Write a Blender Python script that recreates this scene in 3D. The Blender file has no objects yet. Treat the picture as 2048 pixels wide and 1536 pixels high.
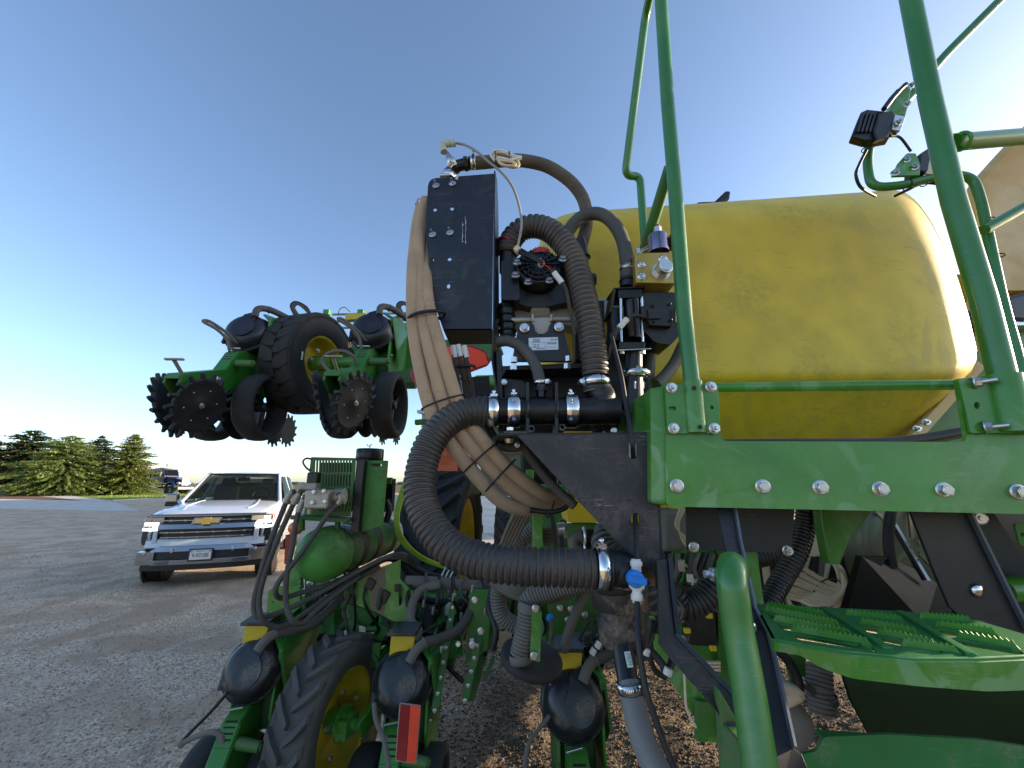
import bpy, bmesh, math, random
import numpy as np
from mathutils import Vector, Matrix, Quaternion, noise
from mathutils.geometry import tessellate_polygon
random.seed(7); np.random.seed(7)
R = math.radians
SC = bpy.context.scene
COL = SC.collection

# ---------------------------------------------------------------- camera, sky, sun, exposure
FPX = 820.0; PITCH = R(13.7); CAMZ = 1.65
cam_data = bpy.data.cameras.new('camera'); cam = bpy.data.objects.new('camera', cam_data); COL.objects.link(cam)
cam.location = (0, 0, CAMZ); cam.rotation_euler = (math.pi/2 + PITCH, 0, 0)
cam_data.sensor_width = 36.0; cam_data.lens = 36.0*FPX/2048.0
cam_data.clip_start = 0.02; cam_data.clip_end = 3000
SC.camera = cam
SUN_AZ = R(79); SUN_EL = R(13)          # azimuth clockwise from +Y (the view direction), elevation
sun_dir = Vector((math.sin(SUN_AZ)*math.cos(SUN_EL), math.cos(SUN_AZ)*math.cos(SUN_EL), math.sin(SUN_EL)))
W = bpy.data.worlds.new('World'); SC.world = W; W.use_nodes = True
nt = W.node_tree; bgn = nt.nodes['Background']
sky = nt.nodes.new('ShaderNodeTexSky'); sky.sky_type = 'NISHITA'; sky.sun_disc = False
sky.sun_elevation = SUN_EL; sky.sun_rotation = SUN_AZ; sky.altitude = 400; sky.air_density = 0.78; sky.dust_density = 1.3; sky.ozone_density = 1.5
nt.links.new(sky.outputs[0], bgn.inputs[0]); bgn.inputs[1].default_value = 0.15
sl = bpy.data.lights.new('sun', 'SUN'); sl.energy = 4.4; sl.angle = R(0.55); sl.color = (1.0, 0.80, 0.56)
so = bpy.data.objects.new('sun', sl); COL.objects.link(so); so.rotation_euler = sun_dir.to_track_quat('Z', 'Y').to_euler()
SC.view_settings.view_transform = 'Standard'; SC.view_settings.look = 'None'; SC.view_settings.gamma = 1
SC.view_settings.use_curve_mapping = False; SC.view_settings.exposure = 1.32
try:
    SC.cycles.max_bounces = 6; SC.cycles.caustics_reflective = False; SC.cycles.caustics_refractive = False
except Exception: pass

# ---------------------------------------------------------------- placing: a sight line met at a real distance ahead
CP, SP = math.cos(PITCH), math.sin(PITCH)
def ray(x, y):
    u = (x-1024)/FPX; v = (768-y)/FPX
    return u, CP - v*SP, SP + v*CP
def P(x, y, Y):
    a, b, c = ray(x, y); t = Y/b
    return Vector((a*t, Y, CAMZ + c*t))
def PZ(x, y, z):
    a, b, c = ray(x, y); t = (z-CAMZ)/c
    return Vector((a*t, b*t, z))
def rw(px, Y, x=1024, y=768):
    a, b, c = ray(x, y)
    return px/2*(Y/b)/FPX/math.sqrt(1+a*a*.75)
def path(pts, Y=None, n=6):
    """smooth Catmull-Rom through (x,y[,Y]) sight points -> world points"""
    w = [P(p[0], p[1], p[2] if len(p) > 2 else Y) for p in pts]
    return smooth(w, n)
def smooth(w, n=6):
    w = [Vector(p) for p in w]
    if len(w) < 3: return w
    q = [w[0]*2-w[1]] + w + [w[-1]*2-w[-2]]
    out = []
    for i in range(1, len(q)-2):
        p0, p1, p2, p3 = q[i-1:i+3]
        for k in range(n):
            t = k/n
            out.append(0.5*((2*p1)+(p2-p0)*t+(2*p0-5*p1+4*p2-p3)*t*t+(3*p1-p0-3*p2+p3)*t**3))
    out.append(w[-1]); return out
def fillet(pts, r, n=5):
    """polyline with rounded corners"""
    pts = [Vector(p) for p in pts]; out = [pts[0]]
    for i in range(1, len(pts)-1):
        a, b, c = pts[i-1], pts[i], pts[i+1]
        l = min(r, (a-b).length*.48, (c-b).length*.48)
        p, q = b+(a-b).normalized()*l, b+(c-b).normalized()*l
        for k in range(n+1):
            t = k/n; out.append(p*(1-t)**2 + b*2*t*(1-t) + q*t*t)
    out.append(pts[-1]); return out
def resample(pts, step):
    pts = [Vector(p) for p in pts]; d = [0]
    for a, b in zip(pts, pts[1:]): d.append(d[-1]+(b-a).length)
    n = max(2, int(d[-1]/step)); out = []; j = 0
    for i in range(n+1):
        s = d[-1]*i/n
        while j < len(d)-2 and d[j+1] < s: j += 1
        t = (s-d[j])/max(1e-9, d[j+1]-d[j]); out.append(pts[j].lerp(pts[j+1], min(1, t)))
    return out, d[-1]
def rpoly(pts, r, n=4):
    """2D rounded closed polygon"""
    out = []; N = len(pts)
    for i in range(N):
        a, b, c = Vector(pts[i-1]), Vector(pts[i]), Vector(pts[(i+1) % N])
        rr = r[i] if isinstance(r, (list, tuple)) else r
        if rr <= 0: out.append(tuple(b)); continue
        l = min(rr, (a-b).length*.49, (c-b).length*.49)
        p, q = b+(a-b).normalized()*l, b+(c-b).normalized()*l
        for k in range(n+1):
            t = k/n; o = p*(1-t)**2 + b*2*t*(1-t) + q*t*t; out.append(tuple(o))
    return out
def circ(cx, cy, rx, ry=None, n=14, a0=0):
    ry = ry or rx
    return [(cx+rx*math.cos(a0+2*math.pi*k/n), cy+ry*math.sin(a0+2*math.pi*k/n)) for k in range(n)]
def slot(cx, cy, w, h, n=6):
    r = min(w, h)/2; o = []
    for k in range(2*n+2):
        a = math.pi*k/n if k <= n else math.pi*(k-1)/n
        dx, dy = (0, (h/2-r)) if h > w else ((w/2-r), 0)
        if h > w: s = 1 if k <= n else -1; o.append((cx+r*math.cos(a), cy+s*dy+r*math.sin(a)))
        else:
            a -= math.pi/2; s = 1 if k <= n else -1; o.append((cx+s*dx+r*math.cos(a), cy+r*math.sin(a)))
    return o

# ---------------------------------------------------------------- mesh builder
def frame_of(d):
    d = Vector(d).normalized(); a = Vector((0, 0, 1)) if abs(d.z) < .9 else Vector((1, 0, 0))
    x = a.cross(d).normalized(); return x, d.cross(x).normalized(), d
class MB:
    def __init__(s): s.v = []; s.f = []; s.sm = []; s.mi = []; s.m = 0
    def add(s, vs, fs, smooth=False):
        o = len(s.v); s.v += [tuple(p) for p in vs]
        for f in fs: s.f.append([i+o for i in f]); s.sm.append(smooth); s.mi.append(s.m)
        return s
    def box(s, c, size, rot=None):
        c = Vector(c); h = Vector(size)/2
        vs = []
        for z in (-1, 1):
            for y in (-1, 1):
                for x in (-1, 1):
                    p = Vector((x*h.x, y*h.y, z*h.z))
                    if rot is not None: p = rot @ p
                    vs.append(c+p)
        return s.add(vs, [(0,2,3,1),(4,5,7,6),(0,1,5,4),(2,6,7,3),(0,4,6,2),(1,3,7,5)])
    def beam(s, a, b, w, h, up=(0, 0, 1)):
        """box bar from a to b, w across, h along up"""
        a, b = Vector(a), Vector(b); d = (b-a).normalized(); up = Vector(up)
        x = d.cross(up).normalized(); y = x.cross(d).normalized()
        vs = [p + x*i*w/2 + y*j*h/2 for p in (a, b) for i, j in ((-1,-1),(1,-1),(1,1),(-1,1))]
        return s.add(vs, [(3,2,1,0),(4,5,6,7),(0,1,5,4),(1,2,6,5),(2,3,7,6),(3,0,4,7)])
    def tube(s, pts, r, n=12, caps=True, rf=None, closed=False, flat=1.0):
        pts = [Vector(p) for p in pts]; N = len(pts); vs = []; x = None
        for i, p in enumerate(pts):
            if closed: d = (pts[(i+1) % N]-pts[i-1])
            else: d = pts[min(i+1, N-1)]-pts[max(i-1, 0)]
            if d.length < 1e-9: d = Vector((0, 0, 1))
            d.normalize()
            if x is None: x, y, _ = frame_of(d)
            else:
                x = (x-d*x.dot(d)); x = x.normalized() if x.length > 1e-6 else frame_of(d)[0]; y = d.cross(x)
            rr = rf(i, N) if rf else r
            for k in range(n):
                a = 2*math.pi*k/n; vs.append(p+(x*math.cos(a)+y*math.sin(a)*flat)*rr)
        fs = []
        for i in range(N if closed else N-1):
            for k in range(n):
                a, b = i*n+k, i*n+(k+1) % n; c, d2 = ((i+1) % N)*n+(k+1) % n, ((i+1) % N)*n+k
                fs.append((a, b, c, d2))
        s.add(vs, fs, True)
        if caps and not closed:
            s.add([vs[k] for k in range(n)], [tuple(range(n))[::-1]]); s.add(vs[-n:], [tuple(range(n))])
        return s
    def cyl(s, a, b, r, r2=None, n=16, caps=True):
        a, b = Vector(a), Vector(b); r2 = r if r2 is None else r2
        return s.tube([a, b], r, n, caps, rf=lambda i, N: (r, r2)[i])
    def lathe(s, prof, o, axis, n=24, smooth=True, x0=None, arc=None):
        """prof [(radius, along)]"""
        x, y, d = frame_of(axis); o = Vector(o); vs = []
        for (r, h) in prof:
            for k in range(n):
                a = 2*math.pi*k/n; vs.append(o+d*h+(x*math.cos(a)+y*math.sin(a))*r)
        fs = [(i*n+k, i*n+(k+1) % n, (i+1)*n+(k+1) % n, (i+1)*n+k) for i in range(len(prof)-1) for k in range(n)]
        return s.add(vs, fs, smooth)
    def torus(s, o, axis, Rr, r, n=24, m=8, flat=1.0):
        prof = [(Rr+r*math.cos(2*math.pi*k/m), r*flat*math.sin(2*math.pi*k/m)) for k in range(m+1)]
        return s.lathe(prof, o, axis, n)
    def plate(s, loops, t):
        """loops: outer loop then holes, as 3D points; t: thickness vector"""
        loops = [[Vector(p) for p in l] for l in loops]; t = Vector(t)
        flatv = [p for l in loops for p in l]; N = len(flatv)
        tri = tessellate_polygon(loops)
        fs = [tuple(x) for x in tri] + [tuple(i+N for i in x[::-1]) for x in tri]
        o = 0
        for l in loops:
            n = len(l)
            for k in range(n): fs.append((o+k, o+(k+1) % n, o+(k+1) % n+N, o+k+N))
            o += n
        return s.add(flatv+[p+t for p in flatv], fs)
    def pplate(s, loops, Y, th, Yf=None):
        """plate traced as (x,y) sight points on an upright plane at distance Y, th thick going away"""
        f = Yf or (lambda x, y: Y)
        return s.plate([[P(x, y, f(x, y)) for x, y in l] for l in loops], (0, th, 0))
    def sphere(s, c, r, n=12, m=8, sc=(1, 1, 1)):
        c = Vector(c); vs = []
        for i in range(m+1):
            a = math.pi*i/m
            for k in range(n):
                b = 2*math.pi*k/n
                vs.append(c+Vector((r*sc[0]*math.sin(a)*math.cos(b), r*sc[1]*math.sin(a)*math.sin(b), r*sc[2]*math.cos(a))))
        return s.add(vs, [(i*n+k, (i+1)*n+k, (i+1)*n+(k+1) % n, i*n+(k+1) % n) for i in range(m) for k in range(n)], True)
    def hexa(s, a, b, r, n=6): 
        a, b = Vector(a), Vector(b); x, y, d = frame_of(b-a)
        vs = [p+(x*math.cos(2*math.pi*k/n)+y*math.sin(2*math.pi*k/n))*r for p in (a, b) for k in range(n)]
        return s.add(vs, [tuple(range(n))[::-1], tuple(range(n, 2*n))]+[(k, (k+1) % n, (k+1) % n+n, k+n) for k in range(n)])
    def mesh(s, name, mats, origin=Vector((0, 0, 0))):
        me = bpy.data.meshes.new(name)
        ox, oy, oz = origin
        me.from_pydata([(x-ox, y-oy, z-oz) for x, y, z in s.v], [], s.f)
        if not isinstance(mats, (list, tuple)): mats = [mats]
        for m in mats: me.materials.append(m)
        me.polygons.foreach_set('use_smooth', s.sm)
        if len(mats) > 1: me.polygons.foreach_set('material_index', s.mi)
        me.update()
        bm = bmesh.new(); bm.from_mesh(me); bmesh.ops.recalc_face_normals(bm, faces=bm.faces); bm.to_mesh(me); bm.free()
        return me
WO = {}
def org(parent): return WO.get(parent.name, Vector((0, 0, 0))) if parent else Vector((0, 0, 0))
def tag(o, label=None, cat=None, group=None, kind=None):
    if label: o['label'] = label
    if cat: o['category'] = cat
    if group: o['group'] = group
    if kind: o['kind'] = kind
    return o
def thing(name, label, cat, loc=(0, 0, 0), group=None):
    o = bpy.data.objects.new(name, None); COL.objects.link(o); o.empty_display_size = .1
    o.location = loc; WO[o.name] = Vector(loc); return tag(o, label, cat, group)
def part(name, mb, mat, parent=None, bevel=0, label=None, kind=None, seg=2):
    """mesh object; vertices given in world space, stored relative to the parent's origin"""
    og = org(parent) if parent else Vector((0, 0, 0))
    o = bpy.data.objects.new(name, mb.mesh(name, mat, og)); COL.objects.link(o)
    if parent: o.parent = parent; WO[o.name] = og
    if bevel:
        m = o.modifiers.new('bevel', 'BEVEL'); m.width = bevel; m.segments = seg; m.limit_method = 'ANGLE'; m.angle_limit = R(42)
    if label: o['label'] = label
    if kind: o['kind'] = kind
    return o
def splitp(name, mb, mat, parent, bevel=0):
    """one part per separate piece of the builder"""
    par = list(range(len(mb.v)))
    def fd(i):
        while par[i] != i: par[i] = par[par[i]]; i = par[i]
        return i
    for f in mb.f:
        for i in f[1:]: par[fd(i)] = fd(f[0])
    gr = {}
    for j, f in enumerate(mb.f): gr.setdefault(fd(f[0]), []).append(j)
    for js in gr.values():
        ids = sorted({i for j in js for i in mb.f[j]}); mp = {i: k for k, i in enumerate(ids)}; q = MB(); q.v = [mb.v[i] for i in ids]
        for j in js: q.f.append([mp[i] for i in mb.f[j]]); q.sm.append(mb.sm[j]); q.mi.append(mb.mi[j])
        part(name, q, mat, parent, bevel)
def solo(name, mb, mat, label, cat, group=None, bevel=0):
    """a thing that is one mesh; its origin sits at its own middle"""
    a = np.array(mb.v); og = Vector((a.min(0)+a.max(0))/2)
    o = bpy.data.objects.new(name, mb.mesh(name, mat, og)); COL.objects.link(o); o.location = og; WO[o.name] = og
    if bevel:
        m = o.modifiers.new('bevel', 'BEVEL'); m.width = bevel; m.segments = 2; m.limit_method = 'ANGLE'; m.angle_limit = R(42)
    return tag(o, label, cat, group)
def inst(name, me, parent, loc, d=(0, -1, 0), sc=1, roll=0):
    o = bpy.data.objects.new(name, me); COL.objects.link(o)
    if parent: o.parent = parent
    o.location = Vector(loc)-org(parent); WO[o.name] = Vector(loc)
    q = Vector(d).to_track_quat('Z', 'Y')
    o.rotation_mode = 'QUATERNION'; o.rotation_quaternion = q @ Quaternion((0, 0, 1), roll); o.scale = (sc,)*3
    return o
def copy_tree(o, parent=None):
    c = o.copy(); COL.objects.link(c)
    if parent: c.parent = parent
    for ch in [x for x in bpy.data.objects if x.parent == o]: copy_tree(ch, c)
    return c

# ---------------------------------------------------------------- materials
def mat(name, col, rough=.5, metal=0., dust=0., dcol=(.30, .24, .17), dscale=3., var=.12, vscale=8., bump=0., bscale=60., spec=.5, coat=0., detail=5, thr=(.45, .7), col2=None, scratch=0, smear=0, smc=None, sms=3.5, emit=0, scr_col=(.5,.5,.5)):
    m = bpy.data.materials.new(name); m.use_nodes = True; n = m.node_tree.nodes; L = m.node_tree.links
    b = n['Principled BSDF']; b.inputs['Metallic'].default_value = metal; b.inputs['Specular IOR Level'].default_value = spec
    tc = n.new('ShaderNodeTexCoord'); obj = tc.outputs['Object']
    def noi(sc, det=4, dist=0, vec=None):
        t = n.new('ShaderNodeTexNoise'); t.inputs['Scale'].default_value = sc; t.inputs['Detail'].default_value = det; t.inputs['Distortion'].default_value = dist
        L.new(vec or obj, t.inputs['Vector']); return t.outputs['Fac']
    def ramp(x, a, b_):
        t = n.new('ShaderNodeMapRange'); t.inputs[1].default_value = a; t.inputs[2].default_value = b_; L.new(x, t.inputs[0]); return t.outputs[0]
    def mix(f, a, c, mode='MIX'):
        t = n.new('ShaderNodeMix'); t.data_type = 'RGBA'; t.blend_type = mode
        if isinstance(f, (float, int)): t.inputs[0].default_value = f
        else: L.new(f, t.inputs[0])
        for i, s in ((6, a), (7, c)):
            if isinstance(s, tuple): t.inputs[i].default_value = (*s, 1)
            else: L.new(s, t.inputs[i])
        return t.outputs[2]
    def mul(a, k):
        t = n.new('ShaderNodeMath'); t.operation = 'MULTIPLY'; L.new(a, t.inputs[0]); t.inputs[1].default_value = k; return t.outputs[0]
    c = mix(ramp(noi(vscale), .3, .7), tuple(x*(1-var) for x in col), tuple(min(1, x*(1+var)) for x in col))
    if col2: c = mix(ramp(noi(vscale*.35, 3, .5), .42, .6), c, col2)
    r_ = None
    if dust:
        dm = ramp(noi(dscale, detail, .3), *thr); fine = ramp(noi(dscale*14, 3), .3, .75)
        t = n.new('ShaderNodeMath'); t.operation = 'MULTIPLY'; L.new(dm, t.inputs[0]); L.new(fine, t.inputs[1])
        dmf = mul(t.outputs[0], dust); c = mix(dmf, c, dcol)
        rr = n.new('ShaderNodeMapRange'); L.new(dmf, rr.inputs[0]); rr.inputs[3].default_value = rough; rr.inputs[4].default_value = .95; r_ = rr.outputs[0]
    if scratch:
        mp = n.new('ShaderNodeMapping'); mp.inputs['Scale'].default_value = (5, 5, 60); mp.inputs['Rotation'].default_value = (.4, .9, .3); L.new(obj, mp.inputs[0])
        s1 = ramp(noi(3, 3, 1.6, mp.outputs[0]), .62, .67); s2 = ramp(noi(6), .48, .6)
        t = n.new('ShaderNodeMath'); t.operation = 'MULTIPLY'; L.new(s1, t.inputs[0]); L.new(s2, t.inputs[1])
        c = mix(mul(t.outputs[0], scratch), c, scr_col)
    if smear:
        sm = ramp(noi(sms, 10, 3.2), .54, .60); s3 = ramp(noi(sms*.5, 3, .4), .40, .60)
        t = n.new('ShaderNodeMath'); t.operation = 'MULTIPLY'; L.new(sm, t.inputs[0]); L.new(s3, t.inputs[1])
        c = mix(mul(t.outputs[0], smear), c, smc or tuple(min(.9, x*1.9+.05) for x in col))
    L.new(c, b.inputs['Base Color'])
    if r_: L.new(r_, b.inputs['Roughness'])
    else:
        rv = n.new('ShaderNodeMapRange'); L.new(noi(vscale*2), rv.inputs[0]); rv.inputs[3].default_value = max(0, rough-.08); rv.inputs[4].default_value = min(1, rough+.08); L.new(rv.outputs[0], b.inputs['Roughness'])
    if bump:
        bn = n.new('ShaderNodeBump'); bn.inputs['Strength'].default_value = bump; bn.inputs['Distance'].default_value = .002; L.new(noi(bscale, 4), bn.inputs['Height']); L.new(bn.outputs[0], b.inputs['Normal'])
    if coat: b.inputs['Coat Weight'].default_value = coat; b.inputs['Coat Roughness'].default_value = .12
    if emit: b.inputs['Emission Color'].default_value = (*col, 1); b.inputs['Emission Strength'].default_value = emit
    return m
DUST = (.23, .18, .125)
M = {}
M['green'] = mat('green_paint', (.050, .235, .018), .36, dust=.7, dcol=(.22, .30, .13), dscale=6, bump=.08, bscale=500, coat=.3, thr=(.42, .72), scratch=.45, scr_col=(.20, .36, .18), var=.18, smear=.85, smc=(.17, .34, .14), sms=6)
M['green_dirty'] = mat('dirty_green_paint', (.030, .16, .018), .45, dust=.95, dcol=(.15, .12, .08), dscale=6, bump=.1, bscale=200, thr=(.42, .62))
M['green_tank'] = mat('faded_green_paint', (.06, .27, .04), .5, dust=.9, dcol=(.10, .075, .045), dscale=2.5, thr=(.47, .6))
M['tread'] = mat('worn_green_tread', (.022, .17, .04), .5, dust=.6, dcol=(.26, .24, .18), dscale=14, thr=(.55, .72), scratch=.4, scr_col=(.25,.27,.22))
M['blk'] = mat('black_powder_coat', (.011, .012, .014), .42, dust=.35, dcol=(.07, .06, .05), dscale=5, bump=.25, bscale=900, thr=(.45, .8), scratch=.25, scr_col=(.2, .19, .18))
M['blk_panel'] = mat('black_satin_panel', (.011, .014, .021), .34, dust=.5, dcol=(.04, .042, .045), dscale=6, bump=.2, bscale=1100, scratch=.15, smear=.45, smc=(.05, .052, .056), sms=7)
M['blk_wood'] = mat('brushed_dark_bar', (.030, .024, .020), .5, dust=.5, dcol=(.13, .11, .09), dscale=8, bump=.5, bscale=60, scratch=.7, scr_col=(.16, .13, .11), smear=.5, smc=(.07, .055, .045), sms=8)
M['plastic'] = mat('black_plastic', (.007, .007, .008), .36, dust=.5, dcol=(.10, .08, .06), dscale=11, bump=.1, bscale=300, thr=(.5, .75))
M['dome'] = mat('dusty_black_cover', (.018, .020, .024), .30, dust=.85, dcol=(.24, .195, .15), dscale=8, thr=(.50, .62), detail=8)
M['dome_clean'] = mat('clean_black_cover', (.014, .016, .024), .35, dust=.1, dscale=8)
M['rubber'] = mat('tyre_rubber', (.030, .029, .028), .82, dust=.55, dcol=(.12, .10, .08), dscale=9, bump=.3, bscale=150)
M['rubber_grey'] = mat('dusty_tyre_rubber', (.085, .082, .076), .85, dust=.7, dcol=(.17, .145, .115), dscale=6, bump=.3, bscale=120)
M['corr'] = mat('corrugated_hose_black', (.034, .035, .038), .40, dust=.6, dcol=(.13, .105, .08), dscale=14, thr=(.48, .66), bump=.1, bscale=200)
M['corr_dust'] = mat('corrugated_hose_groove_dust', (.20, .155, .11), .9, dust=.3, dcol=(.12, .09, .065), dscale=20)
M['corr_grey'] = mat('corrugated_hose_grey', (.15, .14, .125), .75, dust=.5, dcol=(.17, .14, .10), dscale=10)
M['tan'] = mat('tan_hose_sleeve', (.46, .32, .20), .9, dust=.8, dcol=(.27, .19, .12), dscale=9, bump=.4, bscale=700)
M['grey_hose'] = mat('grey_rubber_hose', (.075, .072, .066), .7, dust=.35, dcol=(.15, .13, .10), dscale=10, bump=.1)
M['dust_hose'] = mat('dusty_grey_hose', (.15, .135, .115), .85, dust=.4, dcol=(.10, .085, .07), dscale=10)
M['cream'] = mat('cream_cable', (.66, .55, .38), .7, dust=.4, dcol=(.25, .19, .13), dscale=12)  # cream lifted to stand in for sun missing from the tube coil
M['steel'] = mat('zinc_steel', (.62, .62, .62), .28, .9, var=.1, dust=.25, dcol=(.35, .28, .2), dscale=20)
M['chrome'] = mat('stainless_band', (.75, .74, .72), .16, 1.0, var=.05)
M['alu'] = mat('cast_aluminium', (.42, .38, .32), .55, .7, dust=.6, dcol=(.20, .14, .09), dscale=14, bump=.3, bscale=200)
M['gold'] = mat('gold_anodised_block', (.52, .36, .10), .35, .55, var=.04)
M['yellow_tank'] = mat('yellow_polyethylene', (.68, .465, .030), .5, dust=.45, dcol=(.26, .22, .09), dscale=4.5, bump=.3, bscale=420, thr=(.50, .66), scratch=.5, scr_col=(.20, .17, .07), detail=9, smear=.30, smc=(.30, .23, .075), sms=3.5)
M['yellow_old'] = mat('sun_faded_polyethylene', (.66, .47, .22), .6, dust=.5, dcol=(.55, .40, .22), dscale=1.6, bump=.1, col2=(.56, .32, .08))
M['yellow'] = mat('yellow_paint', (.60, .43, .015), .4, dust=.35, dcol=DUST, dscale=6)
M['white_pl'] = mat('white_plastic', (.72, .71, .68), .4, dust=.3, dcol=(.4, .34, .26), dscale=30)
M['blue'] = mat('blue_plastic', (.02, .22, .70), .38)
M['red'] = mat('red_plastic', (.45, .02, .02), .4)
M['dull_black'] = mat('dull_black_steel', (.006, .006, .007), .7, spec=.25)
M['orange_red'] = mat('fluorescent_orange_red', (.95, .07, .025), .5)
M['dark_red'] = mat('dark_red_reflector', (.28, .012, .015), .3, dust=.2)
M['cable_blk'] = mat('black_cable', (.012, .012, .013), .5)
M['braid'] = mat('braided_loom', (.06, .048, .038), .85, dust=.4, dcol=(.16, .13, .10), dscale=60, bump=.6, bscale=500)
M['yelgreen'] = mat('green_yellow_line', (.45, .60, .03), .5)
M['grn_line'] = mat('green_line', (.10, .42, .05), .5)
M['yel_line'] = mat('yellow_line', (.62, .55, .02), .5)
M['foil'] = mat('label_foil', (.66, .68, .70), .35, .3)
M['ink'] = mat('label_ink', (.05, .06, .08), .6)
M['green_row'] = mat('row_unit_green', (.032, .20, .018), .4, dust=.7, dcol=(.14, .12, .07), dscale=9, bump=.1, bscale=300, coat=.2, thr=(.46, .66))  # green paint lowered to carry the shade among the enclosed units
M['green_tube'] = mat('green_tube_paint', (.034, .185, .030), .33, dust=.5, dcol=(.12, .19, .09), dscale=8, coat=.35, thr=(.45, .75), scratch=.3, scr_col=(.16, .30, .15), smear=.22, smc=(.12, .26, .11), sms=14)
M['cast'] = mat('dark_cast_iron', (.016, .017, .020), .55, dust=.5, dcol=(.07, .06, .05), dscale=10, bump=.3, bscale=300)
M['clear'] = mat('cloudy_plastic', (.48, .53, .42), .3)
M['mud'] = mat('caked_mud', (.20, .155, .105), .95, bump=.6, bscale=80)
M['violet'] = mat('blued_steel', (.30, .27, .36), .25, .9)
M['gusset'] = mat('scuffed_black_plate', (.022, .021, .026), .40, dust=1, dcol=(.13, .10, .09), dscale=9, bump=.3, bscale=700, thr=(.40, .66), scratch=.9, scr_col=(.30, .29, .28), detail=9, smear=.5, smc=(.13, .10, .09), sms=7)

def textmesh(s, size, extr=.0004):
    cu = bpy.data.curves.new('lettering', 'FONT'); cu.body = s; cu.size = size; cu.extrude = extr; cu.align_x = 'CENTER'; cu.align_y = 'CENTER'; cu.resolution_u = 2
    o = bpy.data.objects.new('lettering', cu); COL.objects.link(o)
    dg = bpy.context.evaluated_depsgraph_get(); dg.update(); me = bpy.data.meshes.new_from_object(o.evaluated_get(dg))
    bpy.data.objects.remove(o); return me
def lettering(s, size, m, parent, loc, right=(1, 0, 0), up=(0, 0, 1), sx=1.0, name='lettering'):
    me = textmesh(s, size); me.materials.clear(); me.materials.append(m)
    right = Vector(right).normalized(); up = Vector(up).normalized(); nrm = right.cross(up)
    mt = Matrix((right*sx, up, nrm)).transposed(); me.transform(mt.to_4x4())
    o = bpy.data.objects.new(name, me); COL.objects.link(o); o.location = Vector(loc)-org(parent)
    if parent: o.parent = parent
    return o

# shared fasteners (axis +Z = outward)
def bolt_mesh(r=.0115, stud=0., nut=False, name='bolt', washer=None):
    b = MB(); wr = washer or r*1.35
    b.lathe([(0, 0), (wr, 0), (wr, r*.22), (wr*.8, r*.34), (0, r*.34)], (0, 0, 0), (0, 0, 1), 20, False)
    b.hexa((0, 0, r*.3), (0, 0, r*1.15), r)
    if stud: b.cyl((0, 0, r), (0, 0, r+stud), r*.48, n=10)
    else: b.lathe([(r*.8, r*1.15), (r*.72, r*1.22), (0, r*1.22)], (0, 0, 0), (0, 0, 1), 12, False)
    return b.mesh(name, M['steel'])
ME_BOLT = bolt_mesh(.0105); ME_NUT = bolt_mesh(.0085, .008, True, 'nut'); ME_LONG = bolt_mesh(.0085, .020, True, 'nut')
ME_WASHER = bolt_mesh(.0055, .012, True, 'nut', .0105); ME_SMALL = bolt_mesh(.006)
def bolt(parent, loc, me=None, d=(0, -1, 0), sc=1.): return inst('bolt', me or ME_BOLT, parent, loc, d, sc, random.random()*3)
def corrugated(pts, r, pitch, n=20, depth=.16, mats=None, rib=.62):
    """ribbed hose: round ribs with narrow grooves; grooves take the dust"""
    rs, L = resample(pts, pitch/8); k = len(rs); b = MB()
    def rf(i, N):
        t = (i*L/(N-1)/pitch) % 1.0
        return r*(1-depth*(0 if t < rib and False else max(0, 1-math.sin(math.pi*t)**.55*1.08)))
    pts = rs; n0 = len(b.v); x = None
    b.tube(rs, r, n, True, rf=rf)
    # groove faces take the second material
    for j in range((k-1)*n):
        i = j//n; t = ((i+.5)*L/(k-1)/pitch) % 1.0
        b.mi[j] = 1 if (t < .15 or t > .85) else 0
    return b
def band(c, axis, r, w, m=None, n=28, th=.0012):
    b = MB(); b.lathe([(r, -w/2), (r+th, -w/2), (r+th*1.6, 0), (r+th, w/2), (r, w/2)], c, axis, n, True); return b

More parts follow.
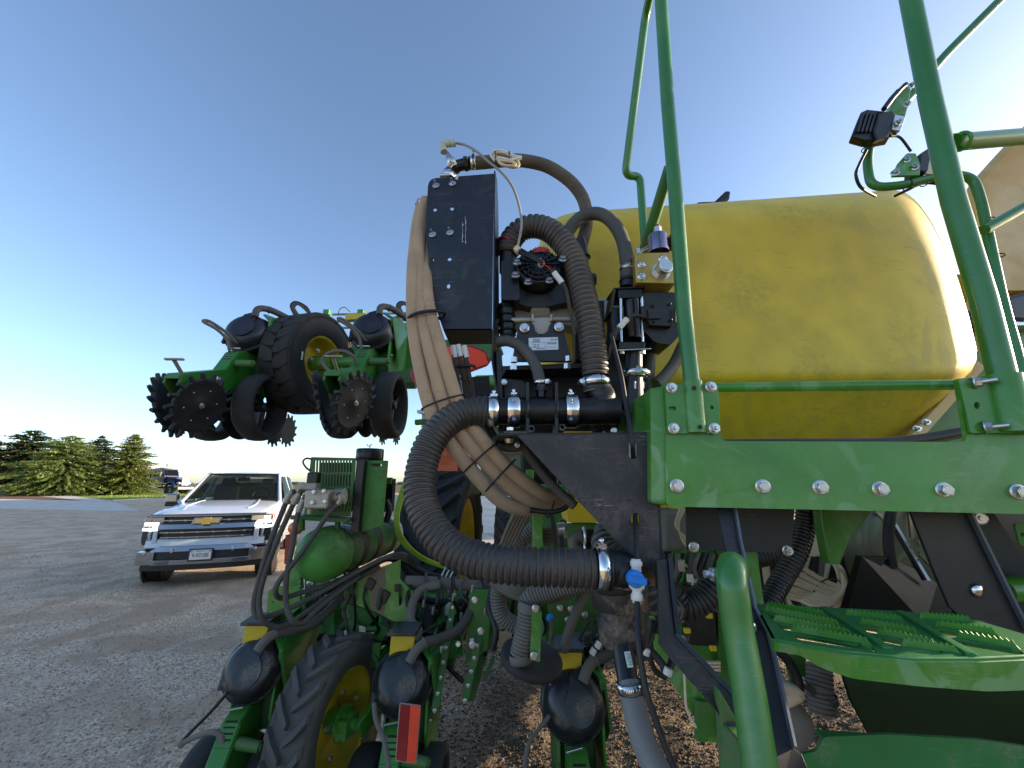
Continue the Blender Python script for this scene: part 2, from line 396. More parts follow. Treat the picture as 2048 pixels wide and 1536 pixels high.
# ================================================================ SETTING
def ground_material():
    m = bpy.data.materials.new('ground_gravel'); m.use_nodes = True; n = m.node_tree.nodes; L = m.node_tree.links
    b = n['Principled BSDF']; b.inputs['Roughness'].default_value = .95; b.inputs['Specular IOR Level'].default_value = .2
    tc = n.new('ShaderNodeTexCoord'); obj = tc.outputs['Object']
    def noi(s, d=4, dist=0):
        t = n.new('ShaderNodeTexNoise'); t.inputs['Scale'].default_value = s; t.inputs['Detail'].default_value = d; t.inputs['Distortion'].default_value = dist; L.new(obj, t.inputs[0]); return t.outputs['Fac']
    def mr(x, a, c, e=0., f=1.):
        t = n.new('ShaderNodeMapRange'); L.new(x, t.inputs[0])
        for i, v in enumerate((a, c, e, f)): t.inputs[i+1].default_value = v
        return t.outputs[0]
    def mix(f, a, c):
        t = n.new('ShaderNodeMix'); t.data_type = 'RGBA'
        if isinstance(f, float): t.inputs[0].default_value = f
        else: L.new(f, t.inputs[0])
        for i, s in ((6, a), (7, c)):
            if isinstance(s, tuple): t.inputs[i].default_value = (*s, 1)
            else: L.new(s, t.inputs[i])
        return t.outputs[2]
    def mt(op, a, c):
        t = n.new('ShaderNodeMath'); t.operation = op
        for i, s in ((0, a), (1, c)):
            if isinstance(s, (int, float)): t.inputs[i].default_value = s
            else: L.new(s, t.inputs[i])
        return t.outputs[0]
    v = n.new('ShaderNodeTexVoronoi'); v.inputs['Scale'].default_value = 75; L.new(obj, v.inputs[0])
    v2 = n.new('ShaderNodeTexVoronoi'); v2.inputs['Scale'].default_value = 22; L.new(obj, v2.inputs[0])
    sep = n.new('ShaderNodeSeparateXYZ'); L.new(obj, sep.inputs[0]); X, Y = sep.outputs[0], sep.outputs[1]
    sc = n.new('ShaderNodeSeparateColor'); L.new(v.outputs['Color'], sc.inputs[0])
    grav = mix(sc.outputs[0], (.34, .232, .148), (.85, .65, .46))
    grav = mix(mr(sc.outputs[1], .90, .97), grav, (.80, .73, .65))
    grav = mix(mr(noi(1.3, 8, .8), .44, .58), grav, (.46, .325, .215))
    grav = mix(mr(noi(.25, 4), .45, .7, 0, .6), grav, (.60, .45, .33))
    soil = mix(sc.outputs[0], (.10, .072, .050), (.32, .24, .175)); soil = mix(mr(noi(5, 5, .4), .35, .7), soil, (.10, .075, .05))
    e = mt('ADD', X, mt('MULTIPLY', noi(.8, 4), 1.2))
    ms = mt('MULTIPLY', mr(e, -.15, .45), mr(Y, 4.6, 3.9))
    c = mix(ms, grav, soil)
    fld = mix(mr(noi(.06, 5), .35, .6), (.16, .115, .055), (.10, .10, .035))
    far = mt('ADD', Y, mt('MULTIPLY', X, -.1))
    c = mix(mr(far, 78, 84), c, fld)
    L.new(c, b.inputs['Base Color'])
    bn = n.new('ShaderNodeBump'); bn.inputs['Strength'].default_value = .9; bn.inputs['Distance'].default_value = .012
    h = mt('ADD', mt('MULTIPLY', mt('SUBTRACT', 1., v.outputs['Distance']), .5), mt('ADD', mt('MULTIPLY', noi(9, 6), 1.2), mt('MULTIPLY', v2.outputs['Distance'], -.5)))
    L.new(h, bn.inputs['Height']); L.new(bn.outputs[0], b.inputs['Normal'])
    return m
def simple(name, c1, c2, scale, rough=.9, bump=.4, bs=40, scale2=None):
    return mat(name, tuple((a+b)/2 for a, b in zip(c1, c2)), rough, col2=c2, vscale=scale, var=.2, bump=bump, bscale=bs, spec=.25)
rs = np.random.RandomState(3)
_k = [(rs.uniform(-1, 1)*f, rs.uniform(-1, 1)*f, rs.uniform(0, 6.3), a) for f, a in [(1.2, 1)]*4+[(3.5, .6)]*6+[(9, .28)]*10+[(24, .10)]*14 ]
def hgt(x, y):
    h = 0
    for a, b_, p, w in _k: h = h+w*np.sin(a*x*2+b_*y*2+p)
    near = np.clip(1-(np.hypot(x, y)-9)/16, 0, 1); soil = np.clip((x+.6)/.8, 0, 1)*np.clip((5-y)/1., 0, 1)
    rut = np.exp(-((x+3.1+.12*y)/.22)**2)+np.exp(-((x+4.9+.12*y)/.22)**2)
    return h*near*(.006+.008*soil)-.018*rut*near
def axis(a, b, near0, near1, step, grow=1.10):
    xs = list(np.arange(near0, near1, step)); s = step; x = xs[-1]
    while x < b: s *= grow; x += s; xs.append(x)
    s = step; x = near0; lo = []
    while x > a: s *= grow; x -= s; lo.append(x)
    return np.array(lo[::-1]+xs)
gx = axis(-900, 900, -5, 2.5, .035); gy = axis(-60, 1600, .8, 5.5, .035)
GX, GY = np.meshgrid(gx, gy); GZ = hgt(GX, GY)
nx, ny = len(gx), len(gy)
V = np.stack([GX.ravel(), GY.ravel(), GZ.ravel()], 1)
idx = np.arange(nx*ny).reshape(ny, nx); F = np.stack([idx[:-1, :-1].ravel(), idx[:-1, 1:].ravel(), idx[1:, 1:].ravel(), idx[1:, :-1].ravel()], 1)
me = bpy.data.meshes.new('ground'); me.from_pydata(V.tolist(), [], F.tolist()); me.materials.append(ground_material())
me.polygons.foreach_set('use_smooth', [True]*len(F))
g = bpy.data.objects.new('ground', me); COL.objects.link(g); g['kind'] = 'structure'

# loose stones: real geometry, denser close to the camera
def stones(name, n, xr, yr, smin, smax, m, seed, pw=1.):
    r = np.random.RandomState(seed)
    y = yr[0]+(yr[1]-yr[0])*r.rand(n)**pw
    half = np.minimum(xr[1], y*.95+.5); lo = np.maximum(xr[0], -y*1.5-.5)
    x = lo+(np.minimum(half, xr[1])-lo)*r.rand(n)
    base = np.array([(1,0,0),(0,1,0),(-1,0,0),(0,-1,0),(0,0,1),(0,0,-1)], float)
    fac = np.array([(0,1,4),(1,2,4),(2,3,4),(3,0,4),(1,0,5),(2,1,5),(3,2,5),(0,3,5)])
    s = (smin+(smax-smin)*r.rand(n)**3)[:, None, None]
    a = r.rand(n)*6.3; ca, sa = np.cos(a), np.sin(a)
    pv = base[None]*(.6+.6*r.rand(n, 6, 1))*np.stack([np.ones(n), .6+.4*r.rand(n), .45+.3*r.rand(n)], 1)[:, None, :]*s
    px = pv[..., 0]*ca[:, None]-pv[..., 1]*sa[:, None]; py = pv[..., 0]*sa[:, None]+pv[..., 1]*ca[:, None]
    z = hgt(x, y)
    vv = np.stack([px+x[:, None], py+y[:, None], pv[..., 2]+z[:, None]+s[:, :, 0]*.25], 2).reshape(-1, 3)
    ff = (fac[None]+np.arange(n)[:, None, None]*6).reshape(-1, 3)
    me = bpy.data.meshes.new(name); me.vertices.add(len(vv)); me.vertices.foreach_set('co', vv.ravel())
    me.loops.add(ff.size); me.loops.foreach_set('vertex_index', ff.ravel().astype(np.int32))
    me.polygons.add(len(ff)); me.polygons.foreach_set('loop_start', np.arange(0, ff.size, 3, dtype=np.int32)); me.polygons.foreach_set('loop_total', np.full(len(ff), 3, dtype=np.int32))
    me.update(calc_edges=True)
    for mm in m: me.materials.append(mm)
    me.polygons.foreach_set('material_index', np.repeat(r.choice(len(m), n, p=[.5, .35, .15][:len(m)] if len(m) == 3 else None), 8).astype(np.int32))
    o = bpy.data.objects.new(name, me); COL.objects.link(o); o['kind'] = 'stuff'; return o
gs = [mat('stone_grey', (.46, .37, .29), .9, var=.3, vscale=30), mat('stone_brown', (.30, .235, .185), .9, var=.3, vscale=30), mat('stone_pale', (.50, .46, .42), .85, var=.2, vscale=30)]
ss = [mat('clod_brown', (.14, .10, .065), .95, var=.3, vscale=30), mat('clod_dark', (.055, .04, .028), .95, var=.3, vscale=30), mat('clod_pale', (.22, .175, .13), .95, var=.2, vscale=30)]
tag(stones('gravel_stones', 110000, (-16, -.2), (1.6, 13), .003, .013, gs, 1, 1.2), 'loose grey gravel stones strewn over the yard left of the planter', 'gravel')
tag(stones('soil_clods', 45000, (-.7, 2.8), (1.2, 4.8), .003, .016, ss, 2), 'crumbly brown soil and pebbles under the planter', 'soil')

def ground_sheet(name, pts, z, m, kind='structure'):
    b = MB(); b.plate([[(p[0], p[1], z) for p in pts]], (0, 0, -.03)); o = part(name, b, m, None); o['kind'] = kind; return o
def gp(x, y): v = PZ(x, y, 0); return (v.x, v.y)
M['conc'] = simple('concrete_paving', (.50, .46, .41), (.56, .52, .46), 1.2, .85, .15, 60)
M['grass'] = simple('mown_grass', (.13, .20, .03), (.20, .25, .05), 1.5, .95, .8, 30)
M['mulch'] = simple('brown_mulch', (.12, .06, .035), (.20, .10, .06), 6, .95, .8, 25)
lawn = [gp(40, 988), gp(110, 991), gp(150, 993), gp(225, 1001), gp(300, 997), gp(390, 995.5), (-20, 82), (-120, 92), (-160, 80)]
ground_sheet('lawn', lawn, .012, M['grass'])
ground_sheet('driveway', [gp(-700, 997), gp(0, 998), gp(100, 1000), gp(168, 1002), gp(232, 1004.5), gp(278, 1023), gp(0, 1018), gp(-700, 1010)], .022, M['conc'])
ground_sheet('side_path', [gp(-300, 984), gp(0, 985.5), gp(60, 987), gp(110, 991), gp(150, 993), gp(230, 1003.5), gp(160, 1001), gp(100, 994.5), gp(40, 990), gp(0, 989), gp(-300, 988)], .030, M['conc'])
ground_sheet('mulch_bed', [gp(-300, 988.3), gp(0, 989.3), gp(40, 990.3), gp(100, 995), gp(160, 1001.4), gp(100, 999.8), gp(0, 997.6), gp(-300, 994)], .045, M['mulch'])
kb = MB(); kp = [Vector((*gp(x, y), .03)) for x, y in ((226, 1001.5), (300, 997.5), (390, 996))]; 
for a, b_ in zip(kp, kp[1:]): kb.beam(a, b_, .18, .10)
o = part('kerb', kb, M['conc'], None); o['kind'] = 'structure'
# grass blades on the lawn edge: short real tufts
gb = MB(); r_ = random.Random(5)
for i in range(9000):
    t = r_.random(); x = -62+48*t; y = 42+38*r_.random()
    if not (-.92*y-3 < x < -.62*y): continue
    h = .05+.08*r_.random(); a = r_.random()*3.1; dx, dy = math.cos(a)*.05, math.sin(a)*.05
    # inside the lawn outline only
    ins = False; j = len(lawn)-1
    for k in range(len(lawn)):
        xi, yi = lawn[k]; xj, yj = lawn[j]
        if (yi > y) != (yj > y) and x < (xj-xi)*(y-yi)/(yj-yi)+xi: ins = not ins
        j = k
    if ins: gb.add([(x-dx, y-dy, .01), (x+dx, y+dy, .01), (x+dx*.4, y+.03, .01+h)], [(0, 1, 2)])
tag(part('grass_tufts', gb, M['grass'], None, kind='stuff'), 'short grass blades on the lawn in front of the spruces', 'grass')
# edging block by the mulch bed
eb = MB(); v0 = PZ(8, 991, .05)
t = thing('garden_sign', 'low pale stone marker with lettering in the mulch bed', 'sign', v0)
eb.box(v0+Vector((0, 0, .22)), (1.9, .35, .42)); part('block', eb, M['conc'], t, .02)
bb = MB()
for k in range(5): bb.box(v0+Vector((-.6+.3*k, -.185, .24)), (.16, .012, .22))
part('raised_marks', bb, M['ink'], t)

# ---------------------------------------------------------------- spruces
needleA = mat('spruce_needles', (.075, .12, .03), .85, var=.5, vscale=1.3, col2=(.050, .085, .020))
needleB = mat('spruce_new_growth', (.34, .38, .11), .8, var=.35, vscale=2)
needleC = mat('blue_spruce_needles', (.30, .46, .18), .85, var=.35, vscale=1.6, col2=(.13, .21, .07))
needleE = mat('sunny_spruce_needles', (.17, .23, .06), .85, var=.35, vscale=1.6)  # brighter needle copy with the sunlit look put into the colour
needleD = mat('brownish_spruce_tips', (.11, .085, .035), .85, var=.3, vscale=2)
for m_ in (needleA, needleB, needleC, needleD, needleE):
    n_ = m_.node_tree.nodes; l_ = m_.node_tree.links; p_ = n_['Principled BSDF']; tl = n_.new('ShaderNodeBsdfTranslucent'); mx = n_.new('ShaderNodeMixShader'); mx.inputs[0].default_value = .4
    l_.new(p_.inputs['Base Color'].links[0].from_socket, tl.inputs[0]); l_.new(p_.outputs[0], mx.inputs[1]); l_.new(tl.outputs[0], mx.inputs[2]); l_.new(mx.outputs[0], n_['Material Output'].inputs[0])
bark = mat('spruce_bark', (.10, .075, .055), .95, bump=.6)
def spruce(label, px, Y, hpx_top, wpx, m1, m2, seed, dens=1., tipfrac=.3):
    r = random.Random(seed); base = P(px, 968, Y); base.z = 0
    top = P(px, hpx_top, Y).z; H = top; Wd = abs(P(px+wpx/2, 930, Y).x-base.x)
    t = thing('spruce_tree', label, 'tree', base, 'spruce trees at the lawn edge')
    tb = MB(); tb.tube([base, base+Vector((.1, 0, H*.5)), base+Vector((0, 0, H*.97))], .3, 8, rf=lambda i, N: (.26, .15, .03)[i]); part('trunk', tb, bark, t)
    b = MB(); n_lv = int(H*4.6*dens)
    for lv in range(n_lv):
        f = (lv+r.random())/n_lv; z = .15+f*(H-.3)
        rad = 1.06*Wd*(1-f)**.60*(1.0 if f > .12 else .8+1.6*f)*(.9+.25*math.sin(lv*.9+seed))
        nb = max(6, int(20*(1-f)**.5))
        for k in range(nb):
            a = 2*math.pi*(k+r.random())/nb; L_ = rad*(.62+.5*r.random()); up = .10+.35*f
            d = Vector((math.cos(a), math.sin(a), 0))
            steps = max(3, int(L_/.21))
            for s_ in range(steps):
                u = (s_+.6*r.random()+.4)/steps
                if u < .25 and r.random() < .6: continue
                c = base+d*(L_*u)+Vector((0, 0, z+L_*(up*u-.30*u*u+.12*max(0, u-.8)*5*.3)))
                for q in range(6):
                    sz = (.16+.17*r.random())*(1.15-.35*u)
                    ax = (d+Vector((r.uniform(-.9, .9), r.uniform(-.9, .9), r.uniform(-.15, .5)))).normalized(); w_ = ax.cross(Vector((r.uniform(-.5, .5), r.uniform(-.5, .5), 1))).normalized()
                    o = c+Vector((r.uniform(-.1, .1), r.uniform(-.1, .1), r.uniform(-.07, .07)))
                    b.m = 1 if r.random() < tipfrac*(.4+u) else 0
                    b.add([o-w_*sz*.5, o+w_*sz*.5, o+ax*sz*1.5], [(0, 1, 2)])
    # leading shoot
    b.m = 1
    for q in range(14):
        o = base+Vector((0, 0, H-.5+q*.045)); a = q*2.4; e = Vector((math.cos(a)*.16, math.sin(a)*.16, .16)); b.add([o, o+Vector((0, 0, .08)), o+e], [(0, 1, 2)])
    part('crown', b, [m1, m2], t)
spruce('tall dark green spruce with brownish top, behind at far left', 40, 74, 860, 215, needleA, needleD, 1, tipfrac=.22)
spruce('broad light blue-green spruce in front, branches sweeping to the ground', 122, 62, 872, 225, needleC, needleB, 2, 1.1, .5)
spruce('dark spruce peeking between the light spruce and the conical one', 183, 77, 872, 140, needleA, needleD, 3, tipfrac=.25)
spruce('neat conical green spruce nearest the blue semi truck', 250, 66, 868, 132, needleE, needleB, 4, 1.2, .55)
spruce('dark spruce cut off by the left edge of the photo', -60, 72, 868, 200, needleA, needleD, 5)
# flat far field strip and low distant trees on the horizon
fb = MB(); 
for i in range(90):
    a = -700+i*14+random.random()*9; fb.sphere((a, 900+random.random()*60, 0), 6+6*random.random(), 7, 5, (1.6, 1, .55))
tag(part('distant_treeline', fb, mat('far_trees', (.06, .075, .05), .95), None, kind='stuff'), 'low line of far trees along the horizon', 'treeline')

# ---------------------------------------------------------------- sheds
siding = mat('white_steel_siding', (.62, .63, .64), .45, var=.04)
trim = mat('grey_corner_trim', (.26, .26, .255), .5)
roofm = mat('grey_steel_roof', (.35, .36, .37), .5)
def shed(label, x0, x1, y0, y1, h, ridge, cat='shed', lap=True):
    t = thing('metal_shed', label, cat, ((x0+x1)/2, (y0+y1)/2, 0))
    b = MB(); b.box(((x0+x1)/2, y0+.1, h/2), (x1-x0, .2, h)); b.box(((x0+x1)/2, y1-.1, h/2), (x1-x0, .2, h)); b.box((x0+.1, (y0+y1)/2, h/2), (.2, y1-y0-.4, h)); b.box((x1-.1, (y0+y1)/2, h/2), (.2, y1-y0-.4, h))
    part('wall', b, siding, t)
    if lap:
        n = int(h/.2); meb = MB(); meb.add([(x0+.2, y0-.002, 0), (x1-.2, y0-.002, 0), (x1-.2, y0-.002, .185), (x0+.2, y0-.002, .185), (x0+.2, y0-.022, .0), (x1-.2, y0-.022, .0)], [(4, 5, 2, 3), (0, 1, 5, 4), (0, 4, 3), (1, 2, 5)])
        me = meb.mesh('siding_board', siding)
        for k in range(n):
            o = bpy.data.objects.new('siding_board', me); COL.objects.link(o); o.parent = t; o.location = Vector((0, 0, k*.2))-org(t)
    c = MB(); 
    for x in (x0, x1): c.box((x, y0-.02, h/2), (.34, .3, h-.01))
    part('corner_trim', c, trim, t)
    yc = (y0+y1)/2; r = MB()
    r.plate([[(x0-.3, y0-.4, h+.01), (x1+.3, y0-.4, h+.01), (x1+.3, yc, ridge), (x0-.3, yc, ridge)]], (0, 0, .12)); r.plate([[(x0-.3, yc, ridge+.001), (x1+.3, yc, ridge+.001), (x1+.3, y1+.4, h+.01), (x0-.3, y1+.4, h+.01)]], (0, 0, .12))
    part('roof', r, roofm, t)
    gb_ = MB()
    for x in (x0+.1, x1-.1): gb_.plate([[(x, y0+.2, h), (x, y1-.2, h), (x, yc, ridge-.02)]], (.1, 0, 0))
    part('gable', gb_, siding, t)
    return t
shed('white sided metal shed seen in slivers behind the planter', -3.1, 7.5, 14.9, 34, 4.1, 5.2)
shed('tall unseen shed added beyond the yellow tank to shade the yard', 9, 21, 26, 72, 12, 15, lap=False)  # unseen building put here to shade the drive and lawn edge
ground_sheet('concrete_apron', [(-4.9, 10.2), (2, 9.6), (2, 14.8), (-3.6, 14.8)], .02, M['conc'])

# ---------------------------------------------------------------- wheels
def tyre(t, name, c, r, w, rim_r, m, lug=0, lug_h=.02, chevron=True, side=1, n=48, block=False, lug_w=.03):
    """tyre with its axis along x; lugs as real bars"""
    c = Vector(c); b = MB(); prof = []
    hw = w/2
    for rr, x in ((rim_r, -hw*.80), (rim_r+.01, -hw*.92), ((r+rim_r)/2, -hw*1.02), (r*.955, -hw*.98), (r*.99, -hw*.86), (r, -hw*.5), (r, 0), (r, hw*.5), (r*.99, hw*.86), (r*.955, hw*.98), ((r+rim_r)/2, hw*1.02), (rim_r+.01, hw*.92), (rim_r, hw*.80)): prof.append((rr-(lug_h if abs(x) < hw*.9 and rr > r*.97 and lug else 0), x))
    b.lathe(prof, c, (1, 0, 0), n)
    if lug:
        for k in range(lug):
            for sgn in (-1, 1):
                a0 = 2*math.pi*(k+(.5 if sgn > 0 else 0))/lug
                def pt(xf, da, rr, e=0): a = a0+da; return c+Vector((xf*hw, math.cos(a)*rr, math.sin(a)*rr))
                da = (.9*w/r)*(.22 if block else .55) if chevron else 0
                lw = lug_w/r
                vs = []
                for xf, d_ in ((sgn*.02, da), (sgn*.5, da*.55), (sgn*.93, 0), (sgn*1.02, -.02)):
                    rr = r*(1 if abs(xf) < .99 else .955)
                    lo = (r-lug_h*1.4) if abs(xf) < .99 else r*.93
                    wd = lw*(.8 if abs(xf) < .3 else 1.25)
                    vs += [pt(xf, d_-wd, lo), pt(xf, d_-wd*.7, rr), pt(xf, d_+wd*.7, rr), pt(xf, d_+wd, lo)]
                fs = []
                for i in range(3):
                    o = i*4
                    for j in range(3): fs.append((o+j, o+j+1, o+j+5, o+j+4))
                fs += [(0, 1, 2, 3), (12, 13, 14, 15)]
                b.add(vs, fs)
    return part(name, b, m, t)
def rim(t, c, rim_r, w, m, face, dish=.06, holes=5, hub_m=None, name='rim'):
    """dished disc wheel, face = +1 or -1 side shown"""
    c = Vector(c); b = MB(); f = face; hw = w/2*.8
    prof = [(rim_r+.012, f*hw), (rim_r-.002, f*hw*1.02), (rim_r-.018, f*hw*.9), (rim_r-.03, f*hw*.2), (rim_r*.80, f*(hw*.2-dish*.3)), (rim_r*.62, f*(hw*.35-dish)), (rim_r*.40, f*(hw*.45-dish)), (rim_r*.34, f*(hw*.7-dish)), (0, f*(hw*.72-dish))]
    b.lathe(prof, c, (1, 0, 0), 36)
    b.lathe([(rim_r, -f*hw), (rim_r, f*hw*.2)], c, (1, 0, 0), 36)
    return part(name, b, m, t)

# ---------------------------------------------------------------- white pickup
wp = mat('white_car_paint', (.54, .58, .64), .22, var=.015, coat=.6)
glass = bpy.data.materials.new('car_glass'); glass.use_nodes = True
_n = glass.node_tree.nodes; _l = glass.node_tree.links; _b = _n['Principled BSDF']; _b.inputs['Base Color'].default_value = (.02, .025, .025, 1); _b.inputs['Roughness'].default_value = .03
_t = _n.new('ShaderNodeBsdfTransparent'); _t.inputs[0].default_value = (.42, .47, .44, 1); _m = _n.new('ShaderNodeMixShader'); _m.inputs[0].default_value = .22
_l.new(_t.outputs[0], _m.inputs[1]); _l.new(_b.outputs[0], _m.inputs[2]); _l.new(_m.outputs[0], _n['Material Output'].inputs[0])
chr2 = mat('car_chrome', (.36, .36, .37), .2, 1.0, var=.02); blackp = mat('car_black_trim', (.012, .012, .013), .4)
lampm = mat('running_light', (1, .97, .92), .3, emit=1.5); lens = mat('headlight_lens', (.45, .43, .38), .1, .4); beige = mat('seat_leather', (.12, .11, .09), .6)
def pickup():
    t = thing('pickup_truck', 'white pickup truck with chrome grille and bumper, running lights on, parked on gravel', 'pickup truck')
    bow = lambda x: .19*min(abs(x), 1.05)**2.6
    def fband(b, f_lo, f_hi, x0, x1, y0, th, n=18, tilt=0):
        """curved strip of the nose between heights f_lo(x) and f_hi(x)"""
        vs = []
        for i in range(n+1):
            x = x0+(x1-x0)*i/n; lo = f_lo(x) if callable(f_lo) else f_lo; hi = f_hi(x) if callable(f_hi) else f_hi; y = y0+bow(x)
            vs += [(x, y, lo), (x, y+tilt, hi), (x, y+tilt+th, hi), (x, y+th, lo)]
        fs = [(i*4+j, (i+1)*4+j, (i+1)*4+(j+1) % 4, i*4+(j+1) % 4) for i in range(n) for j in range(4)]+[(0, 1, 2, 3), (n*4, n*4+1, n*4+2, n*4+3)]
        b.add(vs, fs, False)
    # body shell lofted nose to tail
    b = MB()
    def sect(y, w, zt, zs, zb, crown=.03, bulge=.0):
        return [(-0., y, zt+crown), (-.45*w, y, zt+crown*.9), (-.80*w, y, zt), (-.955*w, y, zt-(zt-zs)*.4), (-w, y, zs), (-w*1.0-bulge, y, zs-.15), (-w*1.0-bulge, y, zb+.25), (-w*.97, y, zb), (0, y, zb)]
    st = [(.15, .88, 1.185, 1.10, .72, .0, 0), (.34, .97, 1.235, 1.13, .62, .02, .0), (.62, 1.0, 1.275, 1.17, .58, .035, .015), (1.25, 1.01, 1.335, 1.21, .50, .04, .02), (1.62, 1.01, 1.36, 1.25, .46, .03, 0), (2.0, 1.0, 1.36, 1.30, .46, .0, 0), (4.0, 1.0, 1.37, 1.32, .48, 0, 0), (5.0, 1.0, 1.37, 1.30, .52, 0, .015), (5.85, .98, 1.37, 1.30, .56, 0, 0)]
    rows = []
    for s_ in st:
        h = sect(*s_); full = h + [(-x, y, z) for x, y, z in h[-2:0:-1]]; rows.append(full)
    n = len(rows[0]); vs = [p for r_ in rows for p in r_]
    fs = [(i*n+k, i*n+(k+1) % n, (i+1)*n+(k+1) % n, (i+1)*n+k) for i in range(len(rows)-1) for k in range(n)]
    fs += [tuple(range(n)), tuple(range((len(rows)-1)*n, len(rows)*n))]
    b.add(vs, fs, True); o = part('body', b, wp, t, .012)
    # bonnet ridges
    for s_ in (-1, 1):
        q = MB(); q.tube(smooth([(s_*.50, .42, 1.262), (s_*.56, .7, 1.305), (s_*.54, 1.1, 1.345), (s_*.50, 1.5, 1.378)]), .028, 8, flat=.7); part('bonnet_ridge', q, wp, t)
    # nose pieces
    q = MB(); fband(q, .66, .80, -.90, .90, .0, .14, tilt=.03); q2 = lambda x: .60+.10*max(0, abs(x)-.62)/.4
    for s_ in (-1, 1):
        fband(q, .74, .94, s_*.73, s_*.80, .0, .14, 4); fband(q, .72, 1.14, s_*.985, s_*1.0, .05, .2, 2)
    part('front_panel', q, wp, t, .012)
    q = MB(); fband(q, .70, 1.17, -.97, .97, .055, .05, 20); fband(q, .30, .46, -.92, .92, .03, .06); fband(q, .48, .62, -.70, .70, -.012, .04); part('grille_backing', q, blackp, t)
    q = MB(); fband(q, .955, 1.045, -.74, .74, -.035, .08, tilt=.03); fband(q, 1.155, 1.185, -.90, .90, -.01, .08); part('grille_crossbar', q, chr2, t, .012)
    for z, w_ in ((1.10, .66), (.905, .70), (.825, .68)):
        q = MB(); fband(q, z-.011, z+.011, -w_, w_, .0, .05)
        for k in range(6):
            x = -w_*.83+k*w_*.332
            q.box((x, bow(x)+.01, z), (.045, .04, .034))
        part('grille_bar', q, chr2, t, .004)
    # badge
    q = MB(); pl = [(-.17, -.02), (-.15, .032), (-.055, .032), (-.05, .058), (.065, .058), (.06, .032), (.17, .032), (.15, -.02), (.055, -.02), (.05, -.048), (-.065, -.048), (-.06, -.02)]
    q.plate([[(x*1.05, -.075, 1.085+z*1.1) for x, z in pl]], (0, .03, 0)); part('badge', q, M['gold'], t, .004)
    q = MB(); pl = [(-.23, -.045), (-.19, .055), (.23, .055), (.19, -.045)]; q.plate([[(x, -.045, 1.09+z) for x, z in pl]], (0, .06, 0)); part('badge_frame', q, chr2, t, .004)
    for s_ in (-1, 1):
        q = MB(); fband(q, 1.07, 1.155, s_*.66, s_*.965, .0, .09, 6); o = part('headlight', q, lens, t, .01)
        q = MB(); fband(q, 1.085, 1.14, s_*.86, s_*.955, -.008, .03, 3); q.m = 0; part('headlight_lamp', q, lampm if s_ > 0 else chr2, o)
        q = MB(); fband(q, lambda x: 1.02-.03*(abs(x)-.74), 1.065, s_*.75, s_*.97, .005, .06, 6); fband(q, .955, 1.03, s_*.745, s_*.83, .0, .06, 4); fband(q, .935, .975, s_*.75, s_*.985, -.002, .06, 6); part('running_light', q, lampm, t, .008)
        q = MB(); fband(q, .76, .93, s_*.80, s_*.985, .03, .06, 6); o = part('air_vent', q, blackp, t)
        q = MB()
        for k in range(4): fband(q, .78+k*.038, .79+k*.038, s_*.81, s_*.975, .022, .012, 5)
        part('vent_fin', q, M['plastic'], o)
        q = MB(); fband(q, 1.09, 1.15, s_*.965, s_*1.0, .09, .12, 2); part('side_marker', q, M['orange_red'], t, .004)
    q = MB(); hi = lambda x: .66 if abs(x) < .62 else (.66-.14*(abs(x)-.62)/.16 if abs(x) < .78 else .52)
    lo = lambda x: .60 if abs(x) < .70 else .42
    fband(q, .60, lambda x: .69 if abs(x) < .66 else (.69-.09*min(1, (abs(x)-.66)/.14)), -.985, .985, -.05, .16, 40, .03)
    for s_ in (-1, 1): fband(q, .40, .602, s_*.70, s_*.985, -.05, .16, 8)
    fband(q, .395, .475, -.74, .74, -.06, .15, 20); part('chrome_bumper', q, chr2, t, .008)
    for s_ in (-1, 1):
        q = MB()
        for k in range(3): fband(q, .415+k*.018, .424+k*.018, s_*.46, s_*.66, -.066, .01, 4)
        part('bumper_slot', q, blackp, t)
    for x in (-.86, -.45, .45, .80):
        q = MB(); q.cyl((x, bow(x)-.075, .585 if abs(x) > .6 else .645), (x, bow(x)-.04, .60), .022, n=12); part('parking_sensor', q, wp, t)
    # number plate
    pf = MB(); pf.box((0, -.085, .545), (.36, .03, .20)); pl_ = part('number_plate', pf, blackp, t, .01)
    q = MB(); q.box((0, -.102, .548), (.315, .006, .155)); part('plate_face', q, M['white_pl'], pl_, .004)
    lettering('9-9718B', .092, mat('plate_navy', (.02, .03, .10), .5), pl_, (0, -.107, .535), sx=.78)
    lettering('NEBRASKA', .028, M['ink'], pl_, (0, -.107, .607))
    q = MB(); q.box((-.135, -.1065, .607), (.028, .003, .022)); q.box((.135, -.1065, .607), (.028, .003, .022)); part('plate_sticker', q, M['blue'], pl_)
    # cab
    cab = MB(); 
    belt, roofz = 1.36, 1.90
    A0, A1 = Vector((.86, 1.55, 1.37)), Vector((.66, 2.35, 1.86))
    for s_ in (-1, 1):
        S = Vector((s_, 1, 1)); m_ = lambda v: Vector((v[0]*s_, v[1], v[2]))
        cab.tube([m_((.90, 1.50, 1.33)), m_((.70, 2.35, 1.85)), m_((.70, 2.6, 1.88))], .042, 8)
        cab.tube([m_((.70, 2.35, 1.86)), m_((.70, 3.6, 1.885)), m_((.71, 4.0, 1.83)), m_((.90, 4.2, 1.35))], .045, 8)
        cab.beam(m_((.95, 3.05, 1.34)), m_((.72, 3.05, 1.87)), .10, .05, (1, 0, 0))
        cab.beam(m_((.97, 1.6, 1.36)), m_((.97, 4.15, 1.37)), .05, .06)
    part('cab_frame', cab, wp, t, .008)
    rf = MB(); prof = []
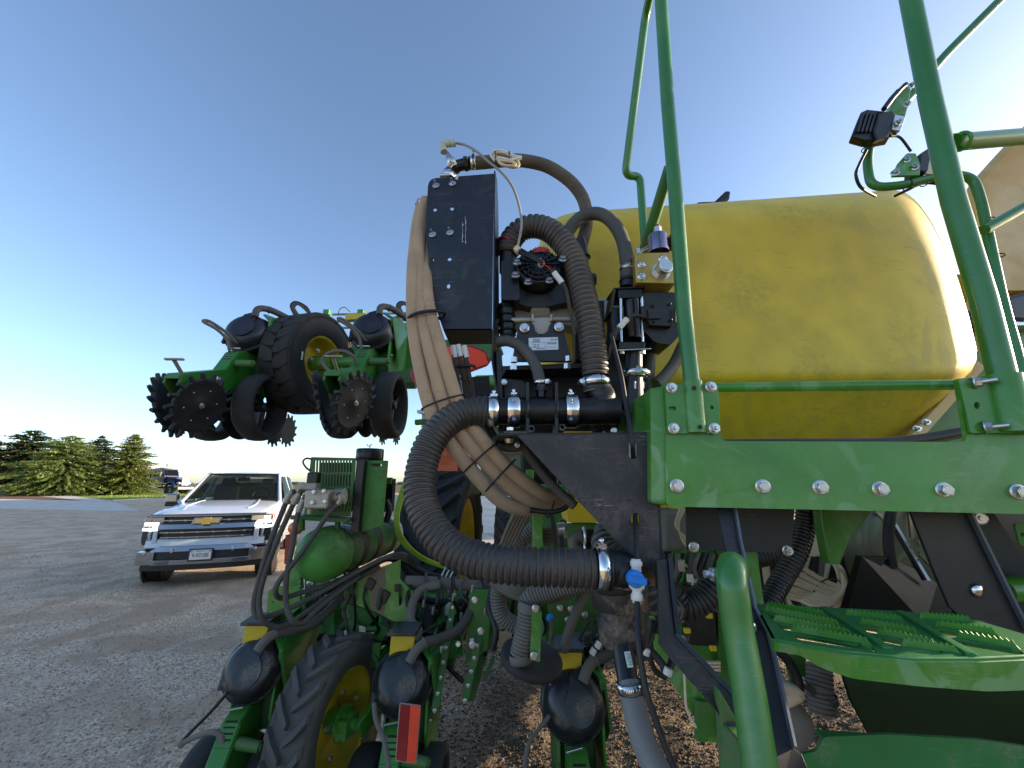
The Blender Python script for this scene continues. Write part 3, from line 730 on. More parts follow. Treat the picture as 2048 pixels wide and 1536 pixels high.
    for i, (y, z) in enumerate(((2.30, 1.86), (2.5, 1.905), (3.0, 1.925), (3.7, 1.915), (4.0, 1.86))):
        prof.append([(x, y, z-.05*abs(x/.74)**3) for x in (-.74, -.5, -.2, .2, .5, .74)])
    vs = [p for r_ in prof for p in r_]; n = 6
    fs = [(i*n+k, i*n+k+1, (i+1)*n+k+1, (i+1)*n+k) for i in range(4) for k in range(5)]
    N = len(vs); vs += [(x, y, z-.04) for x, y, z in vs]; fs += [tuple(i+N for i in f[::-1]) for f in fs]+[(k+1, k, k+N, k+1+N) for k in range(5)]
    rf.add(vs, fs, True); part('roof', rf, wp, t)
    q = MB(); q.plate([[(.0, 3.55, 1.93), (.0, 3.75, 1.93), (.0, 3.74, 1.99)]], (.02, 0, 0)); part('roof_aerial', q, wp, t)
    def pane(nm, pts):
        q = MB(); a, b_, c = Vector(pts[0]), Vector(pts[1]), Vector(pts[2]); nn = (b_-a).cross(c-a).normalized()*.006; q.plate([pts], nn); return part(nm, q, glass, t)
    # windscreen slightly curved: three panes joined
    q = MB(); vs = []
    for i in range(9):
        u = -1+i/4; vs += [(u*.86, 1.52+.10*u*u-.06, 1.365), (u*.67, 2.33+.06*u*u-.05, 1.865)]
    q.add(vs, [(2*i, 2*i+2, 2*i+3, 2*i+1) for i in range(8)], True); part('windscreen', q, glass, t)
    q = MB(); fr = [(x*1.0, 1.50+.10*(x/.86)**2-.05, 1.362) for x in (-.86, -.4, 0, .4, .86)]; q.tube(fr, .022, 6); q.tube([(x, 2.31+.06*(x/.67)**2-.05, 1.868) for x in (-.68, 0, .68)], .02, 6)
    for s_ in (-1, 1): q.tube([(s_*.86, 1.55, 1.365), (s_*.67, 2.33, 1.865)], .02, 6)
    part('windscreen_seal', q, blackp, t)
    pane('rear_window', [(-.72, 4.1, 1.42), (.72, 4.1, 1.42), (.64, 3.98, 1.80), (-.64, 3.98, 1.80)])
    for s_ in (-1, 1):
        pane('side_window', [(s_*.955, 1.75, 1.39), (s_*.955, 2.98, 1.40), (s_*.75, 2.98, 1.83), (s_*.75, 2.45, 1.83)])
        pane('side_window', [(s_*.955, 3.12, 1.40), (s_*.955, 4.05, 1.40), (s_*.75, 3.92, 1.83), (s_*.75, 3.12, 1.83)])
        q = MB(); q.beam((s_*.98, 3.05, .55), (s_*1.018, 3.05, 1.33), .008, .008, (0, 1, 0)); q.beam((s_*1.012, 1.75, .55), (s_*1.012, 1.75, 1.3), .008, .008, (0, 1, 0)); part('door_seam', q, blackp, t)
        q = MB(); q.box((s_*1.03, 2.85, 1.12), (.03, .22, .045)); q.box((s_*1.03, 3.85, 1.12), (.03, .22, .045)); part('door_handle', q, chr2, t, .008)
        # mirror
        q = MB(); q.box((s_*1.17, 1.86, 1.42), (.22, .13, .17)); mo = part('mirror', q, chr2, t, .03); q = MB(); q.box((s_*1.15, 1.86, 1.30), (.24, .11, .07)); q.beam((s_*.95, 1.85, 1.33), (s_*1.1, 1.85, 1.36), .08, .06); part('mirror_base', q, blackp, mo, .01)
    lettering('Z71', .085, M['dark_red'], t, (1.032, 1.52, 1.12), (0, 1, 0), name='side_badge')
    # interior
    q = MB(); q.box((0, 3.0, 1.22), (1.75, 2.4, .05)); q.box((0, 1.75, 1.30), (1.7, .45, .14)); part('dashboard', q, blackp, t, .02)
    for x in (-.42, .42):
        q = MB(); q.box((x, 2.85, 1.42), (.50, .16, .50)); q.box((x, 2.85, 1.72), (.28, .11, .15)); part('seat', q, beige, t, .05)
    q = MB(); q.box((0, 3.75, 1.38), (1.5, .16, .35)); part('rear_seat', q, beige, t, .05)
    q = MB(); q.torus((.42, 2.12, 1.43), (0, -.9, .45), .18, .017, 20, 6); q.beam((.25, 2.12, 1.42), (.59, 2.12, 1.42), .04, .03); part('steering_wheel', q, blackp, t)
    q = MB(); q.box((0, 2.27, 1.77), (.24, .05, .07)); q.beam((0, 2.27, 1.8), (0, 2.35, 1.86), .03, .03); part('interior_mirror', q, blackp, t, .01)
    # bed, under side, wheels
    q = MB(); q.box((0, 3.3, .50), (1.5, 4.8, .16)); q.box((0, .65, .36), (1.6, .5, .1)); part('underside', q, blackp, t)
    for x in (-.86, .86):
        for y in (.98, 4.70):
            w_ = tyre(t, 'wheel', (x, y, .40), .40, .27, .25, M['rubber'], 26, .008, False, block=True, lug_w=.022)
            rim(w_, (x, y, .40), .25, .27, chr2, 1 if x > 0 else -1, .05)
        for y in (.98, 4.70):
            q = MB(); q.torus((x*1.16, y, .42), (1, 0, 0), .455, .035, 28, 6); part('wheel_arch', q, blackp, t)
        for y in (.98, 4.70):
            q = MB(); q.cyl((x*.9, y, .44), (x*1.175, y, .44), .45, n=28); part('wheel_well', q, blackp, t)
    seen = set()
    for o in list(bpy.data.objects):
        a = o
        while a.parent: a = a.parent
        if a == t and o.type == 'MESH' and o.data.name not in seen:
            seen.add(o.data.name)
            for v in o.data.vertices:
                if v.co.z > 1.4 and v.co.y > 1.4: v.co.z += (v.co.z-1.4)*.12
    return t
PK = pickup()
PK.location = (-5.12, 7.25, 0); PK.rotation_euler = (0, 0, R(21)); PK.scale = (.94, .94, .965)

# ---------------------------------------------------------------- blue semi truck
navy = mat('navy_truck_paint', (.012, .022, .085), .25, coat=.5, var=.05)
def semi():
    t = thing('semi_truck', 'navy blue semi truck with dark trailer parked behind the conical spruce', 'semi truck')
    # local: nose +x, side shown faces -y
    b = MB(); b.plate([[(0, 0, 1.1), (0, 0, 3.05), (.15, 0, 3.3), (1.75, 0, 3.2), (2.15, 0, 2.35), (2.15, 0, 1.1)]], (0, 2.1, 0)); part('cab', b, navy, t, .06)
    b = MB(); b.plate([[(2.15, .25, 1.1), (2.15, .25, 2.25), (3.4, .3, 2.05), (4.3, .4, 1.85), (4.45, .45, 1.1)]], (0, 1.5, 0)); part('bonnet', b, navy, t, .08)
    for y in (.02, 2.08):
        b = MB(); b.torus((3.35, y, .75), (0, 1, 0), .72, .16, 28, 8, 1.4); part('mudguard', b, navy, t)
    b = MB(); b.box((4.5, 1.05, 1.55), (.08, 1.15, 1.0)); part('grille', b, chr2, t, .03)
    b = MB(); b.box((4.6, 1.05, .72), (.3, 2.35, .42)); part('bumper', b, chr2, t, .06)
    for y in (.3, 1.8):
        b = MB(); b.sphere((4.25, y, 1.35), .26, 12, 8, (1.1, .6, .7)); part('headlight', b, M['white_pl'], t)
    b = MB(); b.plate([[(.35, -.01, 2.25), (.35, -.01, 2.95), (1.1, -.01, 2.95), (1.1, -.01, 2.2)]], (0, .012, 0)); b.plate([[(1.2, -.01, 2.2), (1.2, -.01, 2.95), (1.55, -.01, 2.9), (1.95, -.01, 2.3)]], (0, .012, 0)); part('side_window', b, glass, t)
    b = MB(); b.plate([[(1.84, .15, 3.08), (1.84, 1.95, 3.08), (2.2, 1.95, 2.35), (2.2, .15, 2.35)]], (.02, 0, .01)); part('windscreen', b, glass, t)
    b = MB(); b.box((.9, 1.05, 3.36), (1.5, 1.6, .1)); part('visor', b, chr2, t, .03)
    for y in (-.08, 2.18):
        b = MB(); b.cyl((-.25, y, .9), (-.25, y, 3.75), .11, n=12); b.cyl((-.25, y, 3.75), (-.32, y, 3.95), .09, n=10); part('exhaust_stack', b, chr2, t)
    b = MB(); b.cyl((-.9, .05, .85), (1.2, .05, .85), .33, n=18); part('fuel_tank', b, chr2, t)
    b = MB(); b.box((-1.5, 1.05, .8), (6.5, .9, .25)); part('chassis', b, blackp, t)
    for x in (3.35, -2.2, -3.5):
        for y in (.1, 2.0):
            w_ = MB(); w_.torus((x, y, .52), (0, 1, 0), .38, .15, 24, 8); wo = part('wheel', w_, M['rubber'], t); w_ = MB(); w_.lathe([(.30, -.1), (.24, -.12), (.2, 0), (.08, -.05), (0, -.1)], (x, y, .52), (0, 1, 0), 18); part('rim', w_, chr2, wo)
    for y in (-.2, 2.3):
        b = MB(); b.box((1.75, y, 2.55), (.12, .12, .65)); part('mirror', b, chr2, t, .03)
    b = MB(); b.tube([(2.6, .1, 2.3), (3.3, -.1, 4.3)], .02, 6); b.tube([(2.4, 0, 2.3), (2.55, 0, 3.8)], .015, 6); part('aerial', b, blackp, t)
    b = MB(); b.box((-6.2, 1.05, 2.2), (11, 2.45, 2.3)); tr = part('trailer', b, mat('brown_trailer', (.07, .05, .04), .6), t, .04)
    b = MB(); b.tube([(-11, 1.05, 3.45), (-1, 1.05, 3.45)], .0, 10, rf=lambda i, N: .9, flat=.3); part('trailer_tarp', b, M['white_pl'], tr)
    return t
SM = semi(); _p = P(322, 980, 75); SM.location = (_p.x-.6, 73, 0); SM.rotation_euler = (0, 0, R(-10)); SM.scale = (1.3, 1.3, 1.3)

# ---------------------------------------------------------------- tractor ahead of the planter
def tractor():
    t = thing('tractor', 'green tractor with deep-lugged tyres and yellow rims, ahead of the planter', 'tractor', (0, 6, 0))
    for x, cx in ((-.70, 1), (1.5, -1)):
        w_ = tyre(t, 'wheel', (x, 5.05, .93), .93, .60, .56, M['rubber_blk'], 20, .055, True, lug_w=.045, n=64)
        rim(w_, (x, 5.05, .93), .56, .6, M['yellow'], 1, .12)
        rim(w_, (x, 5.05, .93), .56, .6, M['yellow'], -1, .12)
    b = MB(); b.box((.4, 6.6, 1.2), (.6, 4.2, .9)); part('chassis', b, M['green_dirty'], t, .03)  # hidden body made taller to keep low sun off the gravel
    b = MB(); b.plate([[(.05, 6.9, 1.2), (.05, 6.9, 2.15), (.05, 9.4, 1.95), (.05, 9.6, 1.2)]], (.75, 0, 0)); part('bonnet', b, M['green'], t, .06)
    b = MB(); b.plate([[(-.35, 5.4, 1.5), (-.35, 5.3, 2.9), (-.35, 6.9, 2.9), (-.35, 7.1, 1.5)]], (1.5, 0, 0)); part('cab', b, glass, t)
    b = MB(); b.box((.4, 6.1, 2.98), (1.7, 1.8, .16)); part('cab_roof', b, M['green'], t, .05)
    b = MB(); b.box((.4, 6.2, 1.9), (.5, .5, .9)); part('seat', b, blackp, t, .05)
    for x in (-.72, 1.5):
        q = MB(); vs = []
        for k in range(9):
            a = R(20+k*15); vs += [(x-.26, 5.15-math.cos(a)*1.03, .93+math.sin(a)*1.03), (x+.3, 5.15-math.cos(a)*1.03, .93+math.sin(a)*1.03)]
        q.add(vs, [(2*i, 2*i+1, 2*i+3, 2*i+2) for i in range(4, 8)], True); part('mudguard', q, mat('pale_green_paint', (.30, .42, .06), .45), t)
    for x in (-.35, 1.2):
        w_ = tyre(t, 'wheel', (x, 8.9, .65), .65, .4, .38, M['rubber'], 18, .04, True, lug_w=.035); rim(w_, (x, 8.9, .65), .38, .4, M['yellow'], 1, .08)
    return t
M['rubber_blk'] = mat('black_lug_tyre', (.012, .013, .015), .75, dust=.2, dcol=(.08, .075, .07), dscale=6, bump=.3)
TR = tractor(); TR.rotation_euler = (0, 0, R(-5))

# ================================================================ PLANTER, RIGHT SIDE: platform, rails, tanks, steps
YF = lambda x, y=0: .83-.08*(x-1335)/713
FR = lambda x, y, dy=0: P(x, y, YF(x)+dy)
T = thing('access_platform', 'green steel walkway beam with five big bolts and clamped railing feet, below the yellow tank', 'platform', FR(1640, 975))
b = MB(); out = rpoly([(1330, 768), (1436, 768), (1442, 882), (1936, 884), (1914, 757), (2050, 750), (2420, 735), (2420, 1034), (2048, 1028), (1332, 1013)], [6, 6, 14, 16, 6, 4, 0, 0, 0, 12], 5)
b.pplate([out], 0, .008, YF); part('fascia_plate', b, M['green'], T, .0015)
b = MB(); b.plate([[FR(1300, 776, .004), FR(1331, 770, .004), FR(1333, 1012, .004), FR(1302, 1006, .004)]], (0, .30, 0)); part('end_channel', b, M['green'], T, .006)
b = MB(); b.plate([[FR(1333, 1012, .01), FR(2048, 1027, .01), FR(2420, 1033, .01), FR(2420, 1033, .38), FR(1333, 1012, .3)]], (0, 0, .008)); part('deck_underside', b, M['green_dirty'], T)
for x, y in ((1353, 972), (1525, 973), (1640, 975), (1759, 978), (1886, 980), (2035, 984)): bolt(T, FR(x, y), ME_BOLT, (-.15*(x > 1400), -1, 0), .98)
b = MB(); b.tube([FR(1430, 775, .05), FR(1925, 769, .05)], .0105, 14); part('toe_rail', b, M['green'], T)
# railing
RL = thing('handrail', 'tall green tube handrail nearest the pump, with a bent gate loop behind it', 'handrail', FR(1385, 860))
b = MB(); b.tube([P(1317, -80, .84), P(1335, 200, .84), P(1352, 400, .84), P(1369, 636, .83), P(1385, 775, .82), P(1390, 862, .82)], .0165, 20); part('post', b, M['green_tube'], RL)
b = MB(); b.tube(fillet([P(1317, -60, .85), P(1303, -20, .9), P(1291, 30, .97), P(1250, 352, 1.12), P(1280, 352, 1.14), P(1292, 520, 1.14), P(1290, 800, 1.14)], .035), .0125, 16); part('gate_loop', b, M['green_tube'], RL)
b = MB(); b.tube([P(1340, 335, .9), P(1290, 495, 1.10), P(1262, 560, 1.16)], .0155, 16); part('brace_tube', b, M['green_dirty'], RL)
b = MB(); b.pplate([rpoly([(1330, 770), (1436, 767), (1441, 867), (1335, 867)], 5)]+[slot(1345, 817, 15, 8), slot(1424, 815, 7, 8)], 0, .005, lambda x, y: YF(x)-.008)
b.tube([FR(1384, 764, -.002), FR(1392, 866, -.002)], .0205, 20)
part('clamp_plate', b, M['green'], RL, .0015)
for x, y in ((1343, 776), (1421, 774), (1347, 857), (1428, 857)): bolt(RL, FR(x, y, -.008), ME_NUT)
for x, y in ((1388, 776), (1400, 854)):
    b = MB(); b.cyl(FR(x, y, -.0245), FR(x, y, -.015), .0045, n=12); part('bolt_hole', b, M['cable_blk'], RL)

RR = thing('handrail', 'thick green ladder post at right with cross rails running out of the photo', 'handrail', P(2010, 860, .76))
b = MB(); b.tube([P(1806, -80, .765), P(1861, 200, .765), P(1907, 400, .765), P(1967, 600, .765), P(2004, 750, .765), P(2032, 862, .765)], .021, 22); part('post', b, M['green_tube'], RR)
b = MB(); b.tube([P(1905, 285, .77), P(2060, 272, .80), P(2300, 255, .85)], .0185, 18); part('rail', b, M['green_tube'], RR)
b = MB(); b.torus(P(1922, 283, .765), P(2060, 272, .80)-P(1918, 284, .765), .0175, .004, 20, 6); part('weld_collar', b, M['green'], RR)
b = MB(); b.tube([P(1968, 460, .95), P(2060, 408, .95), P(2300, 270, .95)], .0135, 16); part('rail', b, M['green_tube'], RR)
b = MB(); b.tube(fillet([P(2060, 820, .98), P(2046, 752, .98), P(2006, 610, .98), P(1986, 518, .98), P(1962, 400, .98), P(1944, 350, .98), P(1880, 352, .99), P(1800, 372, 1.0), P(1742, 375, 1.02), P(1733, 320, 1.02), P(1745, 270, 1.02), P(1835, 178, 1.0), P(1885, 115, .98), P(2060, -60, .9)], .05, 8), .0118, 16); part('grab_loop', b, M['green_tube'], RR)
b = MB(); b.pplate([rpoly([(1917, 757), (2060, 748), (2060, 866), (1942, 866)], 5)]+[circ(1954, 811, 6, 7)], 0, .005, lambda x, y: YF(x)-.008)
b.tube([FR(2004, 752, -.004), FR(2030, 866, -.004)], .0275, 22); part('clamp_plate', b, M['green'], RR, .0015)
for x, y in ((1948, 766), (1969, 855)): bolt(RR, FR(x, y, -.008), ME_LONG, (.75, -1, .05), 1.05)
for p in ((1976, 440, .98), (1996, 512, .98)):
    c = P(*p); q = MB(); q.torus(c, (.1, 0, 1), .0125, .0016, 16, 6); part('cable_tie', q, M['cable_blk'], RR)

# work lights on the loop
def worklight():
    t = thing('work_light', 'black finned work light on a green bracket, hanging off the grab rail', 'work light', P(1750, 250, .98))
    a = lambda x, y, d=0: P(x, y, .95+d)
    b = MB(); b.plate([[a(1703, 272), a(1722, 224), a(1735, 218), a(1790, 224), a(1780, 275), a(1752, 280), a(1728, 279)]], (0.012, .028, .0)); part('lamp_body', b, M['plastic'], t, .004)
    for k in range(6):
        x = 1714+k*8; b = MB(); b.plate([[a(x, 262-k*.5, -.006), a(x+12, 224+k*.3, -.006), a(x+15.5, 224+k*.3, -.006), a(x+4, 264, -.006)]], (0, .01, 0)); part('cooling_fin', b, M['plastic'], t, .0006)
    b = MB(); b.plate([[a(1757, 227, -.008), a(1786, 221, -.008), a(1792, 232, -.008), a(1778, 272, -.008), a(1754, 278, -.008), a(1748, 262, -.008)]], (0, .02, 0)); part('end_plate', b, M['plastic'], t, .003)
    b = MB(); b.plate([[a(1775, 228), a(1808, 165), a(1822, 178), a(1818, 205), a(1812, 230), a(1790, 228)]], (.004, .03, 0)); part('bracket', b, M['green'], t, .002)
    b = MB(); b.plate([[a(1790, 228, -.01), a(1812, 232, -.01), a(1802, 261, -.01), a(1784, 258, -.01)]], (0, .02, 0)); part('pivot_tab', b, M['steel'], t, .002)
    for p in ((1795, 246), (1812, 210), (1822, 172)): bolt(t, a(p[0], p[1], -.012), ME_NUT, sc=.8)
    b = MB(); b.tube([a(1768, 218, -.01), a(1785, 195, -.01), a(1797, 182, -.01)], .007, 10); b.tube([a(1797, 182, -.01), a(1812, 168, -.01)], .0055, 10); part('plug', b, M['cable_blk'], t)
    return t
worklight()
t = thing('work_light', 'second work light, turned away, bolted to the green tri-hole bracket', 'work light', P(1850, 320, 1.0))
a = lambda x, y, d=0: P(x, y, .98+d)
b = MB(); b.plate([rpoly([a(1785, 352)[::2], a(1800, 322)[::2], a(1815, 305)[::2], a(1838, 305)[::2], a(1842, 330)[::2], a(1842, 348)[::2]], 0)] if 0 else [[a(1785, 352), a(1798, 325), a(1815, 306), a(1832, 306), a(1842, 330), a(1840, 350)]], (0, .008, 0)); part('bracket', b, M['green'], t, .002)
for p in ((1812, 320), (1828, 335), (1790, 346)): bolt(t, a(p[0], p[1]), ME_NUT, (-.5, -1, .2), sc=.9)
b = MB(); b.plate([[a(1842, 306), a(1866, 290), a(1856, 345), a(1840, 340)]], (0, .05, 0)); part('lamp_body', b, M['plastic'], t, .003)
b = MB(); b.plate([[a(1866, 290, .0), a(1890, 300, .0), a(1885, 350, .0), a(1852, 347, .0)]], (0, .006, 0)); part('reflector', b, mat('amber_reflector', (.55, .45, .28), .3, .5), t, .002)
b = MB(); b.tube(smooth([P(1780, 272, .95), P(1800, 275, .96), P(1822, 303, .97)]), .0035, 8); solo('light_cable', b, M['cable_blk'], 'black cable from the finned work light down to the second light', 'cable')
b = MB(); b.tube(smooth([P(1733, 300, 1.0), P(1718, 330, 1.0), P(1712, 350, 1.0), P(1722, 375, 1.02), P(1750, 392, 1.08)]), .0042, 8); solo('light_cable', b, M['cable_blk'], 'black cable tied along the bend of the grab loop down to the tank top', 'cable')
b = MB(); b.tube(smooth([P(1790, 392, 1.04), P(1815, 380, 1.0), P(1850, 366, 1.0), P(1900, 372, 1.0)]), .0042, 8); solo('light_cable', b, M['cable_blk'], 'black cable looping under the horizontal rail beside the second work light', 'cable')
for i, p in enumerate(((1736, 298, 1.02), (1848, 362, 1.0), (1815, 370, 1.0))):
    q = MB(); q.torus(P(*p), (.1, 0, 1) if i == 0 else (1, 0, .1), .0145, .0016, 18, 6); solo('cable_tie', q, M['cable_blk'], ('thin black tie round the grab loop just below the finned light', 'thin black tie round the rail beside the thick right post', 'thin black tie round the rail under the tri-hole bracket')[i], 'cable tie')

# ---- yellow tank
def interp(tab, v):
    xs = [a for a, _ in tab]; return float(np.interp(v, xs, [b for _, b in tab]))
TL = [(380, 1150), (392, 1112), (410, 1092), (440, 1080), (500, 1074), (600, 1073), (700, 1078), (800, 1090), (870, 1110), (910, 1130)]
TR = [(380, 1788), (384, 1808), (392, 1822), (410, 1840), (440, 1861), (500, 1892), (560, 1917), (640, 1940), (700, 1954), (722, 1957), (742, 1948), (760, 1932), (800, 1895), (870, 1826), (910, 1790)]
def tank_mesh():
    b = MB(); n, m = 64, 60; vs = []
    ys = [380+(530)*((1-math.cos(math.pi*j/m))/2) for j in range(m+1)]
    ys = sorted(set([380+530*(j/m)**1.0 for j in range(m+1)]+[382, 386]))
    ss = [.5-.5*math.cos(math.pi*i/n) for i in range(n+1)]
    for y in ys:
        L_, R_ = interp(TL, y), interp(TR, y); row = []
        zt = max(0, 1-(y-380)/46.); top = .12*(1-math.sqrt(max(0, 1-zt*zt)))
        low = max(0, y-752); und = .0022*low if low > 26 else .0022*26*(low/26)**2*.5+.0
        und = .0013*max(0, y-758)+.0006*max(0, min(30, y-742))
        for s_ in ss:
            x = L_+(R_-L_)*s_; e = abs(2*s_-1); side = .20*(1-math.sqrt(max(0, 1-e**34)))
            # right end leans back
            Y = 1.20+top+und+side+.015*max(0, (s_-.80)/.2)**2+.05*max(0, (.2-s_)/.2)**2
            yy = y+44*(1-s_)*max(0, 1-(y-380)/420.)
            row.append(P(x, yy, Y))
        vs.append(row)
    N = n+1; flat = [p for r_ in vs for p in r_]
    fs = [(j*N+i, j*N+i+1, (j+1)*N+i+1, (j+1)*N+i) for j in range(len(ys)-1) for i in range(n)]
    b.add(flat, fs, True)
    border = [vs[0][i] for i in range(N)]+[vs[j][-1] for j in range(1, len(ys))]+[vs[-1][i] for i in range(N-2, -1, -1)]+[vs[j][0] for j in range(len(ys)-2, 0, -1)]
    K = len(border); bk = [p+Vector((0, .62, 0)) for p in border]
    b.add(border+bk, [(k, (k+1) % K, (k+1) % K+K, k+K) for k in range(K)], True)
    b.add(bk, [tuple(range(K))]); return b
T = thing('liquid_tank', 'big bright yellow plastic liquid tank behind the railings, scuffed front', 'tank', P(1500, 880, 1.45))
part('tank_shell', tank_mesh(), M['yellow_tank'], T)
b = MB(); b.plate([[P(1395, 403, 1.5), P(1430, 402, 1.5), P(1452, 381, 1.5), P(1462, 382, 1.5), P(1460, 396, 1.5), P(1440, 409, 1.5)]], (0, .05, 0)); part('lid_latch', b, M['plastic'], T, .006)
# tank cradle
C_ = thing('tank_cradle', 'green steel cradle plates under the right end of the yellow tank', 'frame', P(1900, 860, 1.3))
b = MB(); b.plate([[P(1960, 700, 1.35), P(2060, 700, 1.35), P(2060, 900, 1.35), P(1800, 900, 1.35)]], (0, .01, 0)); part('gusset_plate', b, M['green_dirty'], C_, .002)
b = MB(); b.beam(P(1957, 730, 1.33), P(1800, 905, 1.33), .02, .03); part('edge_strip', b, M['yellow_old'], C_, .002)
b = MB(); b.beam(P(1140, 622, 1.17), P(1260, 618, 1.17), .05, .055); part('crossmember', b, M['steel'], C_, .003)
bolt(C_, P(1832, 858, 1.28), ME_NUT); bolt(C_, P(1850, 845, 1.28), ME_NUT)
b = MB(); b.tube(smooth([P(1400, 890, 1.0), P(1560, 888, 1.0), P(1750, 886, 1.0), P(1850, 878, 1.0), P(1940, 862, 1.0), P(2060, 845, 1.02)]), .0135, 12); solo('drain_hose', b, M['cable_blk'], 'black hose lying along the beam slot beneath the yellow tank', 'hose')
# faded tank
def old_tank():
    b = MB(); pts = rpoly([(1925, 385), (1960, 345), (2010, 290), (2060, 240), (2160, 120), (2240, -60), (2700, -120), (2700, 620), (2060, 588), (1990, 590), (1955, 560)], 30, 6)
    f = lambda x, y: 1.9
    c = (2300, 420)
    rings = []
    for k, (sc, dy) in enumerate(((1.0, 2.6), (1.0, .08), (.985, .03), (.95, .0))):
        rings.append([P(c[0]+(x-c[0])*sc, c[1]+(y-c[1])*sc, 1.9+min(dy, .1))+(Vector((3.1, 2.5, 0)) if dy > 1 else Vector((0, 0, 0))) for x, y in pts])  # unseen rear end stretched back and right to shade the raised units
    n = len(pts); vs = [p for r_ in rings for p in r_]; fs = [(i*n+k, i*n+(k+1) % n, (i+1)*n+(k+1) % n, (i+1)*n+k) for i in range(3) for k in range(n)]
    b.add(vs, fs, True); b.add(rings[-1], [tuple(range(n))]); b.add(rings[0], [tuple(range(n))]); return b
T = thing('seed_tank', 'sun-faded pale yellow tank behind the right post, cut by the photo edge', 'tank', P(2060, 590, 2.0))
part('tank_shell', old_tank(), M['yellow_old'], T)
b = MB(); b.plate([[P(1995, 598, 1.7), P(2060, 580, 1.7), P(2060, 645, 1.7), P(2005, 640, 1.7)]], (0, .2, 0)); part('tank_foot', b, M['plastic'], T, .02)
b = MB(); b.beam(P(1985, 652, 1.75), P(2100, 648, 1.75), .08, .03); part('support_bar', b, M['steel'], T)
b = MB(); b.plate([[P(2000, 660, 1.8), P(2200, 660, 1.8), P(2200, 900, 1.8), P(1990, 900, 1.8)]], (0, .01, 0)); part('support_plate', b, M['green'], T)
# unseen bulk added past the right edge to block and shape the low sun
T = thing('shade_bulk', 'unseen planter bulk added beyond the right edge to shade the machine and yard', 'hopper', (2.9, 2.6, 0))
b = MB(); b.plate([[(2.32, 1.9, .80), (2.35, 2.0, .80), (4.3, 5.9, .80), (4.38, 5.9, .80), (2.43, 2.0, .80), (2.40, 1.9, .80)]], (0, 0, .66)); part('shade_wall', b, M['green_dirty'], T, .02)
b = MB(); b.plate([[(2.0, 1.2, .05), (2.4, 2.0, .05), (2.95, 3.25, .05), (3.05, 3.25, .05), (2.5, 2.0, .05), (2.1, 1.2, .05)]], (0, 0, .74)); part('low_shade_wall', b, M['green_dirty'], T, .02)
b = MB(); b.plate([[(2.32, 1.9, 1.47), (2.35, 2.0, 1.47), (4.3, 5.9, 1.47), (5.4, 5.9, 1.47), (5.4, 1.9, 1.47)]], (0, 0, 1.1)); part('shade_shell', b, M['yellow'], T, .02)
b = MB(); b.plate([[(3.1, 3.5, 2.575), (4.3, 5.9, 2.575), (5.4, 5.9, 2.575), (5.4, 3.5, 2.575)]], (0, 0, 1.0)); part('shade_top', b, M['yellow'], T, .02)
b = MB()
for x in (3.0, 5.0):
    for y in (2.1, 3.0): b.beam((x, y, .0), (x, y, .55), .12, .12)
part('frame', b, M['green_dirty'], T, .01)

T = thing('shade_wheel', 'unseen wheel added beyond the right edge to keep low sun off the steps', 'wheel', (2.2, .95, .85))  # unseen wheel, added to block low sun on step and fender
tyre(T, 'tyre', (2.2, .95, .85), .85, .45, .40, M['rubber'], 18, .03, True, lug_w=.04); rim(T, (2.2, .95, .85), .40, .45, M['yellow'], -1, .1)
# ---- steps
ZT = 1.44
Tp = lambda x, y, z=ZT: PZ(x, y, z)
T = thing('step', 'upper green serrated step tread between black side straps', 'step', Tp(1750, 1270))
top_f = [(1546, 1280), (1600, 1290), (1700, 1306), (1830, 1318), (1960, 1318), (2048, 1314), (2200, 1300)]
outer = [(1508, 1207), (1640, 1214), (1800, 1222), (1925, 1232), (2048, 1268), (2200, 1290)]+top_f[::-1]
SL = [(1530, 1214, 1655, 1233), (1528, 1222, 1682, 1254), (1546, 1241, 1707, 1275), (1580, 1262, 1744, 1290), (1689, 1229, 1811, 1244), (1718, 1247, 1839, 1270), (1753, 1268, 1877, 1294), (1800, 1290, 1921, 1306), (1835, 1236, 1945, 1244), (1868, 1252, 1996, 1270), (1912, 1274, 2041, 1298)]
holes = []
for k, (x0, y0, x1, y1) in enumerate(SL):
    if k in (0, 4, 7, 8): continue
    dx, dy = x1-x0, y1-y0; h = 17
    holes.append(rpoly([(x0+3, y0+3), (x1-4, y1-1), (x1+12, y1+h-3), (x0+16, y0+h)], 5, 3))
b = MB(); b.plate([[Tp(x, y) for x, y in l] for l in [outer]+holes], (0, 0, -.004)); part('tread_plate', b, M['tread'], T)
bot = [(1553, 1303), (1600, 1311), (1622, 1328), (1650, 1342), (1700, 1358), (1830, 1373), (1960, 1383), (2048, 1380), (2200, 1366)]
b = MB(); vs = []; N = 40
def along(tab, u): return interp([(i/(len(tab)-1), p[0]) for i, p in enumerate(tab)], u), interp([(i/(len(tab)-1), p[1]) for i, p in enumerate(tab)], u)
for i in range(N+1):
    x = 1546+(2200-1546)*i/N; yt = interp(top_f, x); w0 = Tp(x, yt); yb = interp(bot, x); w1 = P(x, yb, w0.y); w1.x = w0.x
    nrm = Vector((0, .006, 0)); vs += [w0+Vector((0, .004, .001)), w0+Vector((0, -.002, -.003)), w1, w1+nrm, w0+nrm+Vector((0, 0, -.004))]
b.add(vs, [(i*5+j, (i+1)*5+j, (i+1)*5+(j+1) % 5, i*5+(j+1) % 5) for i in range(N) for j in range(5)]+[(0, 1, 2, 3, 4)], True); b.sm = [False]*len(b.sm); part('front_lip', b, M['green'], T)
b = MB(); b.plate([[Tp(1508, 1207), Tp(1546, 1280), P(1553, 1303, Tp(1546, 1280).y), P(1515, 1225, Tp(1508, 1207).y)]], (.004, 0, 0)); part('side_lip', b, M['green'], T)
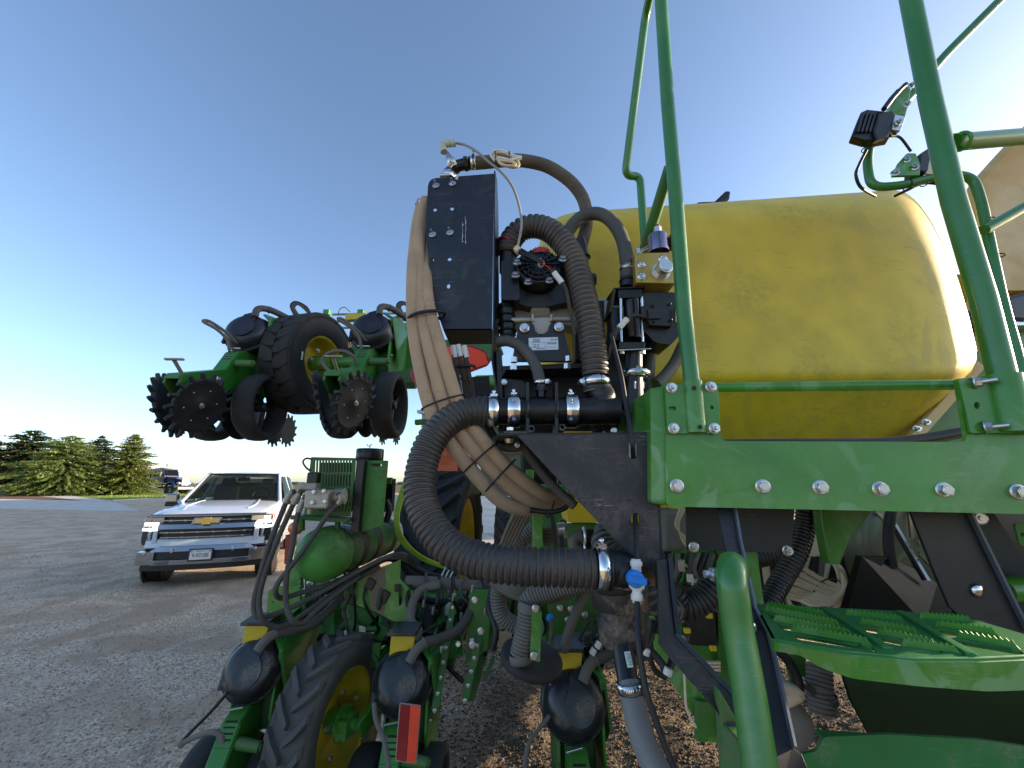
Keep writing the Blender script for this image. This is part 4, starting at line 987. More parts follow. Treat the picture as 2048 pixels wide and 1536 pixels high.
for (x0, y0, x1, y1) in SL:
    b = MB(); a, c = Tp(x0, y0), Tp(x1, y1); d = c-a; n = int(d.length/.0052); side = Vector((-d.y, d.x, 0)).normalized(); vs = []; hh = .0105
    prof = []
    for i in range(n*2+1):
        u = i/(n*2); e = min(u, 1-u)*d.length; rise = hh*min(1, math.sqrt(max(0, 1-(1-min(1, e/.009))**2))); tooth = .0038 if i % 2 else 0
        off = -side*(.004*(1-min(1, e/.008)))
        p = a+d*u+off; vs += [p+Vector((0, 0, -.008)), p+Vector((0, 0, rise-tooth*(rise > .006)))]
    k = len(vs); vs2 = [p+side*.0022 for p in vs]
    fs = [(2*i, 2*i+2, 2*i+3, 2*i+1) for i in range(n*2)]+[(2*i+k, 2*i+1+k, 2*i+3+k, 2*i+2+k) for i in range(n*2)]+[(2*i+1, 2*i+3, 2*i+3+k, 2*i+1+k) for i in range(n*2)]
    b.add(vs+vs2, fs); part('serrated_rib', b, M['green'], T)
for (x0, y0, x1, y1) in ((1648, 1216, 1776, 1298), (1800, 1224, 1945, 1312)):
    b = MB(); b.beam(Tp(x0, y0, ZT+.001), Tp(x1, y1, ZT+.001), .012, .006); part('cross_rib', b, M['tread'], T, .002)
bb = MB(); bb.sphere(P(1502, 1255, .70), .009, 12, 8, (1, .5, 1)); part('bolt', bb, M['steel'], T)
# lower step
T = thing('step', 'lower green step edge at the bottom right corner', 'step', P(1850, 1500, .75))
b = MB(); b.pplate([rpoly([(1600, 1580), (1606, 1508), (1634, 1503), (1648, 1474), (1780, 1469), (1960, 1480), (2080, 1498), (2400, 1530), (2400, 1700), (1600, 1700)], 8, 3)], .72, .006); part('front_lip', b, M['tread'], T, .003)
b = MB(); b.plate([[P(1648, 1474, .725), P(1780, 1469, .725), P(1960, 1480, .725), P(2080, 1498, .725), P(2400, 1530, .725)]+[P(2400, 1530, .725)+Vector((0, .02, 0)), P(1648, 1474, .725)+Vector((0, .02, 0))]], (0, 0, -.004)); part('tread_plate', b, M['tread'], T)
# straps
T = thing('step_strap', 'cranked black flat strap beside the short green grab tube', 'strap', P(1500, 1260, .68))
b = MB(); b.pplate([[(1432, 1012), (1466, 1012), (1477, 1080), (1492, 1148), (1506, 1213), (1532, 1262), (1546, 1317), (1584, 1495), (1604, 1508), (1640, 1600), (1560, 1600), (1530, 1430), (1500, 1275), (1470, 1180)]], 0, .006, lambda x, y: .84-.0004*(y-1012)); part('strap', b, M['blk'], T, .001)
b = MB(); e = [(1466, 1012), (1477, 1080), (1492, 1148), (1506, 1213), (1532, 1262), (1546, 1317), (1584, 1495)]
for p, q in zip(e, e[1:]): b.beam(P(p[0]+2, p[1], .84-.0004*(p[1]-1012)), P(q[0]+2, q[1], .84-.0004*(q[1]-1012)), .004, .012, (0, 1, 0))
part('strap_edge', b, mat('pale_edge', (.10, .12, .15), .35), T)  # edge strips set paler than the strap face
T = thing('step_strap', 'wide black strap with a round-headed bolt at far right of the steps', 'strap', P(1950, 1150, .8))
b = MB(); b.pplate([[(1818, 1015), (1932, 1018), (2000, 1160), (2052, 1262), (2090, 1340), (2010, 1290), (1925, 1235), (1900, 1215), (1872, 1150), (1836, 1060)]], .86, .006); part('strap', b, M['blk'], T, .001)
b = MB(); b.beam(P(1934, 1018, .857), P(2054, 1262, .857), .005, .012, (0, 1, 0)); part('strap_edge', b, bpy.data.materials['pale_edge'], T)
b = MB(); b.sphere(P(1955, 1181, .858), .0125, 18, 10, (1, .5, 1)); part('bolt', b, M['chrome'], T)
T = thing('step_strap', 'second black strap behind, with an oily nut at its top', 'strap', P(2000, 1100, 1.0))
b = MB(); b.pplate([[(1930, 1010), (1985, 1020), (2100, 1200), (2100, 1330), (2040, 1290), (1985, 1150)]], 1.0, .006); part('strap', b, M['blk'], T, .001)
bolt(T, P(1958, 1036, .99), ME_NUT, (-.6, -1, 0), 1.3)
b = MB(); b.tube([P(2006, 1180, .93), P(2150, 1172, .93)], .024, 18); solo('cross_tube', b, M['green'], 'short green tube end crossing behind the wide black strap', 'tube', bevel=0)
b = MB(); b.pplate([rpoly([(2030, 1048), (2100, 1045), (2100, 1110), (2040, 1090)], 4)]+[circ(2044, 1069, 4)], 1.05, .006); solo('lug_plate', b, M['green'], 'small lime-lit green lug plate with a hole at the right edge', 'bracket', bevel=.001)
# short grab tube
T = thing('grab_tube', 'thick short green grab tube with bolted round end, left of the step', 'handrail', P(1470, 1300, .6))
b = MB(); b.tube(fillet([P(1475, 1140, .72), P(1464, 1131, .615), P(1463, 1160, .60), P(1475, 1258, .595), P(1497, 1377, .58), P(1520, 1540, .56), P(1530, 1640, .55)], .022, 6), .0195, 24); part('tube', b, M['green_tube'], T)
b = MB(); b.beam(P(1478, 1470, .63), P(1470, 1600, .63), .045, .02); b.plate([[P(1440, 1380, .66), P(1475, 1440, .66), P(1490, 1600, .66), P(1455, 1600, .66)]], (0, .02, 0)); part('foot_bracket', b, M['green_dirty'], T, .003)
b = MB(); b.cyl(P(1409, 1148, .62), P(1440, 1149, .62), .0052, n=12); b.hexa(P(1422, 1149, .62), P(1437, 1149, .62), .0095); part('bolt', b, M['steel'], T)
# brushed bar
b = MB(); YB = lambda x, y: .80-.00042*(y-1110)
T = thing('brace_bar', 'cranked dark brushed flat bar running down from the black gusset to the grab tube', 'bar', P(1350, 1280, .74))
b.pplate([[(1314, 1120), (1334, 1118), (1340, 1187), (1350, 1268), (1471, 1396), (1481, 1468), (1455, 1449), (1400, 1385), (1329, 1304), (1320, 1290)]], 0, .008, YB); part('bar', b, M['blk_wood'], T, .001)
b = MB(); e = [(1337, 1118), (1343, 1187), (1353, 1268), (1474, 1396)]
for p, q in zip(e, e[1:]): b.beam(P(p[0], p[1], YB(*p)+.004), P(q[0], q[1], YB(*q)+.004), .007, .016, (0, 1, 0))
part('bar_edge', b, M['blk_panel'], T)

# ---- things under the beam
T = thing('bracket_box', 'plain black box bracket hanging under the green beam with two nuts', 'bracket', P(1478, 1060, 1.0))
b = MB(); b.pplate([[(1372, 1008), (1590, 1012), (1584, 1106), (1374, 1100)]], .96, .006); part('face_plate', b, M['blk'], T, .001)
for x, y in ((1387, 1094), (1574, 1101)): bolt(T, P(x, y, .96), ME_NUT)
b = MB(); b.pplate([rpoly([(1486, 1085), (1512, 1085), (1528, 1210), (1500, 1210)], 5)], 1.0, .008); solo('upright_plate', b, M['green'], 'narrow upright green plate just right of the short grab tube', 'plate', bevel=.001)
b = MB(); b.pplate([[(1640, 1010), (1752, 1010), (1700, 1078), (1680, 1130), (1660, 1128), (1646, 1060)]], 1.05, .03); solo('hanger_plate', b, M['green'], 'dark green wedge hanger under the beam with cream tubes beside it', 'bracket', bevel=.002)
b = corrugated(smooth([P(1612, 1000, 1.12), P(1610, 1050, 1.12), P(1595, 1105, 1.1), P(1560, 1165, 1.08), P(1530, 1220, 1.05)]), .024, .0105); solo('corrugated_hose', b, [M['corr'], M['plastic']], 'black ribbed hose dropping from the beam behind the step, wrapped in tape', 'hose')
b = corrugated(smooth([P(1500, 1120, 1.3), P(1540, 1112, 1.3), P(1600, 1100, 1.3)]), .026, .011); solo('corrugated_hose', b, [M['corr'], M['plastic']], 'short black ribbed hose just under the bracket box', 'hose')
T = thing('tube_coil', 'coil of cream seed tubes looped behind the step', 'tubing', P(1640, 1170, 1.3))
rr = random.Random(8)
for k in range(11):
    o = rr.uniform(-4, 4); r_ = k*3.0
    b = MB(); b.tube(smooth([P(1590+o-k*4, 1118+k*7, 1.32), P(1625+o, 1146+k*6, 1.30), P(1662+o, 1166+k*5, 1.28), P(1684-k*.5, 1172+k*3.2, 1.26), P(1690-k*1.2, 1158-k*.5, 1.25), P(1680-k*1.5, 1134-k*1.0, 1.26), P(1655-k, 1122-k*1.2, 1.3)], 5), .0058, 8); part('seed_tube', b, M['cream'], T)
for k in range(7):
    b = MB(); b.tube(smooth([P(1622+k*5, 1050, 1.28), P(1624+k*4.5, 1080, 1.28), P(1618+k*5.4, 1112, 1.27)]), .0052, 8); part('seed_tube', b, M['cream'], T)
b = MB(); b.torus(P(1656, 1186, 1.25), (1, .1, -.8), .045, .002, 20, 6); part('cable_tie', b, M['cable_blk'], T)
# smoked wheel
smk = mat('smoked_plastic', (.17, .175, .11), .35, .1)
T = thing('blower_fan', 'smoky grey-green round fan housing behind the step, crossed by black hoses', 'fan', P(1800, 1120, 1.5))
c = P(1795, 1090, 1.5); b = MB(); b.lathe([(.19, .06), (.20, .03), (.205, 0), (.19, -.03), (.15, -.035), (.06, -.02), (.0, -.03)], c, (-.35, .9, .15), 40); part('housing', b, smk, T)
for k in range(6):
    a_ = R(20+k*60); b = MB(); d = Vector((math.cos(a_), .35*math.cos(a_), math.sin(a_))); b.beam(c+d*.03+Vector((0, -.055, 0)), c+d*.185+Vector((0, -.055, 0)), .006, .014); part('housing_rib', b, smk, T)
b = MB(); b.tube(smooth([P(1785, 1010, 1.2), P(1778, 1050, 1.2), P(1777, 1090, 1.2), P(1784, 1135, 1.2)]), .013, 12); solo('rubber_hose', b, M['cable_blk'], 'plain black hose dropping in front of the fan housing', 'hose')
T = thing('printed_hose', 'black hose with a white printed stripe slanting across the fan housing', 'hose', P(1815, 1110, 1.22))
pa, pb = P(1778, 1035, 1.25), P(1852, 1160, 1.2)
b = MB(); b.tube([pa, pb], .009, 12); part('hose', b, M['cable_blk'], T)
b = MB(); dd = (pb-pa).normalized(); b.beam(pa+dd*.02+Vector((0, -.009, 0)), pb+Vector((0, -.009, 0)), .008, .001, (0, 1, 0)); st_ = part('stripe', b, M['foil'], T)
lettering('12 MM 2001 EL', .009, M['ink'], T, pa.lerp(pb, .55)+Vector((0, -.0105, 0)), dd, Vector((0, 1, 0)).cross(dd)*-1)
T = thing('chassis_cover', 'black sloping cover with scraped dusty top behind the step', 'cover', P(1800, 1190, 1.1))
b = MB(); b.plate([[P(1724, 1113, 1.15), P(1775, 1114, 1.18), P(1690, 1250, 1.1), P(1686, 1245, 1.08)]], (0, .02, 0)); b.plate([[P(1724, 1113, 1.15), P(1688, 1250, 1.02), P(1850, 1250, 1.02)]], (0, .02, 0)); splitp('side_face', b, M['dull_black'], T)
b = MB(); b.plate([[P(1724, 1113, 1.15), P(1775, 1115, 1.28), P(1830, 1138, 1.28), P(1876, 1166, 1.28), P(1915, 1245, 1.05), P(1850, 1250, 1.02)]], (0, .01, -.02)); part('top_face', b, mat('scraped_black', (.008, .008, .009), .6, scratch=.35, scr_col=(.22, .19, .16)), T, .002)
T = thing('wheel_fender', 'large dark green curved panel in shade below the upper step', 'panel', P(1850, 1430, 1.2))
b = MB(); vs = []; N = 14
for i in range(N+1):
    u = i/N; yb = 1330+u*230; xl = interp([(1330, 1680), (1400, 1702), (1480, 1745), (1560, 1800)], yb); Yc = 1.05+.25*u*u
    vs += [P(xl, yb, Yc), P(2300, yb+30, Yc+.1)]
b.add(vs, [(2*i, 2*i+1, 2*i+3, 2*i+2) for i in range(N)], True); k = len(vs); b.add([Vector(p)+Vector((0, .008, 0)) for p in vs], [(2*i, 2*i+1, 2*i+3, 2*i+2) for i in range(N)], True); part('panel', b, mat('shade_toned_panel', (.012, .035, .010), .6, dust=.4, dcol=(.05, .05, .02), dscale=2), T)  # near-black green puts the shade under the step into the colour
b = corrugated([P(1638, 1330, 1.45), P(1640, 1380, 1.43), P(1646, 1428, 1.42)], .036, .012); T = thing('seed_drop_hose', 'light grey ribbed hose hanging under the step, held by a strap', 'hose', P(1640, 1380, 1.43)); part('hose', b, [M['corr_grey'], M['grey_hose']], T)
b = band(P(1645, 1396, 1.43), (.05, 0, -1), .038, .02); part('strap', b, M['grey_hose'], T); bolt(T, P(1605, 1362, 1.40), ME_NUT)
b = MB(); b.beam(P(1605, 1362, 1.41), P(1630, 1388, 1.41), .005, .02); part('strap_tail', b, M['grey_hose'], T)
b = MB(); b.pplate([[(1570, 1310), (1612, 1312), (1612, 1378), (1585, 1378)]], 1.5, .01); solo('post_plate', b, M['green_dirty'], 'green plate glimpsed between the black strap and the hanging ribbed hose', 'plate')
b = MB(); b.tube(smooth([P(1555, 1300, 1.2), P(1575, 1320, 1.2), P(1592, 1350, 1.2), P(1597, 1380, 1.2), P(1580, 1396, 1.2)]), .012, 12); solo('rubber_hose', b, M['cable_blk'], 'black hose curving down under the left corner of the step', 'hose')
b = MB(); b.tube(smooth([P(1560, 1375, 1.2), P(1580, 1378, 1.2), P(1596, 1388, 1.2), P(1575, 1400, 1.2), P(1562, 1402, 1.2)]), .016, 14); solo('elbow_fitting', b, M['cream'], 'cream elbow fitting beside the cranked black strap', 'fitting')
b = MB(); b.tube(smooth([P(1560, 1410, 1.25), P(1580, 1430, 1.25), P(1590, 1460, 1.25), P(1585, 1500, 1.25)]), .0, 12, rf=lambda i, N: .035*math.sin(math.pi*(i+1)/(N+1))+.01); solo('meter_cover', b, M['dust_hose'], 'dusty grey rounded meter cover low behind the black strap', 'cover')
# control panel area left of the grab tube
T = thing('side_cover', 'green side cover carrying a black junction box with yellow latches', 'cover', P(1390, 1300, 1.3))
b = MB(); b.pplate([[(1300, 1235), (1345, 1225), (1345, 1085), (1440, 1085), (1470, 1240), (1470, 1490), (1405, 1482), (1400, 1450), (1340, 1360), (1312, 1310)]], 1.35, .01); part('panel', b, M['green'], T, .001)
b = MB(); b.beam(P(1402, 1400, 1.33), P(1402, 1480, 1.33), .02, .03); b.beam(P(1440, 1100, 1.33), P(1452, 1480, 1.33), .012, .03); part('panel_flange', b, M['green_dirty'], T, .001)
b = MB(); b.pplate([rpoly([(1376, 1228), (1430, 1224), (1434, 1294), (1380, 1290)], 5)], 1.30, .05); jb = part('junction_box', b, M['plastic'], T, .004)
for x, y in ((1418, 1231), (1374, 1261), (1426, 1296)):
    b = MB(); b.box(P(x, y, 1.292), (.017, .012, .013)); part('latch', b, M['yellow'], jb, .001)
for x, y in ((1364, 1239), (1368, 1276)): bolt(T, P(x, y, 1.33), ME_SMALL, sc=1.1)
b = MB(); b.tube(fillet([P(1368, 1330, 1.3), P(1372, 1420, 1.3), P(1392, 1455, 1.3)], .03), .0035, 8); part('conduit', b, M['cream'], T)
b = MB()
for k in range(3): b.box(P(1420, 1325+k*7, 1.3), (.055, .01, .006))
part('rail_strip', b, M['cream'], T)
b = corrugated(smooth([P(1345, 1190, 1.0), P(1365, 1212, 1.0), P(1400, 1200, 1.0), P(1436, 1168, 1.0), P(1470, 1150, 1.0)]), .031, .0105); solo('corrugated_hose', b, [M['corr'], M['plastic']], 'black ribbed hose passing behind the short grab tube', 'hose')
b = corrugated(smooth([P(1398, 1150, 1.5), P(1402, 1110, 1.5), P(1400, 1060, 1.5)]), .030, .012); solo('corrugated_hose', b, [M['corr_grey'], M['plastic']], 'grey ribbed hose behind the bolt of the grab tube', 'hose')
for k, pts in enumerate((((1360, 1120), (1375, 1135), (1384, 1160), (1378, 1180)), ((1345, 1200), (1352, 1170), (1366, 1155), (1364, 1120)), ((1350, 1140), (1400, 1146), (1420, 1150)))):
    b = MB(); b.tube(path(pts, 1.3), .003, 6); solo('sensor_wire', b, M['cream'] if k != 1 else M['grn_line'], ('cream wire looping with a white tag under the bracket box', 'thin green wire curving up beside the brushed bar', 'cream wire running level behind the grab tube bolt')[k], 'wire')
b = MB(); b.box(P(1380, 1156, 1.28), (.016, .01, .02)); solo('wire_tag', b, M['white_pl'], 'small white tag clipped to the cream wire', 'tag')
b = MB(); b.plate([[P(1330, 1020, 1.3), P(1375, 1020, 1.3), P(1375, 1100, 1.3), P(1330, 1105, 1.3)]], (0, .15, 0)); solo('frame_block', b, M['corr_grey'], 'dusty grey casting between the gusset and the bracket box', 'casting', bevel=.01)
b = MB()
T = thing('wire_bundle', 'fan of tan wires beside the black bracket box', 'wires', P(1362, 1050, 1.2))
for k in range(7):
    b = MB(); b.tube(path([(1372-k*2, 1015), (1358-k*1.2, 1045+k), (1362+k*1.6, 1075), (1376+k, 1098)], 1.2), .0022, 6); part('wire', b, M['cream'], T)
b = MB(); b.pplate([[(1128, 990), (1375, 990), (1375, 1046), (1138, 1045)]], 1.5, .2)
solo('lower_tank', b, M['yellow'], 'yellow lower hopper showing either side of the black gusset', 'hopper')
b = MB(); b.pplate([[(1134, 1047), (1380, 1048), (1380, 1075), (1300, 1120), (1138, 1120)]], 1.52, .02); solo('hopper_shelf', b, M['green_dirty'], 'green shelf plate under the yellow lower hopper', 'frame')

# ================================================================ PUMP GROUP
YP = 1.0
T = thing('mounting_panel', 'tall black bracket plate with four washered studs and scratches, left of the pump', 'bracket', P(925, 500, YP))
b = MB(); b.pplate([rpoly([(857, 357), (988, 347), (984, 660), (887, 661), (866, 600), (850, 455)], [16, 2, 2, 4, 10, 30], 5)]+[circ(870, 419, 4), circ(904, 417, 4), circ(864, 519, 4), circ(899, 518, 4), circ(897, 572, 3.5, 5)], YP, .005); part('face_plate', b, M['blk_panel'], T, .001)
b = MB(); b.plate([[P(988, 341, YP-.002), P(985, 660, YP-.002), P(982, 720, YP-.002), P(992, 790, YP-.002), P(992, 790, YP-.002)+Vector((.004, .06, 0)), P(988, 380, YP-.002)+Vector((.006, .075, -.0)), P(988, 345, YP)+Vector((.004, .03, 0))]], (.004, 0, 0)); part('side_flange', b, M['blk_panel'], T, .0008)
b = MB(); b.plate([[P(887, 661, YP), P(984, 660, YP), P(984, 660, YP)+Vector((0, .11, .0)), P(887, 661, YP)+Vector((0, .11, 0))]], (0, 0, .004)); part('bottom_flange', b, M['blk'], T)
for x, y in ((872, 371), (905, 367), (865, 469), (900, 465)): bolt(T, P(x, y, YP), ME_WASHER, (-.1, -1, .25))
b = MB()
r_ = random.Random(4)
for k in range(26):
    y0 = 432+k*2.1; b.box(P((931 if k % 2 else 925)+r_.uniform(-.7, .7), y0+(14 if k % 2 == 0 else 0)*(k < 20), YP-.0006), (.0008+.0016*r_.random(), .0006, .002+.005*r_.random()))
part('scratch_marks', b, M['foil'], T)
b = MB(); b.plate([[P(912, 352, YP-.001), P(917, 354, YP-.001), P(915, 360, YP-.001), P(910, 358, YP-.001)]], (0, -.0005, 0)); part('paint_chip', b, M['cream'], T)
b = MB(); b.plate([[P(920, 755, 1.12), P(978, 752, 1.12), P(985, 830, 1.12), P(940, 835, 1.12)]], (0, .01, 0)); part('back_plate', b, M['blk'], T)
# pump frame under
T = thing('pump_stand', 'black folded steel stand under the pump with bolted cross shelf', 'bracket', P(1060, 860, 1.05))
b = MB(); b.pplate([[(992, 700), (1003, 700), (1006, 862), (996, 862)]], 1.02, .14); b.pplate([[(1000, 732), (1216, 724), (1216, 734), (1012, 740), (1006, 752), (1000, 752)]], 1.03, .10); b.pplate([[(1005, 735), (1290, 735), (1290, 862), (1005, 862)]], 1.16, .006); splitp('frame', b, M['blk'], T, .001)
b = MB(); b.pplate([rpoly([(1007, 756), (1050, 762), (1058, 800), (1010, 800)], 8)], 1.05, .006); b.pplate([rpoly([(1215, 650), (1285, 650), (1300, 800), (1240, 850), (1205, 842)], 14)], 1.08, .006); splitp('side_plate', b, M['blk'], T, .001)
for x, y, d in ((1028, 721, 0), (1137, 719, 0), (1027, 736, 1), (1134, 734, 1)):
    b = MB(); b.hexa(P(x, y-6, 1.0), P(x, y+4, 1.0), .0095); part('nut', b, M['steel'], T)
bolt(T, P(1008, 764, 1.02), ME_SMALL); bolt(T, P(1228, 861, .98), ME_SMALL)
for x, y in ((1124, 855), (1063, 858)):
    b = MB(); b.lathe([(.010, 0), (.010, .008), (.006, .009), (.006, .002), (0, .002)], P(x, y, 1.15), (0, -1, 0), 16); part('socket_screw', b, M['steel'], T)
b = MB(); b.lathe([(.055, 0), (.055, .02), (.035, .03), (0, .03)], P(1092, 848, 1.17), (0, -1, 0), 30); part('bearing_cover', b, M['blk'], T)
b = MB(); b.cyl(P(1248, 740, 1.0), P(1254, 860, 1.0), .004); part('stay_rod', b, M['grey_hose'], T)

# ---- diaphragm pump
T = thing('diaphragm_pump', 'black diaphragm pump with ribbed round head, red cap and silver data label', 'pump', P(1075, 600, 1.05))
b = MB(); c = P(1065, 545, 1.06)
b.pplate([rpoly([(1002, 520), (1060, 512), (1140, 512), (1180, 540), (1180, 600), (1120, 606), (1095, 614), (1060, 614), (1035, 606), (1003, 600)], 10)], 1.03, .10); b.pplate([rpoly([(1002, 520), (1035, 520), (1040, 600), (1002, 600)], 8)], 1.0, .1)
part('pump_head', b, M['plastic'], T, .008)
b = MB(); c = P(1077, 534, 1.0); b.lathe([(.060, .03), (.060, -.004), (.056, -.008), (.052, -.004), (.012, -.010), (0, -.010)], c, (0, 1, -.25), 32); part('head_cover', b, M['plastic'], T)
ax = Vector((0, 1, -.25)).normalized(); fx, fy, _ = frame_of(ax)
for k in range(16):
    a_ = 2*math.pi*k/16; d = fx*math.cos(a_)+fy*math.sin(a_); b = MB(); b.beam(c-ax*.008+d*.012, c-ax*.008+d*.055, .0022, .010, ax); part('head_rib', b, M['dome_clean'], T)
b = MB(); b.torus(c-ax*.008, ax, .030, .0022, 32, 6); b.torus(c-ax*.008, ax, .044, .0018, 32, 6); part('head_ring', b, M['dome_clean'], T)
for x, y in ((1034, 527), (1031, 552), (1056, 566), (1098, 563), (1125, 520)): bolt(T, P(x, y, .985), ME_BOLT, (0, -.8, .6), .82)
b = MB()
cc = P(1081, 510, 1.02)
b.lathe([(.024, 0), (.024, .012), (.021, .014), (0, .014)], cc, (0, -.15, 1), 24)
for k in range(20):
    a_ = 2*math.pi*k/20; b.box(cc+Vector((.0245*math.cos(a_), .0245*math.sin(a_), .006)), (.003, .003, .011))
part('filler_cap', b, M['red'], T, .0005)
b = MB(); b.pplate([[(1018, 600), (1190, 598), (1190, 640), (1150, 655), (1120, 645), (1040, 650), (1018, 640)]], 1.07, .06); b.tube([P(1022, 641, 1.03), P(1150, 638, 1.03)], .0085, 12)
b.pplate([rpoly([(1062, 636), (1104, 636), (1098, 660), (1092, 668), (1075, 668), (1069, 660)], 6)], 1.015, .015); b.pplate([[(1063, 628), (1067, 628), (1069, 642), (1064, 642)]], 1.01, .03); b.pplate([[(1101, 628), (1105, 628), (1103, 642), (1099, 642)]], 1.01, .03); part('gear_casting', b, M['alu'], T, .003)
b = MB(); b.pplate([[(1062, 614), (1100, 614), (1102, 634), (1060, 634)]], 1.03, .03); part('dirty_boss', b, M['mud'], T, .006)
b = MB(); b.pplate([rpoly([(1037, 648), (1068, 648), (1070, 662), (1082, 671), (1096, 662), (1099, 648), (1124, 648), (1144, 722), (1024, 722)], 3)], 1.005, .012); part('mount_plate', b, M['blk'], T, .001)
for x, y in ((1049, 656), (1118, 654)): bolt(T, P(x, y, 1.0), ME_BOLT, sc=.9)
b = MB(); b.pplate([rpoly([(1057, 676), (1116, 674), (1117, 699), (1058, 701)], 2)], 1.0035, .0015); lb = part('data_label', b, M['foil'], T)
for tx, x, y, s_ in (('AR 80 BP', 1104, 687, .0062), ('ANNOVI', 1073, 679, .0045), ('REVERBERI', 1073, 682.5, .0040), ('EAC CE', 1108, 679, .0052), ('RPM   550', 1073, 689, .0036), ('BAR   20', 1073, 693, .0036), ('MADE IN ITALY', 1082, 697.5, .0034)): lettering(tx, s_, M['ink'], lb, P(x, y, 1.0030))
for p, q in (((1060, 685), (1115, 684)), ((1060, 695), (1115, 694)), ((1091, 685), (1091, 694))):
    b = MB(); b.beam(P(*p, 1.0031), P(*q, 1.0031), .0004, .0004); part('label_line', b, M['ink'], lb)
b = MB(); b.cyl(P(1012, 610, 1.04), P(1016, 672, 1.04), .022, n=18)
for k in range(4): b.torus(P(1012+k, 618+k*15, 1.04), (0, 0, 1), .023, .003, 18, 6)
part('inlet_pipe', b, M['plastic'], T)
b = MB(); b.cyl(P(1014, 505, 1.06), P(1014, 545, 1.06), .022, n=18); b.cyl(P(1163, 505, 1.06), P(1163, 555, 1.06), .020, n=18); b.tube(smooth([P(1165, 545, 1.06), P(1164, 500, 1.06), P(1158, 480, 1.06)]), .017, 14); b.torus(P(1164, 515, 1.06), (0, 0, 1), .021, .004, 18, 6); splitp('port_elbow', b, M['plastic'], T)
b = MB(); b.hexa(P(1130, 560, 1.08), P(1192, 560, 1.08), .02); b.pplate([[(1150, 600), (1210, 600), (1212, 720), (1150, 722)]], 1.12, .05); part('side_casting', b, M['plastic'], T, .004)

# ---- hoses
def hose(name, label, pts, r, m, cat='hose', n=16, sm=6, cl=(), group=None):
    w = path(pts, n=sm); t = thing(name, label, cat, w[len(w)//2], group)
    b = MB(); b.tube(w, r, n); part('hose', b, m, t); return t, w
def worm_clamp(t, c, axis, r, w=.012, screw=(0, -1, 0), slots=True):
    c = Vector(c); axis = Vector(axis).normalized(); b = band(c, axis, r, w, th=.0014); k = part('hose_clamp', b, M['chrome'], t)
    s_ = Vector(screw); s_ = (s_-axis*s_.dot(axis)).normalized(); q = MB(); tn = axis.cross(s_); cc = c+s_*(r+.006); q.cyl(cc-tn*.008, cc+tn*.006, .0055, n=12); q.hexa(cc+tn*.006, cc+tn*.013, .0045); q.beam(c+s_*r-tn*.008, c+s_*r+tn*.008, w*.8, .004, s_); part('clamp_screw', q, M['steel'], k)
    if slots:
        q = MB()
        fx = tn; 
        for j in range(-7, 8):
            a_ = j*.12; d = (s_*0+Vector((0, -1, 0))); d = (d-axis*d.dot(axis)).normalized(); e = axis.cross(d); dd = d*math.cos(a_)+e*math.sin(a_); q.beam(c+dd*(r+.0026)-axis*w*.27, c+dd*(r+.0026)+axis*w*.27, .0009, .0006, dd)
        part('band_slots', q, M['ink'], k)
    return k
def bolt_clamp(t, c, axis, r, w, up=(0, 0, 1)):
    c = Vector(c); axis = Vector(axis).normalized(); k = part('hose_clamp', band(c, axis, r, w, th=.0022), M['chrome'], t)
    up = Vector(up); up = (up-axis*up.dot(axis)).normalized(); tn = axis.cross(up); q = MB(); p = c+up*(r+.004)
    q.beam(p-tn*.012, p+tn*.010, w*.7, .005, up); q.sphere(p+up*.009, .0058, 12, 8); q.tube([p-tn*.012+up*.003, p+up*.012-tn*.006], .003, 8); q.cyl(p+up*.004-tn*.014, p+up*.004+tn*.014, .003, n=8)
    part('clamp_bolt', q, M['chrome'], k); return k
# large loop hose
pts = [(994, 824, .96), (960, 822, .955), (925, 828, .95), (893, 846, .94), (865, 878, .93), (848, 918, .92), (840, 965, .905), (845, 1012, .89), (862, 1052, .875), (893, 1090, .86), (935, 1113, .85), (985, 1126, .84), (1040, 1132, .835), (1095, 1134, .83), (1150, 1136, .83), (1192, 1137, .83)]
w = path(pts, n=6); T = thing('corrugated_hose', 'big ribbed black suction hose making a wide C-shaped loop at centre', 'hose', w[40], 'corrugated suction hoses')
part('hose', corrugated(w, .0350, .0120, 28, .21), [M['corr'], M['corr_dust']], T)
bolt_clamp(T, P(988, 823, .96), (1, 0, 0), .0345, .024); bolt_clamp(T, P(1203, 1137, .83), (1, 0, -.05), .0365, .022)
# upper ribbed hose
pts = [(1016, 508, 1.06), (1018, 490, 1.06), (1030, 470, 1.06), (1050, 456, 1.05), (1075, 453, 1.04), (1102, 463, 1.03), (1128, 488, 1.02), (1147, 520, 1.01), (1160, 560, 1.0), (1172, 610, .99), (1182, 660, .985), (1188, 705, .98), (1191, 752, .98)]
w = path(pts, n=6); T = thing('corrugated_hose', 'ribbed black hose arching over the pump head down to the tee pipe', 'hose', w[40], 'corrugated suction hoses')
part('hose', corrugated(w, .0340, .0142, 28, .21), [M['corr'], M['corr_dust']], T)
worm_clamp(T, P(1192, 764, .98), (.03, 0, -1), .034, .022, (-1, -.2, 0), False)
b = corrugated([P(1192, 772, .98), P(1193, 786, .98)], .0335, .0142, 28, .17); part('hose_end', b, [M['corr'], M['corr_dust']], T)
b = MB(); b.torus(P(1014, 492, 1.06), (.5, .2, 1), .031, .004, 20, 8); part('red_tag', b, M['dark_red'], T)
